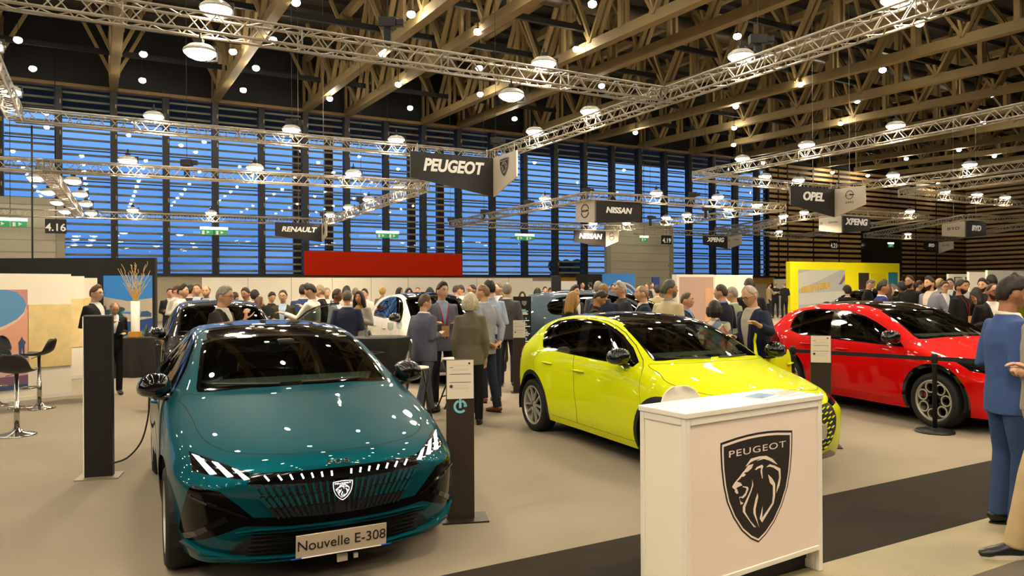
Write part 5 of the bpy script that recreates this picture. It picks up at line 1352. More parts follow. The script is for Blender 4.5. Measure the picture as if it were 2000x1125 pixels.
ARMS = {  # elbow, wrist, hand end offsets from the left shoulder (x outward, -y forward)
    'down': ((.055, .03, -.285), (.05, -.05, -.535), (.03, -.09, -.62)),
    'bent': ((.05, .06, -.275), (-.01, -.17, -.24), (-.04, -.26, -.20)),
    'fold': ((.075, .03, -.275), (-.11, -.17, -.27), (-.20, -.185, -.26)),
    'cross': ((.08, -.02, -.26), (-.13, -.17, -.17), (-.20, -.15, -.13)),
    'back': ((.07, .11, -.26), (-.06, .18, -.46), (-.14, .17, -.50)),
    'pocket': ((.10, .07, -.26), (.01, -.06, -.43), (-.01, -.10, -.50)),
    'chin': ((.03, -.10, -.27), (-.07, -.21, -.04), (-.10, -.19, .05)),
    'mouth': ((.05, -.17, -.21), (-.02, -.37, -.03), (-.05, -.36, .07)),
    'reach': ((.06, -.15, -.22), (.05, -.38, -.13), (.04, -.47, -.11)),
    'side': ((.17, -.12, -.16), (.24, -.34, -.06), (.22, -.42, .0)),
    'phone': ((.05, -.05, -.28), (-.05, -.26, -.15), (-.08, -.33, -.09)),
}
SKIN = {'fair': 'c79a7c', 'tan': 'a9785a', 'dark': '6a4530', 'pale': 'd2a88c'}
def cloth(c, rough=.85):
    if c == 'print':
        if 'blouse_print' in MATS: return MATS['blouse_print']
        m = mat('blouse_print', '8f8a7a', rough=.8); n = m.node_tree.nodes; l = m.node_tree.links
        v = n.new('ShaderNodeTexVoronoi'); v.inputs['Scale'].default_value = 11; t = n.new('ShaderNodeTexCoord'); l.new(t.outputs['Object'], v.inputs['Vector'])
        s_ = n.new('ShaderNodeSeparateColor'); l.new(v.outputs['Color'], s_.inputs[0]); r = n.new('ShaderNodeValToRGB'); r.color_ramp.interpolation = 'CONSTANT'; l.new(s_.outputs[0], r.inputs[0])
        e = r.color_ramp.elements; e[0].position = 0; e[0].color = lin('b8b096') + (1,); e[1].position = .8; e[1].color = lin('a86a62') + (1,)
        for p, c_ in ((.25, '5c6858'), (.45, 'cfc4b4'), (.65, '6a7f96')): k = e.new(p); k.color = lin(c_) + (1,)
        l.new(r.outputs[0], n['Principled BSDF'].inputs['Base Color']); return m
    return mat('cloth_' + c + ('' if rough > .6 else 's'), c, rough=rough, spec=.25, var=.07, vs=10, bump=.22, bs=9)
def hairmat(c): return mat('hair_' + c, c, rough=.55, spec=.4, var=.25, vs=40, bump=.22, bs=110)
def hand_pieces(mb, w, e, tip, sgn, r=1.0, curl=.5, fr=.0092):
    """palm + five bent fingers from wrist w towards tip"""
    d = (tip - w).normalized(); fore = (w - e).normalized()
    side = d.cross(Vector((0, 0, 1)))
    if side.length < .3: side = Vector((0, -1, 0)) - d * d.dot(Vector((0, -1, 0)))
    side.normalize(); nrm = side.cross(d).normalized()
    L = .095
    mb.tube([w - fore * .02, w + d * .02, w + d * .055, w + d * L], [(.028, .022), (.034, .018), (.042, .016), (.040, .014)], 10)
    cdir = nrm if nrm.dot(Vector((0, .3, -1))) > 0 else -nrm
    for k in range(4):
        o = (k - 1.5) * .021; ln = (.070, .080, .076, .060)[k]
        b = w + d * (L - .008) + side * o
        p1 = b + (d * cos(curl * .5) + cdir * sin(curl * .5)) * ln * .45
        p2 = p1 + (d * cos(curl * 1.4) + cdir * sin(curl * 1.4)) * ln * .32
        p3 = p2 + (d * cos(curl * 2.2) + cdir * sin(curl * 2.2)) * ln * .25
        mb.tube([b, p1, p2, p3], [fr, fr * .95, fr * .88, fr * .72], 8)
    s2 = 1 if side.x * sgn < 0 else -1
    b = w + d * .03 + side * .030 * s2; mb.tube([b, b + (d * .6 + side * .75 * s2 + cdir * .2) * .045, b + (d * 1.1 + side * .75 * s2 + cdir * .5) * .07], [fr * 1.25, fr * 1.1, fr * .8], 8)
NP = 0
def person(label, pos, face, H_=1.76, top='jacket', c1='23242c', c2='d9d6cf', c3='1d1e24', shoe='120f0e', hair='short', hc='2a1c14', skin='fair', beard=None, glasses=False,
           arms=('down', 'down'), head=(0, 0), lean=0.0, female=False, vox=None, stance='stand', tie=None, lanyard=None, fat=1.0, sole=None, extra=None, group=None, belt=False, vneck=.30, hemz=None):
    """pos (x,y) on the floor; face: degrees, 0 looks at -y, 90 looks at +x"""
    global NP; NP += 1
    Y = pos[1]
    v1 = vox or (.0075 if Y < 7 else .010 if Y < 11.5 else .013 if Y < 16 else .02)
    k = H_ / 1.76
    root = empty('person', (pos[0], pos[1], 0), radians(face), label, 'person', group); root.scale = (k, k, k)
    sw = .168 if not female else .148; tw = fat * (1.0 if not female else .90)
    M_sk = mat('skin_' + skin, SKIN[skin], rough=.5, spec=.35, var=.06, vs=25)
    # joints
    Lp = Matrix.Translation((0, 0, .95)) @ Matrix.Rotation(radians(lean), 4, 'X') @ Matrix.Translation((0, 0, -.95))
    T = lambda x, y, z: Lp @ Vector((x, y, z))
    ank = {}
    for s in (1, -1):
        fx, fy = {'stand': (.11, .0), 'wide': (.16, .0), 'step': (.10, -.14 * s), 'close': (.085, .02 * s), 'walk': (.09, -.26 * s)}[stance]
        ank[s] = Vector((fx * s, fy, .085))
    hip = {s: Vector((.09 * s, .0, .91)) for s in (1, -1)}
    kne = {s: hip[s].lerp(ank[s], .5) + Vector((.012 * s, -.025, .02)) for s in (1, -1)}
    sh = {s: T(sw * s, .01, 1.418) for s in (1, -1)}
    Rl = Lp.to_3x3(); arm = {}
    for s, nm in ((1, arms[0]), (-1, arms[1])):
        e, w, t = ARMS[nm] if isinstance(nm, str) else nm
        arm[s] = [sh[s] + Rl @ Vector((q[0] * s, q[1], q[2])) for q in (e, w, t)]
    hc0 = T(0, -.022, 1.636)
    Rh = Rl @ (Matrix.Rotation(radians(head[0]), 3, 'Z') @ Matrix.Rotation(radians(head[1]), 3, 'X'))
    HM = Matrix.Translation(hc0) @ Rh.to_4x4()
    hs = 1.0 if not female else .955
    hp = lambda P: [HM @ Vector((p[0] * hs, p[1] * hs, p[2] * hs)) for p in P]
    # ---- body: one continuous surface
    b = MB()
    b.add(hp(head_surface(HE, HAz, 0.0, female)), HF)
    for s in (1, -1): b.ball(HM @ Vector((s * .076, .012, -.005)), (.010, .020, .032), 8, 6, M=Rh)
    b.tube([T(0, .015, 1.40), T(0, .012, 1.50), HM @ Vector((0, .018, -.05))], [(.07, .065), (.054, .056), (.050, .056)] if not female else [(.06, .055), (.044, .047), (.042, .047)], 14)
    b.tube([T(0, 0, .88), T(0, 0, 1.05), T(0, .0, 1.28), T(0, .005, 1.40), T(0, .01, 1.455)], [(.15 * tw, .10 * tw), (.135 * tw, .095 * tw), (.155, .105), (.155, .085), (.08, .06)], 16)
    for s in (1, -1):
        e, w, t = arm[s]
        b.tube([sh[s] - Rl @ Vector((.04 * s, 0, .01)), sh[s].lerp(e, .3), e, e.lerp(w, .35), w], [.046, .044, .036, .037, .026], 10)
        hand_pieces(b, w, e, t, s)
        b.tube([hip[s] + Vector((0, 0, .04)), hip[s].lerp(kne[s], .3), kne[s], kne[s].lerp(ank[s], .35), ank[s]], [.08, .074, .048, .05, .034], 10)
        b.tube([ank[s] + Vector((0, .03, -.02)), ank[s] + Vector((0, -.06, -.045)), ank[s] + Vector((0, -.12, -.06))], [.036, .034, .022], 8)
    body = sm(b, 'body', M_sk, root, v1, 2)
    # ---- face
    if Y < 23:
        ey = MB()
        for s in (1, -1): ey.cur = 0; ey.ball(HM @ (Vector((s * .0305, -.0795, .014)) * hs), (.0125, .009, .0075), 8, 6, M=Rh); ey.cur = 1; ey.ball(HM @ (Vector((s * .0305, -.0865, .014)) * hs), (.0052, .0035, .0055), 8, 6, M=Rh)
        ey.build('eyes', [mat('eye_white', 'b8aea4', rough=.3), mat('iris_dark', '1d140f', rough=.2)], root, smooth=True)
        br = MB()
        for s in (1, -1): br.tube([HM @ (Vector(q) * hs) for q in ((s * .014, -.0925, .030), (s * .030, -.0905, .035), (s * .049, -.079, .029))], [(.003, .004), (.0035, .005), (.002, .003)], 6)
        br.build('eyebrows', hairmat(hc if hair not in ('fringe', None) else '4a3a2e'), root, smooth=True)
        li = MB(); li.tube([HM @ (Vector(q) * hs) for q in ((-.022, -.082, -.056), (-.010, -.0915, -.054), (0, -.092, -.0555), (.010, -.0915, -.054), (.022, -.082, -.056))], [.0015, .004, .0045, .004, .0015], 6)
        li.build('lips', mat('lips_' + skin, {'fair': 'a8625a', 'tan': '8a5046', 'dark': '5a3028', 'pale': 'b06a62'}[skin], rough=.45), root, smooth=True)
    # ---- hair
    rnd = NP * 1.7
    def hobj(style, c, nm):
        me = MB(); me.add(hp(hair_mesh(style, rnd)), HF)
        if style == 'long':
            for q in np.linspace(-1, 1, 7):
                a_ = q * 1.9; x0, y0 = .075 * sin(a_), .085 * cos(a_)
                if abs(q) > .95: y0 = -.005
                me.tube([HM @ Vector((x0, y0, .02)), HM @ Vector((x0 * 1.22, y0 * 1.15, -.07)), HM @ Vector((x0 * 1.3, y0 * 1.2 + .01, -.16)), HM @ Vector((x0 * 1.15, y0 * 1.1 + .02, -.25))], [.03, .034, .034, .014], 8)
        if style == 'bob':
            for q in np.linspace(-1, 1, 7):
                a_ = q * 1.75; x0, y0 = .085 * sin(a_), .095 * cos(a_)
                me.tube([HM @ Vector((x0, y0, .03)), HM @ Vector((x0 * 1.1, y0 * 1.08, -.05)), HM @ Vector((x0 * .98, y0 * .98, -.115))], [.03, .033, .018], 8)
        if style in ('long', 'bob'): return sm(me, nm, hairmat(c), root, .011 if Y < 12 else .016, 2)
        return me.build(nm, hairmat(c), root, smooth=True)
    if hair == 'bun':
        hobj('short', hc, 'hair'); mb = MB(); mb.ball(HM @ Vector((0, .105, -.01)), (.034, .036, .036), 10, 8); mb.build('hair_bun', hairmat(hc), root, smooth=True)
    elif hair == 'cap':
        hobj('crew', '2a1c14', 'hair'); o = hobj('cap', hc, 'cap'); mb = MB(); mb.tube([HM @ Vector((-.05, -.085, .052)), HM @ Vector((0, -.155, .040)), HM @ Vector((.05, -.085, .052))], [(.02, .006), (.035, .006), (.02, .006)], 8); mb.build('peak', hairmat(hc), o, smooth=True)
    elif hair: hobj(hair, hc, 'hair')
    if beard: hobj('beard', beard, 'beard')
    if glasses:
        g = MB()
        for s in (1, -1):
            g.tube([HM @ Vector((s * .033 + .023 * cos(t), -.098 - .0 * cos(t), .012 + .017 * sin(t))) for t in np.linspace(0, 2 * pi, 17)[:-1]], .0022, 5, closed=True)
            g.tube([HM @ Vector((s * .056, -.096, .016)), HM @ Vector((s * .077, -.06, .014)), HM @ Vector((s * .080, .015, .008))], .0022, 5)
        g.tube([HM @ Vector((-.010, -.100, .015)), HM @ Vector((.010, -.100, .015))], .0022, 5)
        g.build('glasses', mat('spectacle_dark', '191513', rough=.3), root, smooth=True)
    # ---- trousers or skirt
    vc = max(v1 * 1.25, .012)
    t = MB()
    t.tube([Vector((0, .0, .86)), Vector((0, 0, .93)), T(0, 0, 1.02), T(0, 0, 1.06)], [(.165 * tw, .115 * tw), (.168 * tw, .122 * tw), (.155 * tw, .118 * tw), (.148 * tw, .112 * tw)], 16)
    if extra == 'skirt':
        t.tube([Vector((0, 0, .42)), Vector((0, 0, .70)), Vector((0, 0, .95))], [(.17, .13), (.19, .14), (.165, .12)], 16)
        sm(t, 'skirt', cloth(c3), root, vc)
    else:
        for s in (1, -1):
            a2 = ank[s] + Vector((0, .012, -.02))
            t.tube([hip[s] + Vector((-.01 * s, 0, .03)), hip[s].lerp(kne[s], .35), kne[s], kne[s].lerp(a2, .5), a2], [(.092 * tw, .108), (.086, .096), (.066, .072), (.060, .066), (.056, .066)], 14)
        sm(t, 'trousers', cloth(c3), root, vc, 5)
    # ---- upper garment
    j = MB(); jk = top in ('jacket', 'coat'); g = .012 if jk else .002
    hz = hemz if hemz else {'jacket': .80, 'coat': .72, 'shirt': .98, 'polo': .90, 'knit': .90}[top]
    prof = [(hz, .172, .132), (.93, .172, .130), (1.06, .158, .120), (1.18, .172, .124), (1.30, .184, .126), (1.385, .180, .110), (1.435, .140, .085), (1.475, .082, .068), (1.505, .062, .060)]
    if female: prof = [(z, a * (.93 if z > 1.0 else 1.0), c * (.92 if abs(z - 1.25) > .1 else 1.02)) for z, a, c in prof]
    prof = [p for p in prof if p[0] >= hz]
    j.tube([T(0, .0 if z < 1.3 else .004, z) for z, a, c in prof], [(a * tw + g, c * tw + g) for z, a, c in prof], 20)
    sl = {'polo': .45}.get(top, 1.0)
    for s in (1, -1):
        e, w, tt = arm[s]
        P0 = sh[s] - Rl @ Vector((.065 * s, 0, .02)); P1 = sh[s] + Rl @ Vector((.004 * s, 0, .0))
        if sl < 1: pts, rs = [P0, P1, sh[s].lerp(e, .5), sh[s].lerp(e, .8)], [.072, .066, .062, .062]
        else: pts, rs = [P0, P1, sh[s].lerp(e, .55), e, e.lerp(w, .45), w - (w - e) * .06], [.070, .060 + g * .4, .055 + g * .4, .053 + g * .5, .045 + g * .5, .037 + g * .4]
        j.tube(pts, rs, 12)
    if top in ('jacket', 'coat', 'shirt', 'polo'):
        j.tube([T(.060 * cos(q), .010 + .060 * sin(q), 1.492 + .012 * sin(q)) for q in np.linspace(0, 2 * pi, 17)[:-1]], [(.012, .018)] * 16, 6, closed=True)
    up = sm(j, {'jacket': 'jacket', 'coat': 'coat', 'shirt': 'shirt', 'polo': 'polo_shirt', 'knit': 'jumper'}[top], cloth(c1), root, vc, 4)
    if jk and c2:
        iL = Lp.inverted(); iR = np.array(iL.to_3x3()); it = np.array(iL.translation)
        zb = 1.47 - vneck if vneck else 1.2
        def vtest(C, N):
            Q = C @ iR.T + it; Nn = N @ iR.T
            return (Nn[:, 1] < -.05) & (np.abs(Q[:, 0]) < .072 * np.clip((Q[:, 2] - zb) / (1.47 - zb), 0, 1) + .004 * (Q[:, 2] > zb)) & (Q[:, 2] > zb - .01) & (Q[:, 1] < 0) | ((Q[:, 2] > 1.492) & (np.abs(Q[:, 0]) < .09))
        split_faces(up, vtest, 'shirt', cloth(c2))
        if v1 < .0125:
            bt = BVHTree.FromPolygons([v.co for v in up.data.vertices], [p.vertices[:] for p in up.data.polygons]); lp = MB()
            for s in (1, -1):
                pts = []
                for q in np.linspace(0, 1, 7):
                    zz = zb + (1.478 - zb) * q; x = s * (.005 + .078 * q)
                    lo = bt.find_nearest(T(x + s * .012, -.14 + .06 * q * q, zz))[0]; pts.append(lo + Rl @ Vector((0, -.006, 0)))
                lp.tube(pts, [(.006, .004), (.018, .005), (.026, .005), (.028, .005), (.024, .005), (.018, .006), (.012, .008)], 8)
            lp.build('lapels', cloth(c1), root, smooth=True)
    if tie:
        mb = MB(); mb.tube([T(0, -.098, 1.46), T(0, -.118, 1.40), T(0, -.137, 1.30), T(0, -.14, 1.17)], [(.014, .01), (.017, .006), (.024, .005), (.03, .004)], 8); mb.build('tie', cloth(tie), root, smooth=True)
    if lanyard:
        ly = MB()
        for s in (1, -1): ly.tube([T(s * .062, .05, 1.50), T(s * .068, -.055, 1.475), T(s * .05, -.128, 1.36), T(s * .008, -.152, 1.15)], [(.008, .003)] * 4, 6)
        ly.build('lanyard', cloth(lanyard, .5), root, smooth=True)
        bd = MB(); bd.box(T(0, -.162, 1.08), (.11, .006, .15)); bd.build('badge_card', mat('badge_kraft', 'b08a52', rough=.6), root)
    if belt:
        bl = MB(); bl.tube([T(.158 * tw * cos(q), .121 * tw * sin(q), 1.005) for q in np.linspace(0, 2 * pi, 25)[:-1]], [(.006, .018)] * 24, 6, closed=True); bl.build('belt', mat('leather_black', '14110f', rough=.4), root, smooth=True)
    # ---- shoes
    for s in (1, -1):
        f = MB(); A = ank[s]; yo = A.y
        f.tube([(A.x, yo + .075, .040), (A.x, yo + .05, .052), (A.x, yo - .02, .055), (A.x, yo - .09, .042), (A.x + .006 * s, yo - .15, .034), (A.x + .006 * s, yo - .195, .026)], [(.024, .030), (.036, .046), (.040, .048), (.044, .036), (.042, .030), (.022, .018)], 12)
        f.tube([(A.x, yo + .02, .06), (A.x, yo + .015, .115)], [.046, .042], 10)
        so = sm(f, 'shoe', mat('shoe_' + shoe, shoe, rough=.35, coat=.2), root, .009 if Y < 12 else .016, 2)
        if sole or Y < 12:
            q = MB(); q.prism([(A.x + (.043 if abs(q_) < 9 else 0) * cos(q_) * (1.0), yo - .06 + .135 * sin(q_)) for q_ in np.linspace(0, 2 * pi, 21)[:-1]], Matrix.Identity(4), .024 if sole else .012)
            q.build('sole', mat('sole_' + (sole or '0c0b0a'), sole or '0c0b0a', rough=.6), so)
    return root
SPOTS = []
def free_depth(u, v, Y):
    """nearest depth along the same line of sight that is clear of the cars and of other people"""
    r = ray(u, v)
    def clear(y):
        p = Vector((r.x * y, y, 0))
        for n, th, L, Wd in CARS:
            d = p - n; b = -d.x * sin(th) + d.y * cos(th); a = -d.x * cos(th) - d.y * sin(th)
            if -.36 < b < L + .36 and abs(a) < Wd / 2 + .36: return False
        return all((p.x - q[0]) ** 2 + (p.y - q[1]) ** 2 > .40 for q in SPOTS)
    for s in (1, -1):
        for k in range(70):
            y = Y + s * k * .06
            if y > 4 and clear(y): SPOTS.append((r.x * y, y)); return y
    return Y
def gp(u, Y, dx=0): return (((u - 1000) / F) * Y + dx, Y)
def hgt(v, Y, u=1000):  # stature whose crown shows at picture height v
    r = ray(u, v); return EYE + r.z * Y
def P_(label, u, v, Y, face, fix=False, **kw):
    if not fix: Y = free_depth(u, v, Y)
    h = hgt(v, Y, u); h = min(max(h, 1.50), 1.95); r = ray(u, v)
    return person(label, (r.x * Y, Y), face, H_=h / 1.0, **kw)
# ---- near and middle people
person('man in blue suit and white shirt at the right edge, seen in profile', (3.53, 5.28), 84, H_=1.785, top='jacket', c1='3d5488', c2='ddd9d2', c3='35496f', shoe='0d0b0a', hair='quiff', hc='1c1310', skin='tan', beard=None, arms=('bent', 'bent'), head=(6, 4), vox=.0065, stance='close', vneck=.34)
person('person in beige trousers and white soled black trainers cut by the right edge', (3.41, 4.74), -96, H_=1.78, top='knit', c1='9a938a', c3='b8a37c', shoe='14141a', sole='cfcac0', hair='short', hc='2a1c14', arms=('bent', 'fold'), vox=.0075, stance='walk')
P_('older man in glasses, navy jacket and beige polo holding the open yellow car door', 1476, 556, 8.35, -62, fix=True, top='coat', c1='1b2136', c2='a8a092', c3='23242a', hair='recede', hc='a59a8c', skin='fair', glasses=True, head=(0, 16), lean=6, arms=('side', 'bent'), vneck=.62, vox=.008, fat=1.1)
P_('grey suited man seen from behind with glasses, right of the round black table', 828, 575, 10.0, 146, top='jacket', c1='56586a', c2='c8c8cc', c3='4a4b58', shoe='14100e', hair='short', hc='4c3d30', glasses=True, fat=1.12, arms=('bent', 'bent'), head=(-22, 6), stance='walk')
P_('young man in grey jacket with pink lanyard and kraft badge, facing the camera', 863, 552, 10.75, 22, top='jacket', c1='565764', c2='7f93a8', c3='1a1c28', hair='quiff', hc='1f1511', lanyard='b0285c', arms=('bent', 'bent'), head=(18, 0), vneck=.5)
P_('white haired person in olive tweed jacket and black trousers seen from behind', 918, 572, 9.4, 178, top='jacket', c1='5f594a', c2=None, c3='0e0d0d', hair='bob', hc='b0a68e', female=True, fat=1.12, arms=('down', 'down'), head=(-6, 0))
P_('bald man in pale grey blazer with brown elbow patches, jeans and tan shoes', 945, 554, 10.3, -128, top='jacket', c1='8a8d9a', c2='a9b8d0', c3='232a3c', shoe='7a431c', hair='fringe', hc='7a5c44', arms=('back', 'back'), head=(14, 4), stance='step')
P_('dark haired man in light blue shirt standing behind the bald man', 957, 547, 11.2, -150, top='shirt', c1='9aa9c0', c3='1d2436', shoe='7a431c', hair='short', hc='17100e', arms=('back', 'bent'), lanyard=None)
P_('grey haired man in dark brown suit raising a hand to his mouth', 428, 558, 8.7, 84, top='jacket', c1='2f2a28', c2='c8c4bc', c3='1a1818', hair='short', hc='8c857a', glasses=True, beard=None, arms=('bent', 'mouth'), head=(0, 4), lean=4, vox=.008)
P_('grey ponytailed man in cream jacket facing right, behind the yellow car', 1306, 547, 9.8, 128, top='jacket', c1='b9ac8e', c2='6f7f8f', c3='2a2c34', hair='bun', hc='4a4640', skin='tan', arms=('fold', 'fold'), head=(-34, 0), beard='6a645c')
P_('man with short greying hair and navy jacket looking right, beside the cream jacket', 1339, 571, 10.3, 66, top='jacket', c1='1d2236', c2='6d8fb8', c3='1d1e26', hair='crew', hc='4f4234', arms=('bent', 'down'))
P_('woman with dark bob and patterned blouse seen from behind, in front of the suited men', 1396, 587, 9.3, 172, top='polo', c1='print', c3='2a2c34', hair='bob', hc='20140f', female=True, arms=('bent', 'down'))
P_('balding man in navy suit turned away, right of the woman with dark bob', 1410, 555, 10.6, -140, top='jacket', c1='15182a', c2='6d86ad', c3='15182a', hair='recede', hc='3a3028', arms=('fold', 'fold'), head=(10, 0))
P_('grey haired man in sage green jacket beside the balding navy suit', 1432, 560, 11.6, -130, top='coat', c1='7d8a72', c2='c0c0b8', c3='44443c', hair='crew', hc='8f887c', arms=('down', 'down'))
P_('tall man in dark suit turned to the wall behind the older man in glasses', 1464, 544, 12.6, 176, top='jacket', c1='14141d', c2='c8c8c8', c3='14141d', hair='short', hc='33231a', arms=('fold', 'fold'))
P_('blonde woman in black top behind the yellow car roof', 1117, 569, 10.0, 70, top='knit', c1='0d0c0d', c3='16161a', hair='long', hc='9a7434', female=True, arms=('bent', 'bent'))
P_('dark haired man in black looking down beside the blonde woman', 1157, 566, 10.8, 82, top='coat', c1='121214', c2=None, c3='16161a', hair='short', hc='1a1412', skin='tan', head=(0, 30), lean=8, arms=('bent', 'bent'))
P_('man with cropped fair hair in navy polo seen from behind', 1179, 554, 9.7, 190, top='polo', c1='1f2238', c3='20222a', hair='crew', hc='7d6038', arms=('fold', 'fold'), fat=1.1)
P_('silver haired man in glasses and quilted grey jacket facing left', 1214, 551, 10.6, -72, top='coat', c1='36343a', c2='3a2e2a', c3='20222a', hair='quiff', hc='a8a096', glasses=True, arms=('bent', 'down'))
P_('bald man in navy blazer in profile facing left, beside the quilted jacket', 1256, 557, 10.0, -96, top='jacket', c1='1c2638', c2='b8b0a0', c3='1d2030', hair='fringe', hc='8a705a', arms=('bent', 'bent'))
P_('bespectacled man in dark suit standing behind the black pillar screen', 186, 558, 11.6, 84, top='jacket', c1='17161a', c2='c6c4c0', c3='17161a', hair='quiff', hc='5a3418', glasses=True, arms=('bent', 'bent'), skin='pale')
P_('bald man in dark suit bowed forward near the tall vase', 219, 586, 12.0, 40, top='jacket', c1='121115', c2='d2d0ca', c3='121115', hair='fringe', hc='6a5a4a', beard='8f8678', arms=('bent', 'bent'), head=(0, 20), lean=14)
P_('young dark haired man in white shirt facing right behind the black car', 355, 556, 14.0, 88, top='shirt', c1='cfcbc2', c3='22242c', hair='quiff', hc='17100d', arms=('bent', 'bent'))
P_('young man in white shirt resting his arm on the open black car door', 609, 554, 12.3, -100, top='shirt', c1='d8d4c6', c3='22242c', hair='quiff', hc='1a120f', arms=('reach', 'side'), head=(0, 20))
P_('man in glasses and olive waxed jacket facing the camera', 553, 567, 12.4, 6, top='coat', c1='2f2d1e', c2='9db2cc', c3='22242c', hair='short', hc='3a281c', glasses=True, arms=('bent', 'bent'), vneck=.5)
P_('man in navy suit with grey crew cut, back turned, left of the round table', 678, 567, 11.6, 186, top='jacket', c1='252a40', c2='c8c4bc', c3='8a6f48', hair='crew', hc='4e463c', arms=('fold', 'fold'))
P_('woman with long wavy dark hair and tan scarf facing the camera', 702, 568, 12.9, -6, top='coat', c1='8a8780', c2='8a7040', c3='2a2a30', hair='long', hc='1f1512', skin='tan', female=True, arms=('cross', 'cross'), vneck=.2)
P_('man in bright navy blazer and open white shirt behind the grey haired suit', 481, 562, 13.6, -12, top='jacket', c1='20306a', c2='d6d4ce', c3='22242c', hair='short', hc='1c1411', skin='tan', arms=('bent', 'bent'), head=(0, 12), vneck=.4)
P_('woman with long brown hair and white bag strap facing right', 505, 579, 12.2, 100, top='knit', c1='14131a', c3='16161a', hair='long', hc='5a3c22', female=True, arms=('bent', 'bent'))
P_('dark haired man looking down in dark jacket left of the olive waxed jacket', 530, 570, 13.2, 40, top='coat', c1='1e2020', c2=None, c3='16161a', hair='short', hc='18110e', head=(0, 26), arms=('bent', 'bent'))
P_('man in blue blazer turned away behind the open black car door', 592, 556, 13.8, 186, top='jacket', c1='2b3c66', c2='c8c4bc', c3='22242c', hair='short', hc='211812', arms=('bent', 'bent'))
P_('grey haired man in dark suit facing left behind the white shirted young man', 627, 557, 14.2, -80, top='jacket', c1='15131a', c2='d0cec8', c3='15131a', hair='short', hc='8a7c6a', arms=('bent', 'bent'))
P_('bald grey bearded man in dark jacket facing the camera behind the black car', 403, 557, 13.4, 8, top='jacket', c1='1b1a20', c2='cfd0d2', c3='1b1a20', hair='fringe', hc='6a5a4a', beard='8a8078', arms=('bent', 'bent'))
P_('brown haired man with pale blue shirt in dark jacket behind the black car', 386, 554, 15.0, 4, top='jacket', c1='20222e', c2='aab8cc', c3='20222e', hair='short', hc='5c4228', arms=('bent', 'bent'), vneck=.4)
P_('man in black jumper with lanyard and badge holding his chin, far right', 1875, 547, 13.0, 30, top='knit', c1='0b0b0d', c3='0c0c0e', hair='short', hc='17100d', skin='tan', beard='1a120e', lanyard='7a1420', arms=('chin', 'down'))
P_('bearded man in grey blue blazer with hand in pocket facing left, far right', 1817, 541, 14.3, -72, top='jacket', c1='77798a', c2='c8b8a8', c3='20242c', hair='quiff', hc='33231a', beard='2a1c14', arms=('pocket', 'pocket'), vneck=.5)
P_('tall bearded man in black shirt and beige trousers behind the red car', 1778, 538, 14.4, -60, top='shirt', c1='0c0c0d', c3='a08462', hair='crew', hc='2a1a12', skin='tan', beard='2a1a12', arms=('fold', 'fold'))
P_('man in royal blue blazer and white shirt facing right behind the red car', 1722, 548, 13.4, 82, top='jacket', c1='1d2c66', c2='d2d0cc', c3='1d2038', hair='quiff', hc='1a1210', skin='tan', arms=('bent', 'bent'), vneck=.4)
P_('man in glasses, black leather jacket and white shirt behind the blue suited man', 1938, 554, 10.4, -8, top='coat', c1='131314', c2='d2d0cc', c3='16161a', hair='recede', hc='1c1411', skin='tan', glasses=True, beard='2a1c14', arms=('bent', 'bent'), vneck=.45)
P_('woman with long dark hair in black top and mauve skirt seen from behind, far right', 1907, 561, 12.4, 150, top='knit', c1='0c0b0c', c3='7a6468', hair='long', hc='1c1311', female=True, arms=('bent', 'bent'), extra='skirt')
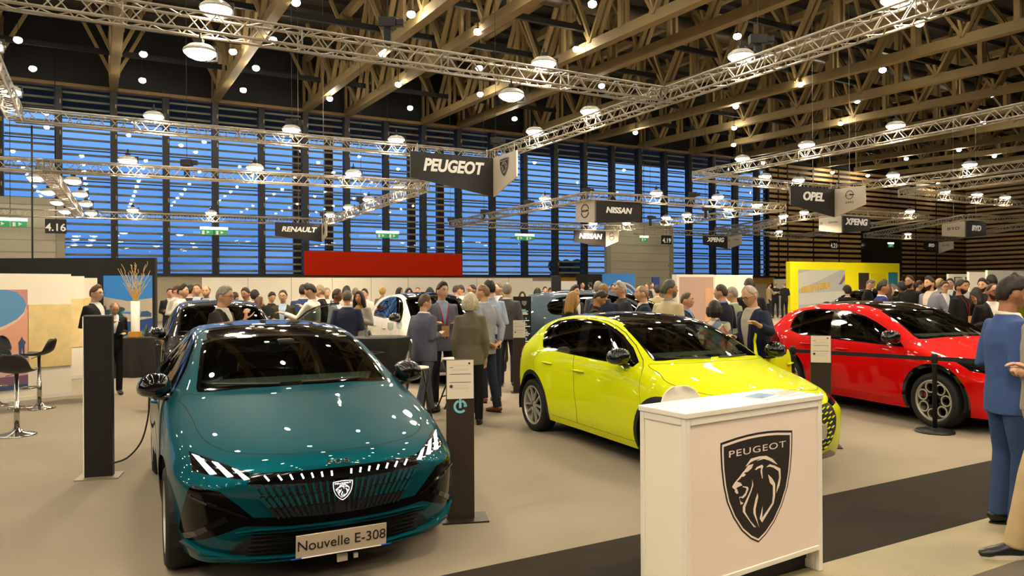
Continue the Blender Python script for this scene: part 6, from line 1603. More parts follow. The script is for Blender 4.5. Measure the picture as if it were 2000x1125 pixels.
# ---- crowd further back
CROWD = [
    ('dark haired man turned away in navy jacket behind the black car', 371, 556, 15.5, 170, 'jacket', '1c2032', 'short', '17100e', {}),
    ('fair haired woman turned away between the men behind the black car', 392, 567, 14.4, 175, 'knit', '8f8a70', 'long', 'a89a60', {'female': True}),
    ('brown haired visitor half hidden behind the young white shirted man', 344, 557, 15.2, 80, 'shirt', 'b8b4aa', 'short', '4a2c18', {}),
    ('small distant man at the left end of the white partition', 332, 563, 19.0, 30, 'jacket', '222228', 'short', '2a1c14', {}),
    ('dark haired man turned away right of the grey haired suit', 457, 571, 14.4, 160, 'jacket', '24262c', 'short', '3a2418', {}),
    ('dark haired visitor turned away behind the navy blazer', 497, 567, 15.0, 190, 'coat', '1c1a1c', 'curly', '1a1210', {}),
    ('silver haired head far behind the dark suited grey haired man', 638, 562, 16.5, 20, 'jacket', '55565c', 'short', '8a8278', {}),
    ('dark haired man in pale shirt facing right before the white partition', 657, 565, 13.6, 80, 'shirt', 'b8bcc4', 'short', '1a1210', {'skin': 'dark'}),
    ('man with flat dark hair turned away behind the navy suit', 676, 560, 14.2, 175, 'shirt', 'b4b0a6', 'quiff', '15100d', {}),
    ('grey brown haired man turned away behind the wavy haired woman', 694, 562, 15.6, 190, 'jacket', '6a6a70', 'crew', '6a5c48', {}),
    ('dark haired man in white shirt beside the wavy haired woman', 713, 564, 14.6, -20, 'shirt', 'cfccc6', 'short', '1f1511', {}),
    ('woman with curly blonde hair turned away behind the white SUV', 747, 561, 20.0, 178, 'knit', '6a5c4c', 'curly', 'a98a4a', {'female': True}),
    ('dark haired woman in profile behind the white SUV roof', 779, 561, 20.0, 70, 'knit', '2a2428', 'long', '1c1412', {'female': True}),
    ('woman with black hair and fringe behind the white SUV roof', 798, 562, 20.5, 20, 'knit', '30303a', 'bob', '14100f', {'female': True}),
    ('round faced man looking over the white SUV roof', 816, 561, 21.0, 5, 'jacket', '3a3a40', 'crew', '4a3828', {}),
    ('black haired woman turned away left of the lanyard man', 839, 561, 20.0, 165, 'knit', '22202a', 'bob', '120e0d', {'female': True}),
    ('cropped haired man turned away right of the lanyard man', 890, 557, 16.0, 150, 'shirt', 'c0bdb4', 'crew', '3a2c22', {}),
    ('man in white shirt facing left right of the lanyard man', 901, 557, 17.0, -60, 'shirt', 'd0cdc6', 'short', '3a281c', {}),
    ('dark haired man in glasses facing left before the white partition', 924, 556, 15.5, -60, 'jacket', '22242c', 'crew', '17100d', {'skin': 'tan', 'glasses': True}),
    ('ruddy grey haired man facing left behind the light blue shirt', 974, 552, 14.5, -40, 'jacket', '3a3a44', 'crew', '5c5248', {}),
    ('blonde woman in sunglasses beside the grey suited back', 979, 562, 13.6, -30, 'knit', '3a302c', 'bob', '9a7c44', {'female': True, 'glasses': True}),
    ('grey haired man in grey suit turned away behind the black floor stand', 990, 553, 13.4, 172, 'jacket', '4b4a4c', 'short', '77716a', {}),
    ('dark haired woman looking over the black information stand', 1020, 569, 16.0, 0, 'knit', '3a2a2c', 'long', '1a1110', {'female': True}),
    ('woman in black top and yellow skirt left of the slate SUV', 1049, 562, 17.5, 150, 'knit', '141214', 'long', '201612', {'female': True, 'extra': 'skirt', 'c3': 'a89218'}),
    ('dark haired man behind the blonde woman in black', 1121, 558, 13.4, 40, 'coat', '1c1c20', 'quiff', '2a1c16', {}),
    ('grey haired man turned away behind the navy polo', 1168, 550, 13.6, 170, 'jacket', '3c3e46', 'short', '6f685e', {}),
    ('woman in beige coat with dark hair beside the cream jacket', 1284, 557, 16.0, 170, 'coat', '9c8f70', 'short', '1f1613', {'female': True}),
    ('small distant man at the left of the slate SUV rails', 1064, 560, 25.0, 20, 'jacket', '2a2a30', 'short', '3a2a1e', {}),
    ('small distant visitor by the black box near the left roller sill', 1074, 562, 27.0, 40, 'coat', '3a3430', 'short', '1f1713', {}),
    ('small distant bald man before the black stand wall', 1137, 552, 31.0, 30, 'jacket', '2c2c34', 'fringe', '5a4a3c', {}),
    ('small distant dark haired visitor before the black stand wall', 1153, 549, 31.0, 200, 'jacket', '1c1c22', 'short', '1f1512', {}),
    ('small distant man below the blue poster, left part', 1196, 555, 32.0, 10, 'shirt', 'a8a49c', 'short', '2a1d15', {}),
    ('small distant visitor right of the white far SUV', 1263, 553, 33.0, -30, 'jacket', '30323a', 'short', '4a3626', {}),
    ('small distant man under the dark blue doorway', 1273, 552, 34.0, 10, 'shirt', '9a9890', 'crew', '2a1d15', {}),
    ('distant woman in tan coat holding papers left of the yellow wall', 1502, 552, 40.0, 100, 'coat', '8a7a60', 'short', '2a1d15', {'female': True, 'arms': ('reach', 'reach')}),
    ('distant man in black between two others left of the yellow wall', 1514, 551, 41.0, 150, 'coat', '1a1a1c', 'short', '7a6a5a', {}),
    ('distant bald man in dark suit close to the yellow wall edge', 1532, 550, 40.0, 190, 'jacket', '202026', 'fringe', '7a6450', {}),
    ('grey haired man in black stooping by the silver grey SUV', 1690, 544, 19.5, 60, 'knit', '141416', 'crew', '6a6258', {'head': (0, 25), 'lean': 8}),
    ('man in dark cap and pale jacket behind the silver grey SUV', 1704, 548, 20.5, -60, 'coat', 'a8a298', 'cap', '1c1c20', {}),
    ('visitor in black turned away before the silver grey SUV', 1655, 558, 17.5, 175, 'coat', '0e0d0e', 'curly', '1c120f', {}),
    ('woman in black jacket looking up beside the royal blue blazer', 1733, 556, 14.4, 60, 'jacket', '121114', 'long', '3a2418', {'female': True, 'head': (0, -14)}),
    ('man in black jacket turned away left of the tall bearded man', 1762, 550, 13.6, 180, 'coat', '171614', 'short', '100c0b', {'skin': 'dark'}),
    ('small visitor right of the tall bearded man', 1794, 548, 20.0, 80, 'shirt', '4a3a36', 'short', '2a1a14', {}),
    ('pale haired woman far behind the grey blue blazer', 1834, 544, 21.0, 20, 'knit', 'b0aca4', 'bob', '8f7a54', {'female': True}),
    ('man in glasses, navy jacket and white shirt facing the camera, far right', 1845, 550, 16.6, -10, 'jacket', '1c2336', 'short', '3c2c20', {'glasses': True, 'vneck': .5}),
    ('man in navy jacket behind the glasses wearer, far right', 1856, 544, 18.2, -40, 'jacket', '1f2840', 'short', '3a2a1f', {}),
    ('man whose face shows right of the chin-holding man', 1886, 548, 18.6, -20, 'coat', '2a2a2c', 'short', '1c1411', {}),
    ('bearded man in dark top left of the blue suited man', 1920, 545, 13.8, -50, 'knit', '1b1c24', 'quiff', '2a1a12', {'beard': '2a1a12'}),
    ('tall dark haired man turned away behind the blue suited man', 1938, 537, 13.4, 178, 'knit', '17181e', 'short', '100c0b', {'skin': 'dark'}),
]
for lab, u, v, Y, face, top, c1, hair, hc_, kw in CROWD:
    kw = dict(kw); kw.setdefault('arms', [('bent', 'bent'), ('down', 'down'), ('fold', 'fold'), ('bent', 'down')][u % 4]); kw.setdefault('c3', ['1b1c22', '26262c', '20222e', '2e2a28'][u % 4])
    P_(lab, u, v, Y, face, top=top, c1=c1, c2='c9c7c2', hair=hair, hc=hc_, **kw)
# ================================================================== STAND FURNITURE AND WALLS
M_wht = mat('laminate_white', 'e8e4da', rough=.45)
M_cream = mat('panel_cream', 'f0e9d8', rough=.55)
M_pinkp = mat('print_pink_white', 'ecdcd2', rough=.5)
# --- welcome counter
ANG = radians(33.5)
c0 = H(2.65, 2.93); X1 = Vector((cos(ANG), sin(ANG), 0)); Y1 = Vector((-sin(ANG), cos(ANG), 0)); LW, DP, HT = 1.17, .345, 1.064
t = empty('reception_counter', c0, ANG, 'white welcome counter with large black lion shield on its front', 'counter')
def bx(mb, x0, x1, y0, y1, z0, z1): mb.box(((x0 + x1) / 2, (y0 + y1) / 2, (z0 + z1) / 2), (x1 - x0, y1 - y0, z1 - z0))
mb = MB(); e_ = .034
for x in (0, LW - e_):
    for y in (0, DP - e_): bx(mb, x, x + e_, y, y + e_, 0, HT - .03)
for z0, z1 in ((HT - .07, HT - .03), (.13, .16)):
    for y in (0, DP - e_): bx(mb, e_, LW - e_, y, y + e_, z0, z1)
for x in (0, LW - e_): bx(mb, x, x + e_, e_, DP - e_, HT - .07, HT - .03); bx(mb, x, x + e_, e_, DP - e_, 0, .05)
mb.build('counter_frame', M_wht, t, bevel=.004)
mb = MB(); bx(mb, e_, LW - e_, .008, .022, .15, HT - .065); fp = mb.build('front_panel', M_pinkp, t)
for x in (.008, LW - .022): mb = MB(); bx(mb, x, x + .014, e_, DP - e_, .04, HT - .065); mb.build('side_panel', M_cream, t)
mb = MB(); bx(mb, -.006, LW + .006, -.006, DP + .006, HT - .03, HT); mb.build('counter_top', M_wht, t, bevel=.004)
mb = MB(); bx(mb, .02, LW - .02, .10, .12, 0, .16); mb.build('kick_board', M_blackp, t)
b1, b2 = MB(), MB(); add_emblem(b1, b2, frame((.58, .0075, .591), (1, 0, 0), (0, -1, 0)), .391, .0012)
em = b1.build('emblem', M_ink, fp); b2.build('emblem_lines', M_pinkp, em)
# brochures on the counter
MB_blue = mat('print_blue', '4c86b4', rough=.35, var=.5, vs=18); MB_sand = mat('print_sand', 'b8a890', rough=.4, var=.3, vs=14)
def leaflet(x, y, a, m, lab, word=None):
    o = empty('brochure', c0 + X1 * x + Y1 * y + Vector((0, 0, HT)), ANG + a, lab, 'brochure')
    mb = MB(); mb.box((0, 0, .003), (.21, .15, .006)); p = mb.build('pages', mat('paper_bright', 'ece8de', rough=.5), o)
    mb = MB(); mb.box((0, .01, .0066), (.20, .11, .0008)); mb.build('cover_picture', m, p)
    if word:
        mb = MB(); add_text(mb, word, Matrix.Translation((.02, -.055, .0068)), .04, bold=.001, ext=.0004); mb.build('cover_lettering', M_ink, p)
leaflet(.80, .15, .25, MB_blue, 'blue brochure lying left on the white counter')
leaflet(1.04, .15, .1, MB_sand, 'sand and white brochure lying right on the white counter')
# --- white bar chair behind the counter
p = atY(1357, 800, 5.05); t = empty('bar_chair', (p.x, p.y, 0), radians(20), 'white moulded bar chair half hidden behind the counter', 'chair')
mb = MB()
S_ = [(-.20, .74, .17), (-.05, .735, .20), (.10, .745, .20), (.17, .79, .19), (.205, .88, .175), (.215, .96, .15), (.215, 1.0, .11), (.214, 1.02, .05)]
V = []; nS = 9
for y, z, w in S_:
    for i in range(nS): q = (i / (nS - 1) * 2 - 1); V.append((q * w, y - .05 * q * q * (1 if z > .8 else 0), z + .03 * q * q * (1 if z < .8 else 0)))
mb.add(V, [(i * nS + k, i * nS + k + 1, (i + 1) * nS + k + 1, (i + 1) * nS + k) for i in range(len(S_) - 1) for k in range(nS - 1)])
o = mb.build('seat_shell', M_wht, t, smooth=True); so = o.modifiers.new('t', 'SOLIDIFY'); so.thickness = .012; su = o.modifiers.new('s', 'SUBSURF'); su.levels = 1; su.render_levels = 1
for sx_, sy in ((1, 1), (1, -1), (-1, 1), (-1, -1)): mb = MB(); mb.tube([(sx_ * .12, sy * .12, .73), (sx_ * .20, sy * .20, 0)], .013, 8); mb.build('leg', M_wht, t, smooth=True)
mb = MB(); mb.tube([(.165, .165, .3), (-.165, .165, .3), (-.165, -.165, .3), (.165, -.165, .3)], .01, 6, closed=True); mb.build('footrest', M_wht, t)
# --- charging totem, left
p = gnd(192, 934); TP = Vector((p.x, p.y, 0))
t = empty('charging_totem', TP, radians(16), 'tall black totem on a grey foot plate with a charging cable, left', 'totem')
mb = MB(); mb.box((0, .05, .745), (.232, .085, 1.475)); mb.build('column', mat('totem_black', '0c0b0b', rough=.45), t, bevel=.004)
mb = MB(); mb.box((0, .05, 1.486), (.236, .088, .012)); mb.build('cap', mat('totem_cap', '55565c', rough=.4), t)
mb = MB(); mb.box((-.121, .05, .745), (.008, .085, 1.475)); mb.build('side_edge', M_cream, t)
mb = MB(); mb.box((0, .05, .006), (.36, .26, .012)); mb.build('foot_plate', mat('plate_steel', '8a8272', rough=.4, metal=.3), t)
q1 = TEAL.location + Vector((0, 0, 0)); th_ = radians(27.3)
tw = lambda x, y, z: TEAL.location + Vector((-sin(th_) * x - cos(th_) * y, cos(th_) * x - sin(th_) * y, z))
mb = MB()
P4 = [TP + Vector((.10, .06, .14)), atY(222, 904, 6.82), atY(250, 893, 6.84), atY(276, 862, 6.88), atY(289, 815, 6.92), atY(291, 775, 6.95), tw(3.60, .915, .84)]; e2_ = P4[-1]
cu = []
for i in range(len(P4) - 1):
    g = lambda k: P4[min(max(k, 0), len(P4) - 1)]
    for k in range(8):
        s = k / 8; A, B, C, D = g(i - 1), g(i), g(i + 1), g(i + 2)
        cu.append(.5 * ((2 * B) + (C - A) * s + (2 * A - 5 * B + 4 * C - D) * s * s + (3 * B - A - 3 * C + D) * s ** 3))
mb.tube(cu + [e2_], .008, 8); o = mb.build('charging_cable', M_plas, smooth=True)
tag(o, 'thin black charging cable curving from the black totem to the teal car', 'cable')
# --- price stands
def price_stand(pos, rz, lab, icon=True, Hs=1.19, w=.205):
    t = empty('price_stand', (pos[0], pos[1], 0), rz, lab, 'price stand')
    mb = MB(); mb.box((0, .02, Hs / 2), (w, .03, Hs)); c = mb.build('post_panel', mat('stand_umber', '2d231b', rough=.5), t, bevel=.003)
    mb = MB(); mb.box((.03, .04, .006), (.34, .24, .012)); mb.build('foot_plate', mat('plate_dark', '3a332a', rough=.4, metal=.4), t)
    mb = MB(); mb.box((0, .001, Hs - .145), (w * .97, .006, .285)); s = mb.build('price_sheet', mat('paper_sheet', 'dcd2c2', rough=.7), t)
    ln = MB()
    for z, x0, x1, h in ((.055, -.08, -.05, .004), (.105, -.08, .08, .004), (.165, -.08, .08, .004)): ln.box(((x0 + x1) / 2, -.0025, Hs - z), (x1 - x0, .001, h))
    ln.lathe([(.0, 0), (.013, 0), (.013, .001), (0, .001)], (-.067, -.0022, Hs - .195), 14, Matrix.Rotation(pi / 2, 3, 'X'))
    ln.build('print_lines', mat('print_navy', '3a3f58', rough=.6), s)
    fn = MB()
    for z in (.042, .07, .078, .19, .205, .215): fn.box((.0, -.0022, Hs - z), (.13, .0006, .002))
    fn.build('fine_print', mat('print_pale', 'b3a99c', rough=.7), s)
    b = MB(); b.prism(scale_poly(shield_outline(), .010), frame((.068, -.002, Hs - .028), (1, 0, 0), (0, -1, 0)), .001); b.build('crest', M_ink, s)
    if icon:
        ic = MB(); M = frame((0, .0048, Hs - .345), (1, 0, 0), (0, -1, 0)); r0, r1 = .050, .033
        def arc(a0, a1):
            n = 20; o = [(r0 * cos(a0 + (a1 - a0) * i / n), r0 * sin(a0 + (a1 - a0) * i / n)) for i in range(n + 1)]; q = [(r1 * cos(a0 + (a1 - a0) * i / n), r1 * sin(a0 + (a1 - a0) * i / n)) for i in range(n + 1)]
            return o + q[::-1]
        ic.prism(arc(radians(108), radians(318)), M, .002); ic.prism(arc(radians(-4), radians(72)) + [], M, .002)
        ic.prism([(-.009, -.012), (.009, -.012), (.009, .058), (-.009, .058)], M, .002); ic.prism([(.026, -.004), (.05, -.004), (.05, .012), (.026, .012)], M, .002)
        ic.build('charge_icon', mat('icon_cyan', '7cc4d8', rough=.5), c)
    return t
p = gnd(903, 1017); price_stand((p.x - .01, p.y), radians(10), 'dark price stand with a cyan charge symbol beside the teal car')
p = atY(1011, 620, 13.4); price_stand((.115, 12.2), radians(4), 'small far price stand in front of the black information stand', icon=False)
p = atY(1603, 660, 7.95); price_stand((p.x, p.y), radians(-14), 'slim price stand standing before the red car', icon=False)
# black information stand with shield
p = atY(1020, 600, 13.9); t = empty('information_stand', (p.x, p.y, 0), radians(6), 'tall black information stand with white shield and lines of text', 'stand')
mb = MB(); mb.box((0, .02, .78), (.335, .04, 1.56)); c = mb.build('board', mat('totem_black', '0c0b0b', rough=.45), t)
mb = MB(); mb.box((0, .05, .006), (.40, .3, .012)); mb.build('foot_plate', M_lampS, t)
b1, b2 = MB(), MB(); add_emblem(b1, b2, frame((.04, -.001, 1.43), (1, 0, 0), (0, -1, 0)), .058, .002); o = b1.build('crest', M_ink, c); b2.build('crest_lines', M_swhite, o)
for nm, m, rows in (('cyan_text', mat('icon_cyan', '7cc4d8'), [(1.31, .02, .09, .02), (1.285, .03, .16, .022), (1.15, .07, .03, .03), (1.04, .07, .03, .03), (.93, .07, .03, .03), (.77, .07, .03, .04)]),
                    ('white_text', M_swhite, [(1.255, .03, .12, .016), (1.23, .03, .16, .016), (1.11, .09, .08, .016), (1.0, .10, .10, .016), (.89, .08, .05, .016), (.86, .1, .09, .016), (.83, .08, .07, .016), (.72, .1, .1, .016), (.68, .08, .05, .016), (.65, .1, .08, .016)])):
    mb = MB()
    for z, x, w, h in rows: mb.box((x, -.001, z), (w, .003, h))
    mb.build(nm, m, c)
# --- belt barrier
def stanchion(p, lab):
    t = empty('barrier_post', p, 0, lab, 'barrier post')
    mb = MB(); mb.lathe([(0, 0), (.21, 0), (.212, .012), (.20, .028), (.05, .036), (.03, .05), (0, .05)], n=36); mb.build('base', M_plas, t, smooth=False)
    mb = MB(); mb.lathe([(.026, .03), (.026, .80), (.034, .805), (.036, .905), (.030, .92), (0, .925)], n=20); q = mb.build('pole', M_plas, t, smooth=True)
    mb = MB(); mb.lathe([(.0368, .802), (.0368, .808)], n=20, caps=False); mb.build('silver_ring', M_chrome, q)
s0 = gnd(1826, 844); s0 = Vector((s0.x, s0.y, 0)); dS = Vector((-.713, .701, 0)); s1 = s0 + dS * 1.7; s2 = s0 - dS * 2.05
stanchion(s0, 'black barrier post standing before the front wheel of the red car'); stanchion(s1, 'black barrier post hidden behind the open yellow door'); stanchion(s2, 'black barrier post behind the man in blue suit')
for a, b, lab in ((s0, s1, 'black belt stretched left from the barrier post along the red car'), (s0, s2, 'black belt stretched right from the barrier post to the blue suited man')):
    d = (b - a).normalized(); mb = MB(); mb.bar(a + d * .037 + Vector((0, 0, .862)), b - d * .037 + Vector((0, 0, .862)), .003, .05); tag(mb.build('barrier_belt', M_plas), lab, 'barrier belt')
# --- bar stools
M_shell = mat('stool_black', '1a1716', rough=.5)
def bar_stool(p, rz, lab, zs=.76):
    t = empty('bar_stool', p, rz, lab, 'bar stool')
    mb = MB(); mb.lathe([(0, 0), (.205, 0), (.21, .006), (.19, .018), (.09, .035), (.055, .06), (.035, .085), (0, .085)], n=32); mb.build('base', M_chrome, t, smooth=True)
    mb = MB(); mb.lathe([(.03, .06), (.03, .40), (.023, .405), (.023, zs)], n=16); mb.build('column', M_chrome, t, smooth=True)
    mb = MB(); mb.tube([(.0, -.03, .31), (.13, -.06, .31), (.15, -.15, .31), (.08, -.23, .31), (-.08, -.23, .31), (-.15, -.15, .31), (-.13, -.06, .31)], .009, 8, closed=True); mb.build('footrest', M_chrome, t, smooth=True)
    mb = MB(); S_ = [(-.21, zs + .0, .16), (-.15, zs - .01, .19), (.0, zs - .015, .20), (.11, zs + .01, .195), (.165, zs + .07, .185), (.19, zs + .14, .165), (.21, zs + .19, .13), (.215, zs + .215, .07)]
    V = []
    for y, z, w in S_:
        for i in range(nS): q = (i / (nS - 1) * 2 - 1); V.append((q * w, y - .05 * q * q * (1 if z > zs + .05 else 0), z + .035 * q * q * (1 if z < zs + .05 else 0)))
    mb.add(V, [(i * nS + k, i * nS + k + 1, (i + 1) * nS + k + 1, (i + 1) * nS + k) for i in range(len(S_) - 1) for k in range(nS - 1)])
    o = mb.build('seat_shell', M_shell, t, smooth=True); so = o.modifiers.new('t', 'SOLIDIFY'); so.thickness = .02; su = o.modifiers.new('s', 'SUBSURF'); su.levels = 1; su.render_levels = 1
    mb = MB(); mb.tube([(.02, 0, zs - .03), (.13, -.05, zs - .06)], .005, 6); mb.build('lift_lever', M_chrome, t)
p = gnd(33, 850); bar_stool((p.x, p.y, 0), radians(195), 'black shell bar stool on chrome column, nearest of the three at left')
p = gnd(77, 798); bar_stool((p.x, p.y, 0), radians(-80), 'black shell bar stool seen from the side before the wood panel', zs=.80)
p = gnd(-8, 792); bar_stool((p.x, p.y, 0), radians(30), 'black shell bar stool cut by the left edge', zs=.82)
# --- stepped white walls with pale wood, left
M_ply = mat('pale_plywood', 'e3cb92', rough=.55, var=.1, vs=5)
DW = Vector((.64, .77, 0)).normalized()
def panel_wall(u1, vb, ln, zt, zw0, zw1, xw, lab):
    p = gnd(u1, vb); e = Vector((p.x, p.y, 0)); t = empty('partition_wall', e, atan2(DW.y, DW.x), lab, 'partition')
    mb = MB(); bx(mb, -ln, 0, 0, .08, 0, zt); w = mb.build('panel', M_cream, t)
    mb = MB(); bx(mb, -xw, -.005, -.02, -.001, zw0, zw1); mb.build('wood_board', M_ply, w)
    mb = MB(); bx(mb, -ln, .0, -.025, 0, 0, .06); mb.build('skirting', M_wht, w)
    return t, w
t1, w1 = panel_wall(140, 772, 5.0, 1.99, .50, 1.50, .62, 'white partition with a pale wood board and desert poster, front left')
panel_wall(166, 738, 5.0, 2.0, .62, 1.56, .8, 'second white partition with pale wood, stepping back from the front one')
panel_wall(191, 716, 5.0, 2.0, .66, 1.56, .9, 'third white partition with pale wood, hidden by the black totem')
# desert poster on the first wall
M_l = {n: mat('print_' + n, c, rough=.5) for n, c in dict(skyblue='5f95c4', peach='e2a58c', rose='d7b0a8', cloudpk='c9918c', mist='e8c8b4', navyp='35507a', tealcar='12404e', dusk='7a5a78', grass='2f5e9a', sea='1c3f86', azure='2f7fd0', pale='a8cfe8', sand='c8c090', leaf='1d4a3a').items()}
def art(parent, x0, x1, z0, z1, y, base, shapes):
    mb = MB(); bx(mb, x0, x1, y - .012, y, z0, z1); o = mb.build('poster', base, parent); w, h = x1 - x0, z1 - z0
    M = frame((x0, y - .0125, z0), (1, 0, 0), (0, -1, 0))
    for i, (m, pts) in enumerate(shapes):
        mb = MB(); mb.prism([(min(max(a, 0), 1) * w, min(max(b, 0), 1) * h) for a, b in pts], M @ Matrix.Translation((0, 0, .0004 * (i + 1))), .0004); mb.build('poster_print', m, o)
    return o
ell = lambda cx, cy, rx, ry, n=28, a0=0, a1=2 * pi: [(cx + rx * cos(a0 + (a1 - a0) * i / n), cy + ry * sin(a0 + (a1 - a0) * i / n)) for i in range(n if a1 - a0 > 6 else n + 1)]
art(w1, -2.5, -.63, .18, 1.74, -.001, M_l['peach'], [(M_l['cloudpk'], [(.0, 1), (1, 1), (1, .8), (.6, .9)]), (M_l['mist'], ell(.3, .82, .69, .33)), (M_l['skyblue'], ell(.3, .84, .69, .31)), (M_l['rose'], [(0, .30), (1, .38), (1, .12), (0, .1)]),
    (M_l['navyp'], [(.55, .27), (.8, .31), (1, .31), (1, .34), (.8, .33), (.55, .30)]), (M_l['tealcar'], [(.46, .30), (.46, .40), (.55, .44), (.66, .48), (.78, .48), (.86, .42), (.88, .36), (.87, .29), (.6, .28)]),
    (M_l['skyblue'], [(.62, .45), (.76, .46), (.72, .425), (.6, .42)]), (M_l['navyp'], [(.935, .34), (.95, .34), (.955, .42), (.965, .34), (.975, .34), (.975, .44), (.985, .47), (.965, .50), (.955, .53), (.945, .50), (.93, .47)]), (M_l['navyp'], [(0, 0), (1, 0), (1, .05), (0, .08)]), (M_l['dusk'], [(.4, .12), (1, .14), (1, .05), (.4, .03)])])
# black wall with coastal poster
Yb = 17.2; xr = atY(303, 560, Yb); t = empty('partition_wall', (xr.x, xr.y, 0), radians(3), 'long black partition with a blue coast poster behind the vase', 'partition')
mb = MB(); bx(mb, -9, 0, 0, .12, 0, 2.47); w = mb.build('panel', mat('felt_black', '0f0e0d', rough=.8), t)
art(w, -1.16, -.06, .32, 2.06, -.001, M_l['azure'], [(M_l['pale'], [(0, .72), (.5, .66), (1, .70), (1, .52), (0, .52)]), (M_l['sand'], [(0, .44), (.3, .50), (.7, .48), (1, .53), (1, .44), (.5, .38), (0, .36)]), (M_l['leaf'], ell(.32, .55, .12, .035)), (M_l['leaf'], ell(.12, .53, .08, .02)),
    (M_l['sea'], [(0, 0), (1, 0), (1, .43), (.55, .39), (0, .37)]), (M_l['tealcar'], [(.02, .42), (.06, .50), (.2, .53), (.34, .52), (.42, .46), (.4, .42)]), (M_l['skyblue'], [(.60, .47), (.66, .52), (.8, .53), (.9, .48), (.86, .45)]), (M_l['navyp'], [(.74, .45), (.78, .52), (.9, .53), (.98, .50), (.98, .45)]), (M_l['grass'], [(.0, .2), (1, .3), (1, .16), (0, .05)])])
# draped buffet table with tall vase
p = gnd(252, 738); TB = Vector((p.x, p.y, 0)); t = empty('buffet_table', TB, radians(8), 'low table draped in black cloth below the coast poster', 'table')
V = []; mb = MB(); n = 48
for z, k, wv in ((.785, 1.0, 0), (.77, 1.02, 0), (.4, 1.05, .02), (.0, 1.09, .045)):
    for i in range(n):
        a_ = 2 * pi * i / n; cx_, cy_ = cos(a_), sin(a_); m_ = max(abs(cx_), abs(cy_)); V.append(((.40 * cx_ / m_) * k + wv * cos(a_ * 9) * cx_, .38 + (.36 * cy_ / m_) * k + wv * cos(a_ * 9) * cy_, z))
mb.add(V, [(r * n + k, r * n + (k + 1) % n, (r + 1) * n + (k + 1) % n, (r + 1) * n + k) for r in range(3) for k in range(n)] + [tuple(range(n))])
mb.build('tablecloth', mat('drape_black', '1c1815', rough=.85, bump=.3, bs=12), t, smooth=False)
mb = MB(); bx(mb, -.38, .38, .04, .72, .70, .78); mb.build('table_top', M_plas, t)
for x, y in ((-.34, .08), (.34, .08), (-.34, .68), (.34, .68)): mb = MB(); bx(mb, x - .02, x + .02, y - .02, y + .02, 0, .70); mb.build('leg', M_plas, t)
vz = TB + Vector((.02, .22, .786)); b0 = MB(); b0.box((0, 0, .055), (.21, .16, .11)); o = b0.build('wooden_box', mat('box_ochre', 'b8862c', rough=.6, var=.1), loc=vz, bevel=.004); tag(o, 'small ochre wooden box under the white vase', 'box')
t = empty('vase', vz + Vector((0, 0, .11)), 0, 'tall white cylinder vase holding pale curly twigs', 'vase')
mb = MB(); mb.lathe([(0, 0), (.078, 0), (.08, .01), (.082, .60), (.074, .605), (.072, .55), (0, .55)], n=28); mb.build('vase_body', M_wht, t, smooth=True)
rr = random.Random(3); M_twig = mat('twig_gold', 'c8a860', rough=.6)
for i in range(26):
    a_ = rr.uniform(0, 2 * pi); sp = rr.uniform(.02, .34); hh = rr.uniform(.35, .80); pts = []
    for k in range(12):
        s = k / 11; wob = .02 * sin(k * 1.9 + i); pts.append((cos(a_) * (.03 + sp * s ** 1.2) + wob * sin(a_), (sin(a_) * (.03 + sp * s ** 1.2)) * .6 - wob * cos(a_), .5 + .1 + hh * s))
    mb = MB(); mb.tube(pts, [.0075 - .004 * k / 11 for k in range(12)], 6); mb.build('twig', M_twig, t, smooth=True)
M_clear = glass('clear_glass', 'f4f8f8', refl=.04, dens=.985)
def tumbler(p, lab, grp=None, h=.10, r=.033):
    mb = MB(); mb.lathe([(0, .004), (r * .85, .004), (r, h), (r * .93, h), (r * .8, .012), (0, .012)], n=18); o = mb.build('tumbler', M_clear, loc=p, smooth=True); tag(o, lab, 'glass', grp)
def wine_glass(p, lab):
    t = empty('wine_glass', p, 0, lab, 'glass')
    mb = MB(); mb.lathe([(0, 0), (.034, 0), (.034, .003), (.004, .008), (.0035, .08), (.004, .085)], n=18, caps=False); mb.build('stem', M_clear, t, smooth=True)
    mb = MB(); mb.lathe([(.004, .085), (.03, .105), (.038, .14), (.034, .19), (.032, .19), (.036, .14), (.028, .108), (0, .09)], n=18); mb.build('bowl', M_clear, t, smooth=True)
for i, (dx, dy) in enumerate(((.22, .16), (.29, .24), (.25, .34), (.33, .40))): tumbler(TB + Vector((dx, dy, .787)), 'clear tumbler among others on the black draped table', 'tumblers on the buffet table')
def bottle(p, lab, c='2a3a2c', h=.26):
    t = empty('bottle', p, 0, lab, 'bottle'); mb = MB(); mb.lathe([(0, 0), (.034, 0), (.036, .01), (.036, h * .6), (.014, h * .78), (.013, h * .97), (0, h * .97)], n=16); mb.build('bottle_body', mat('bottle_' + c, c, rough=.1, coat=.5), t, smooth=True)
    mb = MB(); mb.lathe([(.015, h * .93), (.015, h), (0, h)], n=12); mb.build('cap', M_plas, t)
bottle(TB + Vector((.14, .42, .787)), 'dark bottle standing right of the vase on the draped table'); bottle(TB + Vector((.36, .2, .787)), 'pale bottle at the right end of the draped table', 'b8b8b0', .22)
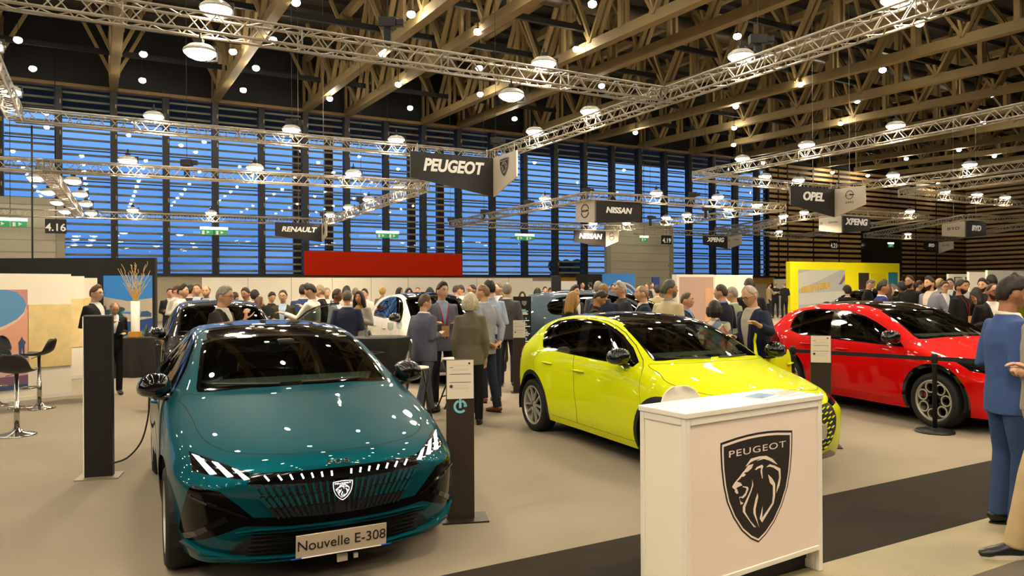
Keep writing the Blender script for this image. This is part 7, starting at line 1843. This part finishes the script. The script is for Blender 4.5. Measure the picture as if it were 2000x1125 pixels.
# --- round cocktail table
tc_ = atZ(745, 658, 1.10); t = empty('cocktail_table', (tc_.x, tc_.y, 0), 0, 'round high table in a black stretch cover with fine white lines', 'table')
mb = MB(); prof = [(.37, 1.10), (.372, 1.085), (.35, .95), (.27, .65), (.23, .45), (.27, .25), (.36, .02), (.36, 0)]
mb.lathe(prof[::-1], n=44, caps=False); mb.lathe([(0, 1.101), (.365, 1.101), (.372, 1.085)][::-1], n=44, caps=False); o = mb.build('stretch_cover', mat('stretch_black', '14110f', rough=.6), t, smooth=True)
rr = random.Random(5); ln = MB(); nodes = []
rad = lambda z: interp(z, [0, .25, .45, .65, .95, 1.09], [.36, .27, .23, .27, .35, .372])
for i in range(30): nodes.append((rr.uniform(0, 2 * pi), rr.uniform(.15, .98)))
for i, a in enumerate(nodes):
    for b in sorted(nodes, key=lambda q: abs(((q[0] - a[0] + pi) % (2 * pi)) - pi) * .3 + abs(q[1] - a[1]))[1:4]:
        da = ((b[0] - a[0] + pi) % (2 * pi)) - pi
        if abs(da) > 1.0: continue
        ln.tube([((rad(a[1] + (b[1] - a[1]) * s) + .0015) * cos(a[0] + da * s), (rad(a[1] + (b[1] - a[1]) * s) + .0015) * sin(a[0] + da * s), a[1] + (b[1] - a[1]) * s) for s in np.linspace(0, 1, 6)], .002, 4)
ln.build('line_pattern', mat('thread_grey', '8a8378', rough=.7), o)
TT = Vector((tc_.x, tc_.y, 1.101))
tumbler(TT + Vector((-.16, -.10, 0)), 'clear tumbler at the left of the round black table', h=.12, r=.04); wine_glass(TT + Vector((.15, -.20, 0)), 'stemmed wine glass near the front of the round black table'); wine_glass(TT + Vector((.22, .06, 0)), 'stemmed wine glass at the back of the round black table')
# folding stools with white seats
def folding_stool(p, rz, lab, zs=.75):
    t = empty('folding_stool', p, rz, lab, 'stool')
    mb = MB(); mb.lathe([(0, zs - .022), (.14, zs - .022), (.155, zs - .012), (.15, zs), (0, zs + .002)], n=28); mb.build('seat', M_wht, t, smooth=False)
    for sx_ in (-1, 1):
        for sg in (1, -1): mb = MB(); mb.tube([(sx_ * .12, -sg * .10, zs - .03), (sx_ * .14, sg * .20, .0)], .011, 8); mb.build('leg', M_plas, t, smooth=True)
    mb = MB()
    for y, z in ((.11, .22), (-.11, .22)): mb.tube([(-.135, y, z), (.135, y, z)], .009, 6)
    mb.build('crossbar', M_plas, t)
p = atZ(814, 716, .75); folding_stool((p.x, p.y, 0), .5, 'white topped folding stool between the teal car and the grey suited man')
p = atZ(884, 699, .75); folding_stool((p.x, p.y, 0), 1.2, 'white topped folding stool behind the price stand with cyan symbol')
# --- back partitions and booths
def slab(u0, u1, vt, Y0, z, m, lab, th=.1, cat='partition', name='partition_wall', par=True, z0=0.0):
    a = ray(u0, vt); p0 = Vector((a.x * Y0, Y0, 0)); d = E1 if par else Vector((1, 0, 0)); b = ray(u1, vt).x
    s = (b * p0.y - p0.x) / (d.x - b * d.y); t = empty(name, p0, HA if par else 0, lab, cat)
    zt = EYE + a.z * Y0 if z is None else z
    mb = MB(); bx(mb, 0, s, 0, th, z0, zt); w = mb.build('panel', m, t); w['len'] = s
    return t, w, s
t, w, s = slab(395, 1040, 542, 34, 2.28, M_cream, 'very long white partition behind the crowd under the red board')
mb = MB()
for k in np.arange(2.0, s, 2.0): mb.box((k, -.005, 1.14), (.03, .01, 2.28))
mb.build('panel_joint', mat('joint_grey', 'b9b19c', rough=.6), w)
slab(1041, 1093, 549, 38, None, M_cream, 'cream wall section with dark pictures left of the ochre board')
slab(1095, 1127, 549, 36, None, M_wht, 'short white partition under the ochre strip')
slab(1127, 1178, 535, 37, None, mat('felt_black', '0f0e0d'), 'black booth wall left of the blue poster')
t, w, s = slab(1178, 1240, 534, 36, None, M_l['azure'], 'booth wall printed with a glowing blue circle', cat='booth wall')
hz_ = EYE + ray(1178, 534).z * 36
for i, (r, m) in enumerate(((.95, 'pale'), (.86, 'grass'), (.72, 'pale'), (.66, 'azure'), (.5, 'pale'))):
    mb = MB(); k = s * .62 * r; mb.prism([(s * .55 + q[0], min(q[1] + hz_ * .45, hz_ - .02)) for q in ell(0, 0, k, k * .8, 36)], frame((0, -.002 - .002 * i, 0), (1, 0, 0), (0, -1, 0)), .002); mb.build('ring_print', M_l[m], w)
slab(1275, 1288, 541, 40, None, M_l['sea'], 'narrow dark blue doorway panel on the roller door')
t, w, s = slab(1322, 1395, 536, 30, None, M_wht, 'white booth frame around a dusty pink wall', th=.3)
mb = MB(); zt = EYE + ray(1322, 541).z * 30; bx(mb, s * .06, s * .97, -.01, -.001, 0, zt); o = mb.build('pink_print', mat('dusty_pink', 'b79a90', rough=.7), w)
mb = MB(); bx(mb, s * .74, s * .97, -.018, -.011, 0, zt - .45); mb.build('apricot_print', mat('apricot', 'd0a47e', rough=.7), o)
slab(1396, 1470, 537, 31.5, None, M_cream, 'white partition right of the dusty pink wall')
slab(1512, 1543, 545, 52, None, mat('panel_pale_grey', 'b4b0a8', rough=.6), 'pale grey wall piece left of the yellow stand')
# yellow stand
M_yel = mat('stand_yellow', 'f2ea00', rough=.6)
t, w, s = slab(1543, 1757, 514, 44, 3.2, M_yel, 'tall bright yellow stand wall with a sky poster and dark door', th=.3, cat='stand wall')
def on_slab(u): b = ray(u, 560).x; p0 = t.location; return (b * p0.y - p0.x) / (E1.x - b * E1.y)
a0, a1 = on_slab(1559), on_slab(1650)
o = art(w, a0, a1, .35, 2.72, -.001, mat('print_grey_sky', 'a9b0b4', rough=.6), [(mat('print_cloud', 'c3c6c4'), [(0, .5), (.4, .7), (.9, 1), (.3, 1), (0, .9)]), (M_l['dusk'], [(.86, .62), (1, .9), (1, .75), (.92, .62)]), (mat('print_cloud'), [(0, .1), (1, .2), (1, .45), (0, .4)])])
mb = MB(); add_text(mb, 'FRONTERA', frame((a0 + (a1 - a0) * .36, -.018, 1.62), (1, .0, .12), (0, -1, 0)), .52, bold=.02, ext=.006, shear=.25); mb.build('poster_lettering', mat('letter_gold', 'd0a81c', rough=.5), o)
b0_, b1_ = on_slab(1677), on_slab(1697); mb = MB(); bx(mb, b0_, b1_, -.02, 0, 0, 2.55); mb.build('dark_doorway', mat('door_umber', '322a22', rough=.6), w)
b0_, b1_ = on_slab(1700), on_slab(1730); mb = MB(); bx(mb, b0_, b1_, -.02, 0, 0, 2.52); mb.build('yellow_door', mat('stand_yellow_dark', 'e0d600', rough=.6), w)
a0, a1 = on_slab(1735), on_slab(1753)
art(w, a0, a1, .75, 2.6, -.001, mat('print_turq', '2b8aa8', rough=.5), [(M_l['pale'], [(0, .5), (.4, .62), (1, .5), (1, .3), (0, .3)]), (M_l['sand'], [(0, .3), (1, .36), (1, .1), (0, .1)]), (M_l['leaf'], [(.3, .1), (.5, .4), (.7, .1)])])
# white booths, right
for (u0, u1, v, Y, lab, pics) in ((1853, 1894, 535, 34, 'white booth wall with two framed pictures, far right', ((.25, .6), (.78, 1.02))), (1893, 1931, 531, 32, 'white booth wall stepping up behind the bearded man', ()), (1929, 2080, 528, 31, 'tallest white booth wall cut by the right edge', ())):
    t, w, s = slab(u0, u1, v, Y, None, M_wht, lab)
    for q0, q1 in pics:
        mb = MB(); zc = 1.9; mb.box((s * (q0 + q1) / 2, -.02, zc), (s * (q1 - q0), .03, .42)); o = mb.build('picture_frame', M_lampS, w); mb = MB(); mb.box((s * (q0 + q1) / 2, -.04, zc), (s * (q1 - q0) - .06, .01, .36)); mb.build('picture', M_l['pale'], o)
# white high table at the far right, speaker and pole
p = atY(1803, 600, 18.6); t = empty('high_table', (p.x + .1, p.y + .5, 0), 0, 'small white high table behind the tall bearded man', 'table')
mb = MB(); mb.box((0, 0, 1.08), (.6, .6, .03)); mb.build('table_top', M_wht, t)
for x, y in ((-.26, -.26), (.26, -.26), (.26, .26), (-.26, .26)): mb = MB(); mb.bar((x, y, 0), (x, y, 1.07), .03); mb.build('leg', M_wht, t)
bottle(Vector((p.x + .2, p.y + .5, 1.096)), 'small black bottle on the white high table', '101010', .24)
p = atY(1086, 552, 26.5); t = empty('loudspeaker', (p.x, p.y, 0), 0, 'black loudspeaker on a stand before the cream wall', 'loudspeaker')
mb = MB(); mb.box((0, 0, 1.88), (.34, .3, .55)); mb.build('cabinet', M_blackp, t, bevel=.02); mb = MB(); mb.tube([(0, 0, 0.02), (0, 0, 1.62)], .025, 8); mb.build('pole', M_blackp, t); mb = MB(); mb.lathe([(0, 0), (.3, 0), (.3, .02), (0, .02)], n=20); mb.build('base', M_blackp, t)
mb = MB(); p = atZ(62, 245, 5.8); mb.tube([(p.x, p.y, 0), (p.x, p.y, 5.8)], .022, 8); tag(mb.build('support_pole', M_blackp), 'thin black pole rising to the truss corner at far left', 'pole')
bpy.data.scenes.remove(TMP)
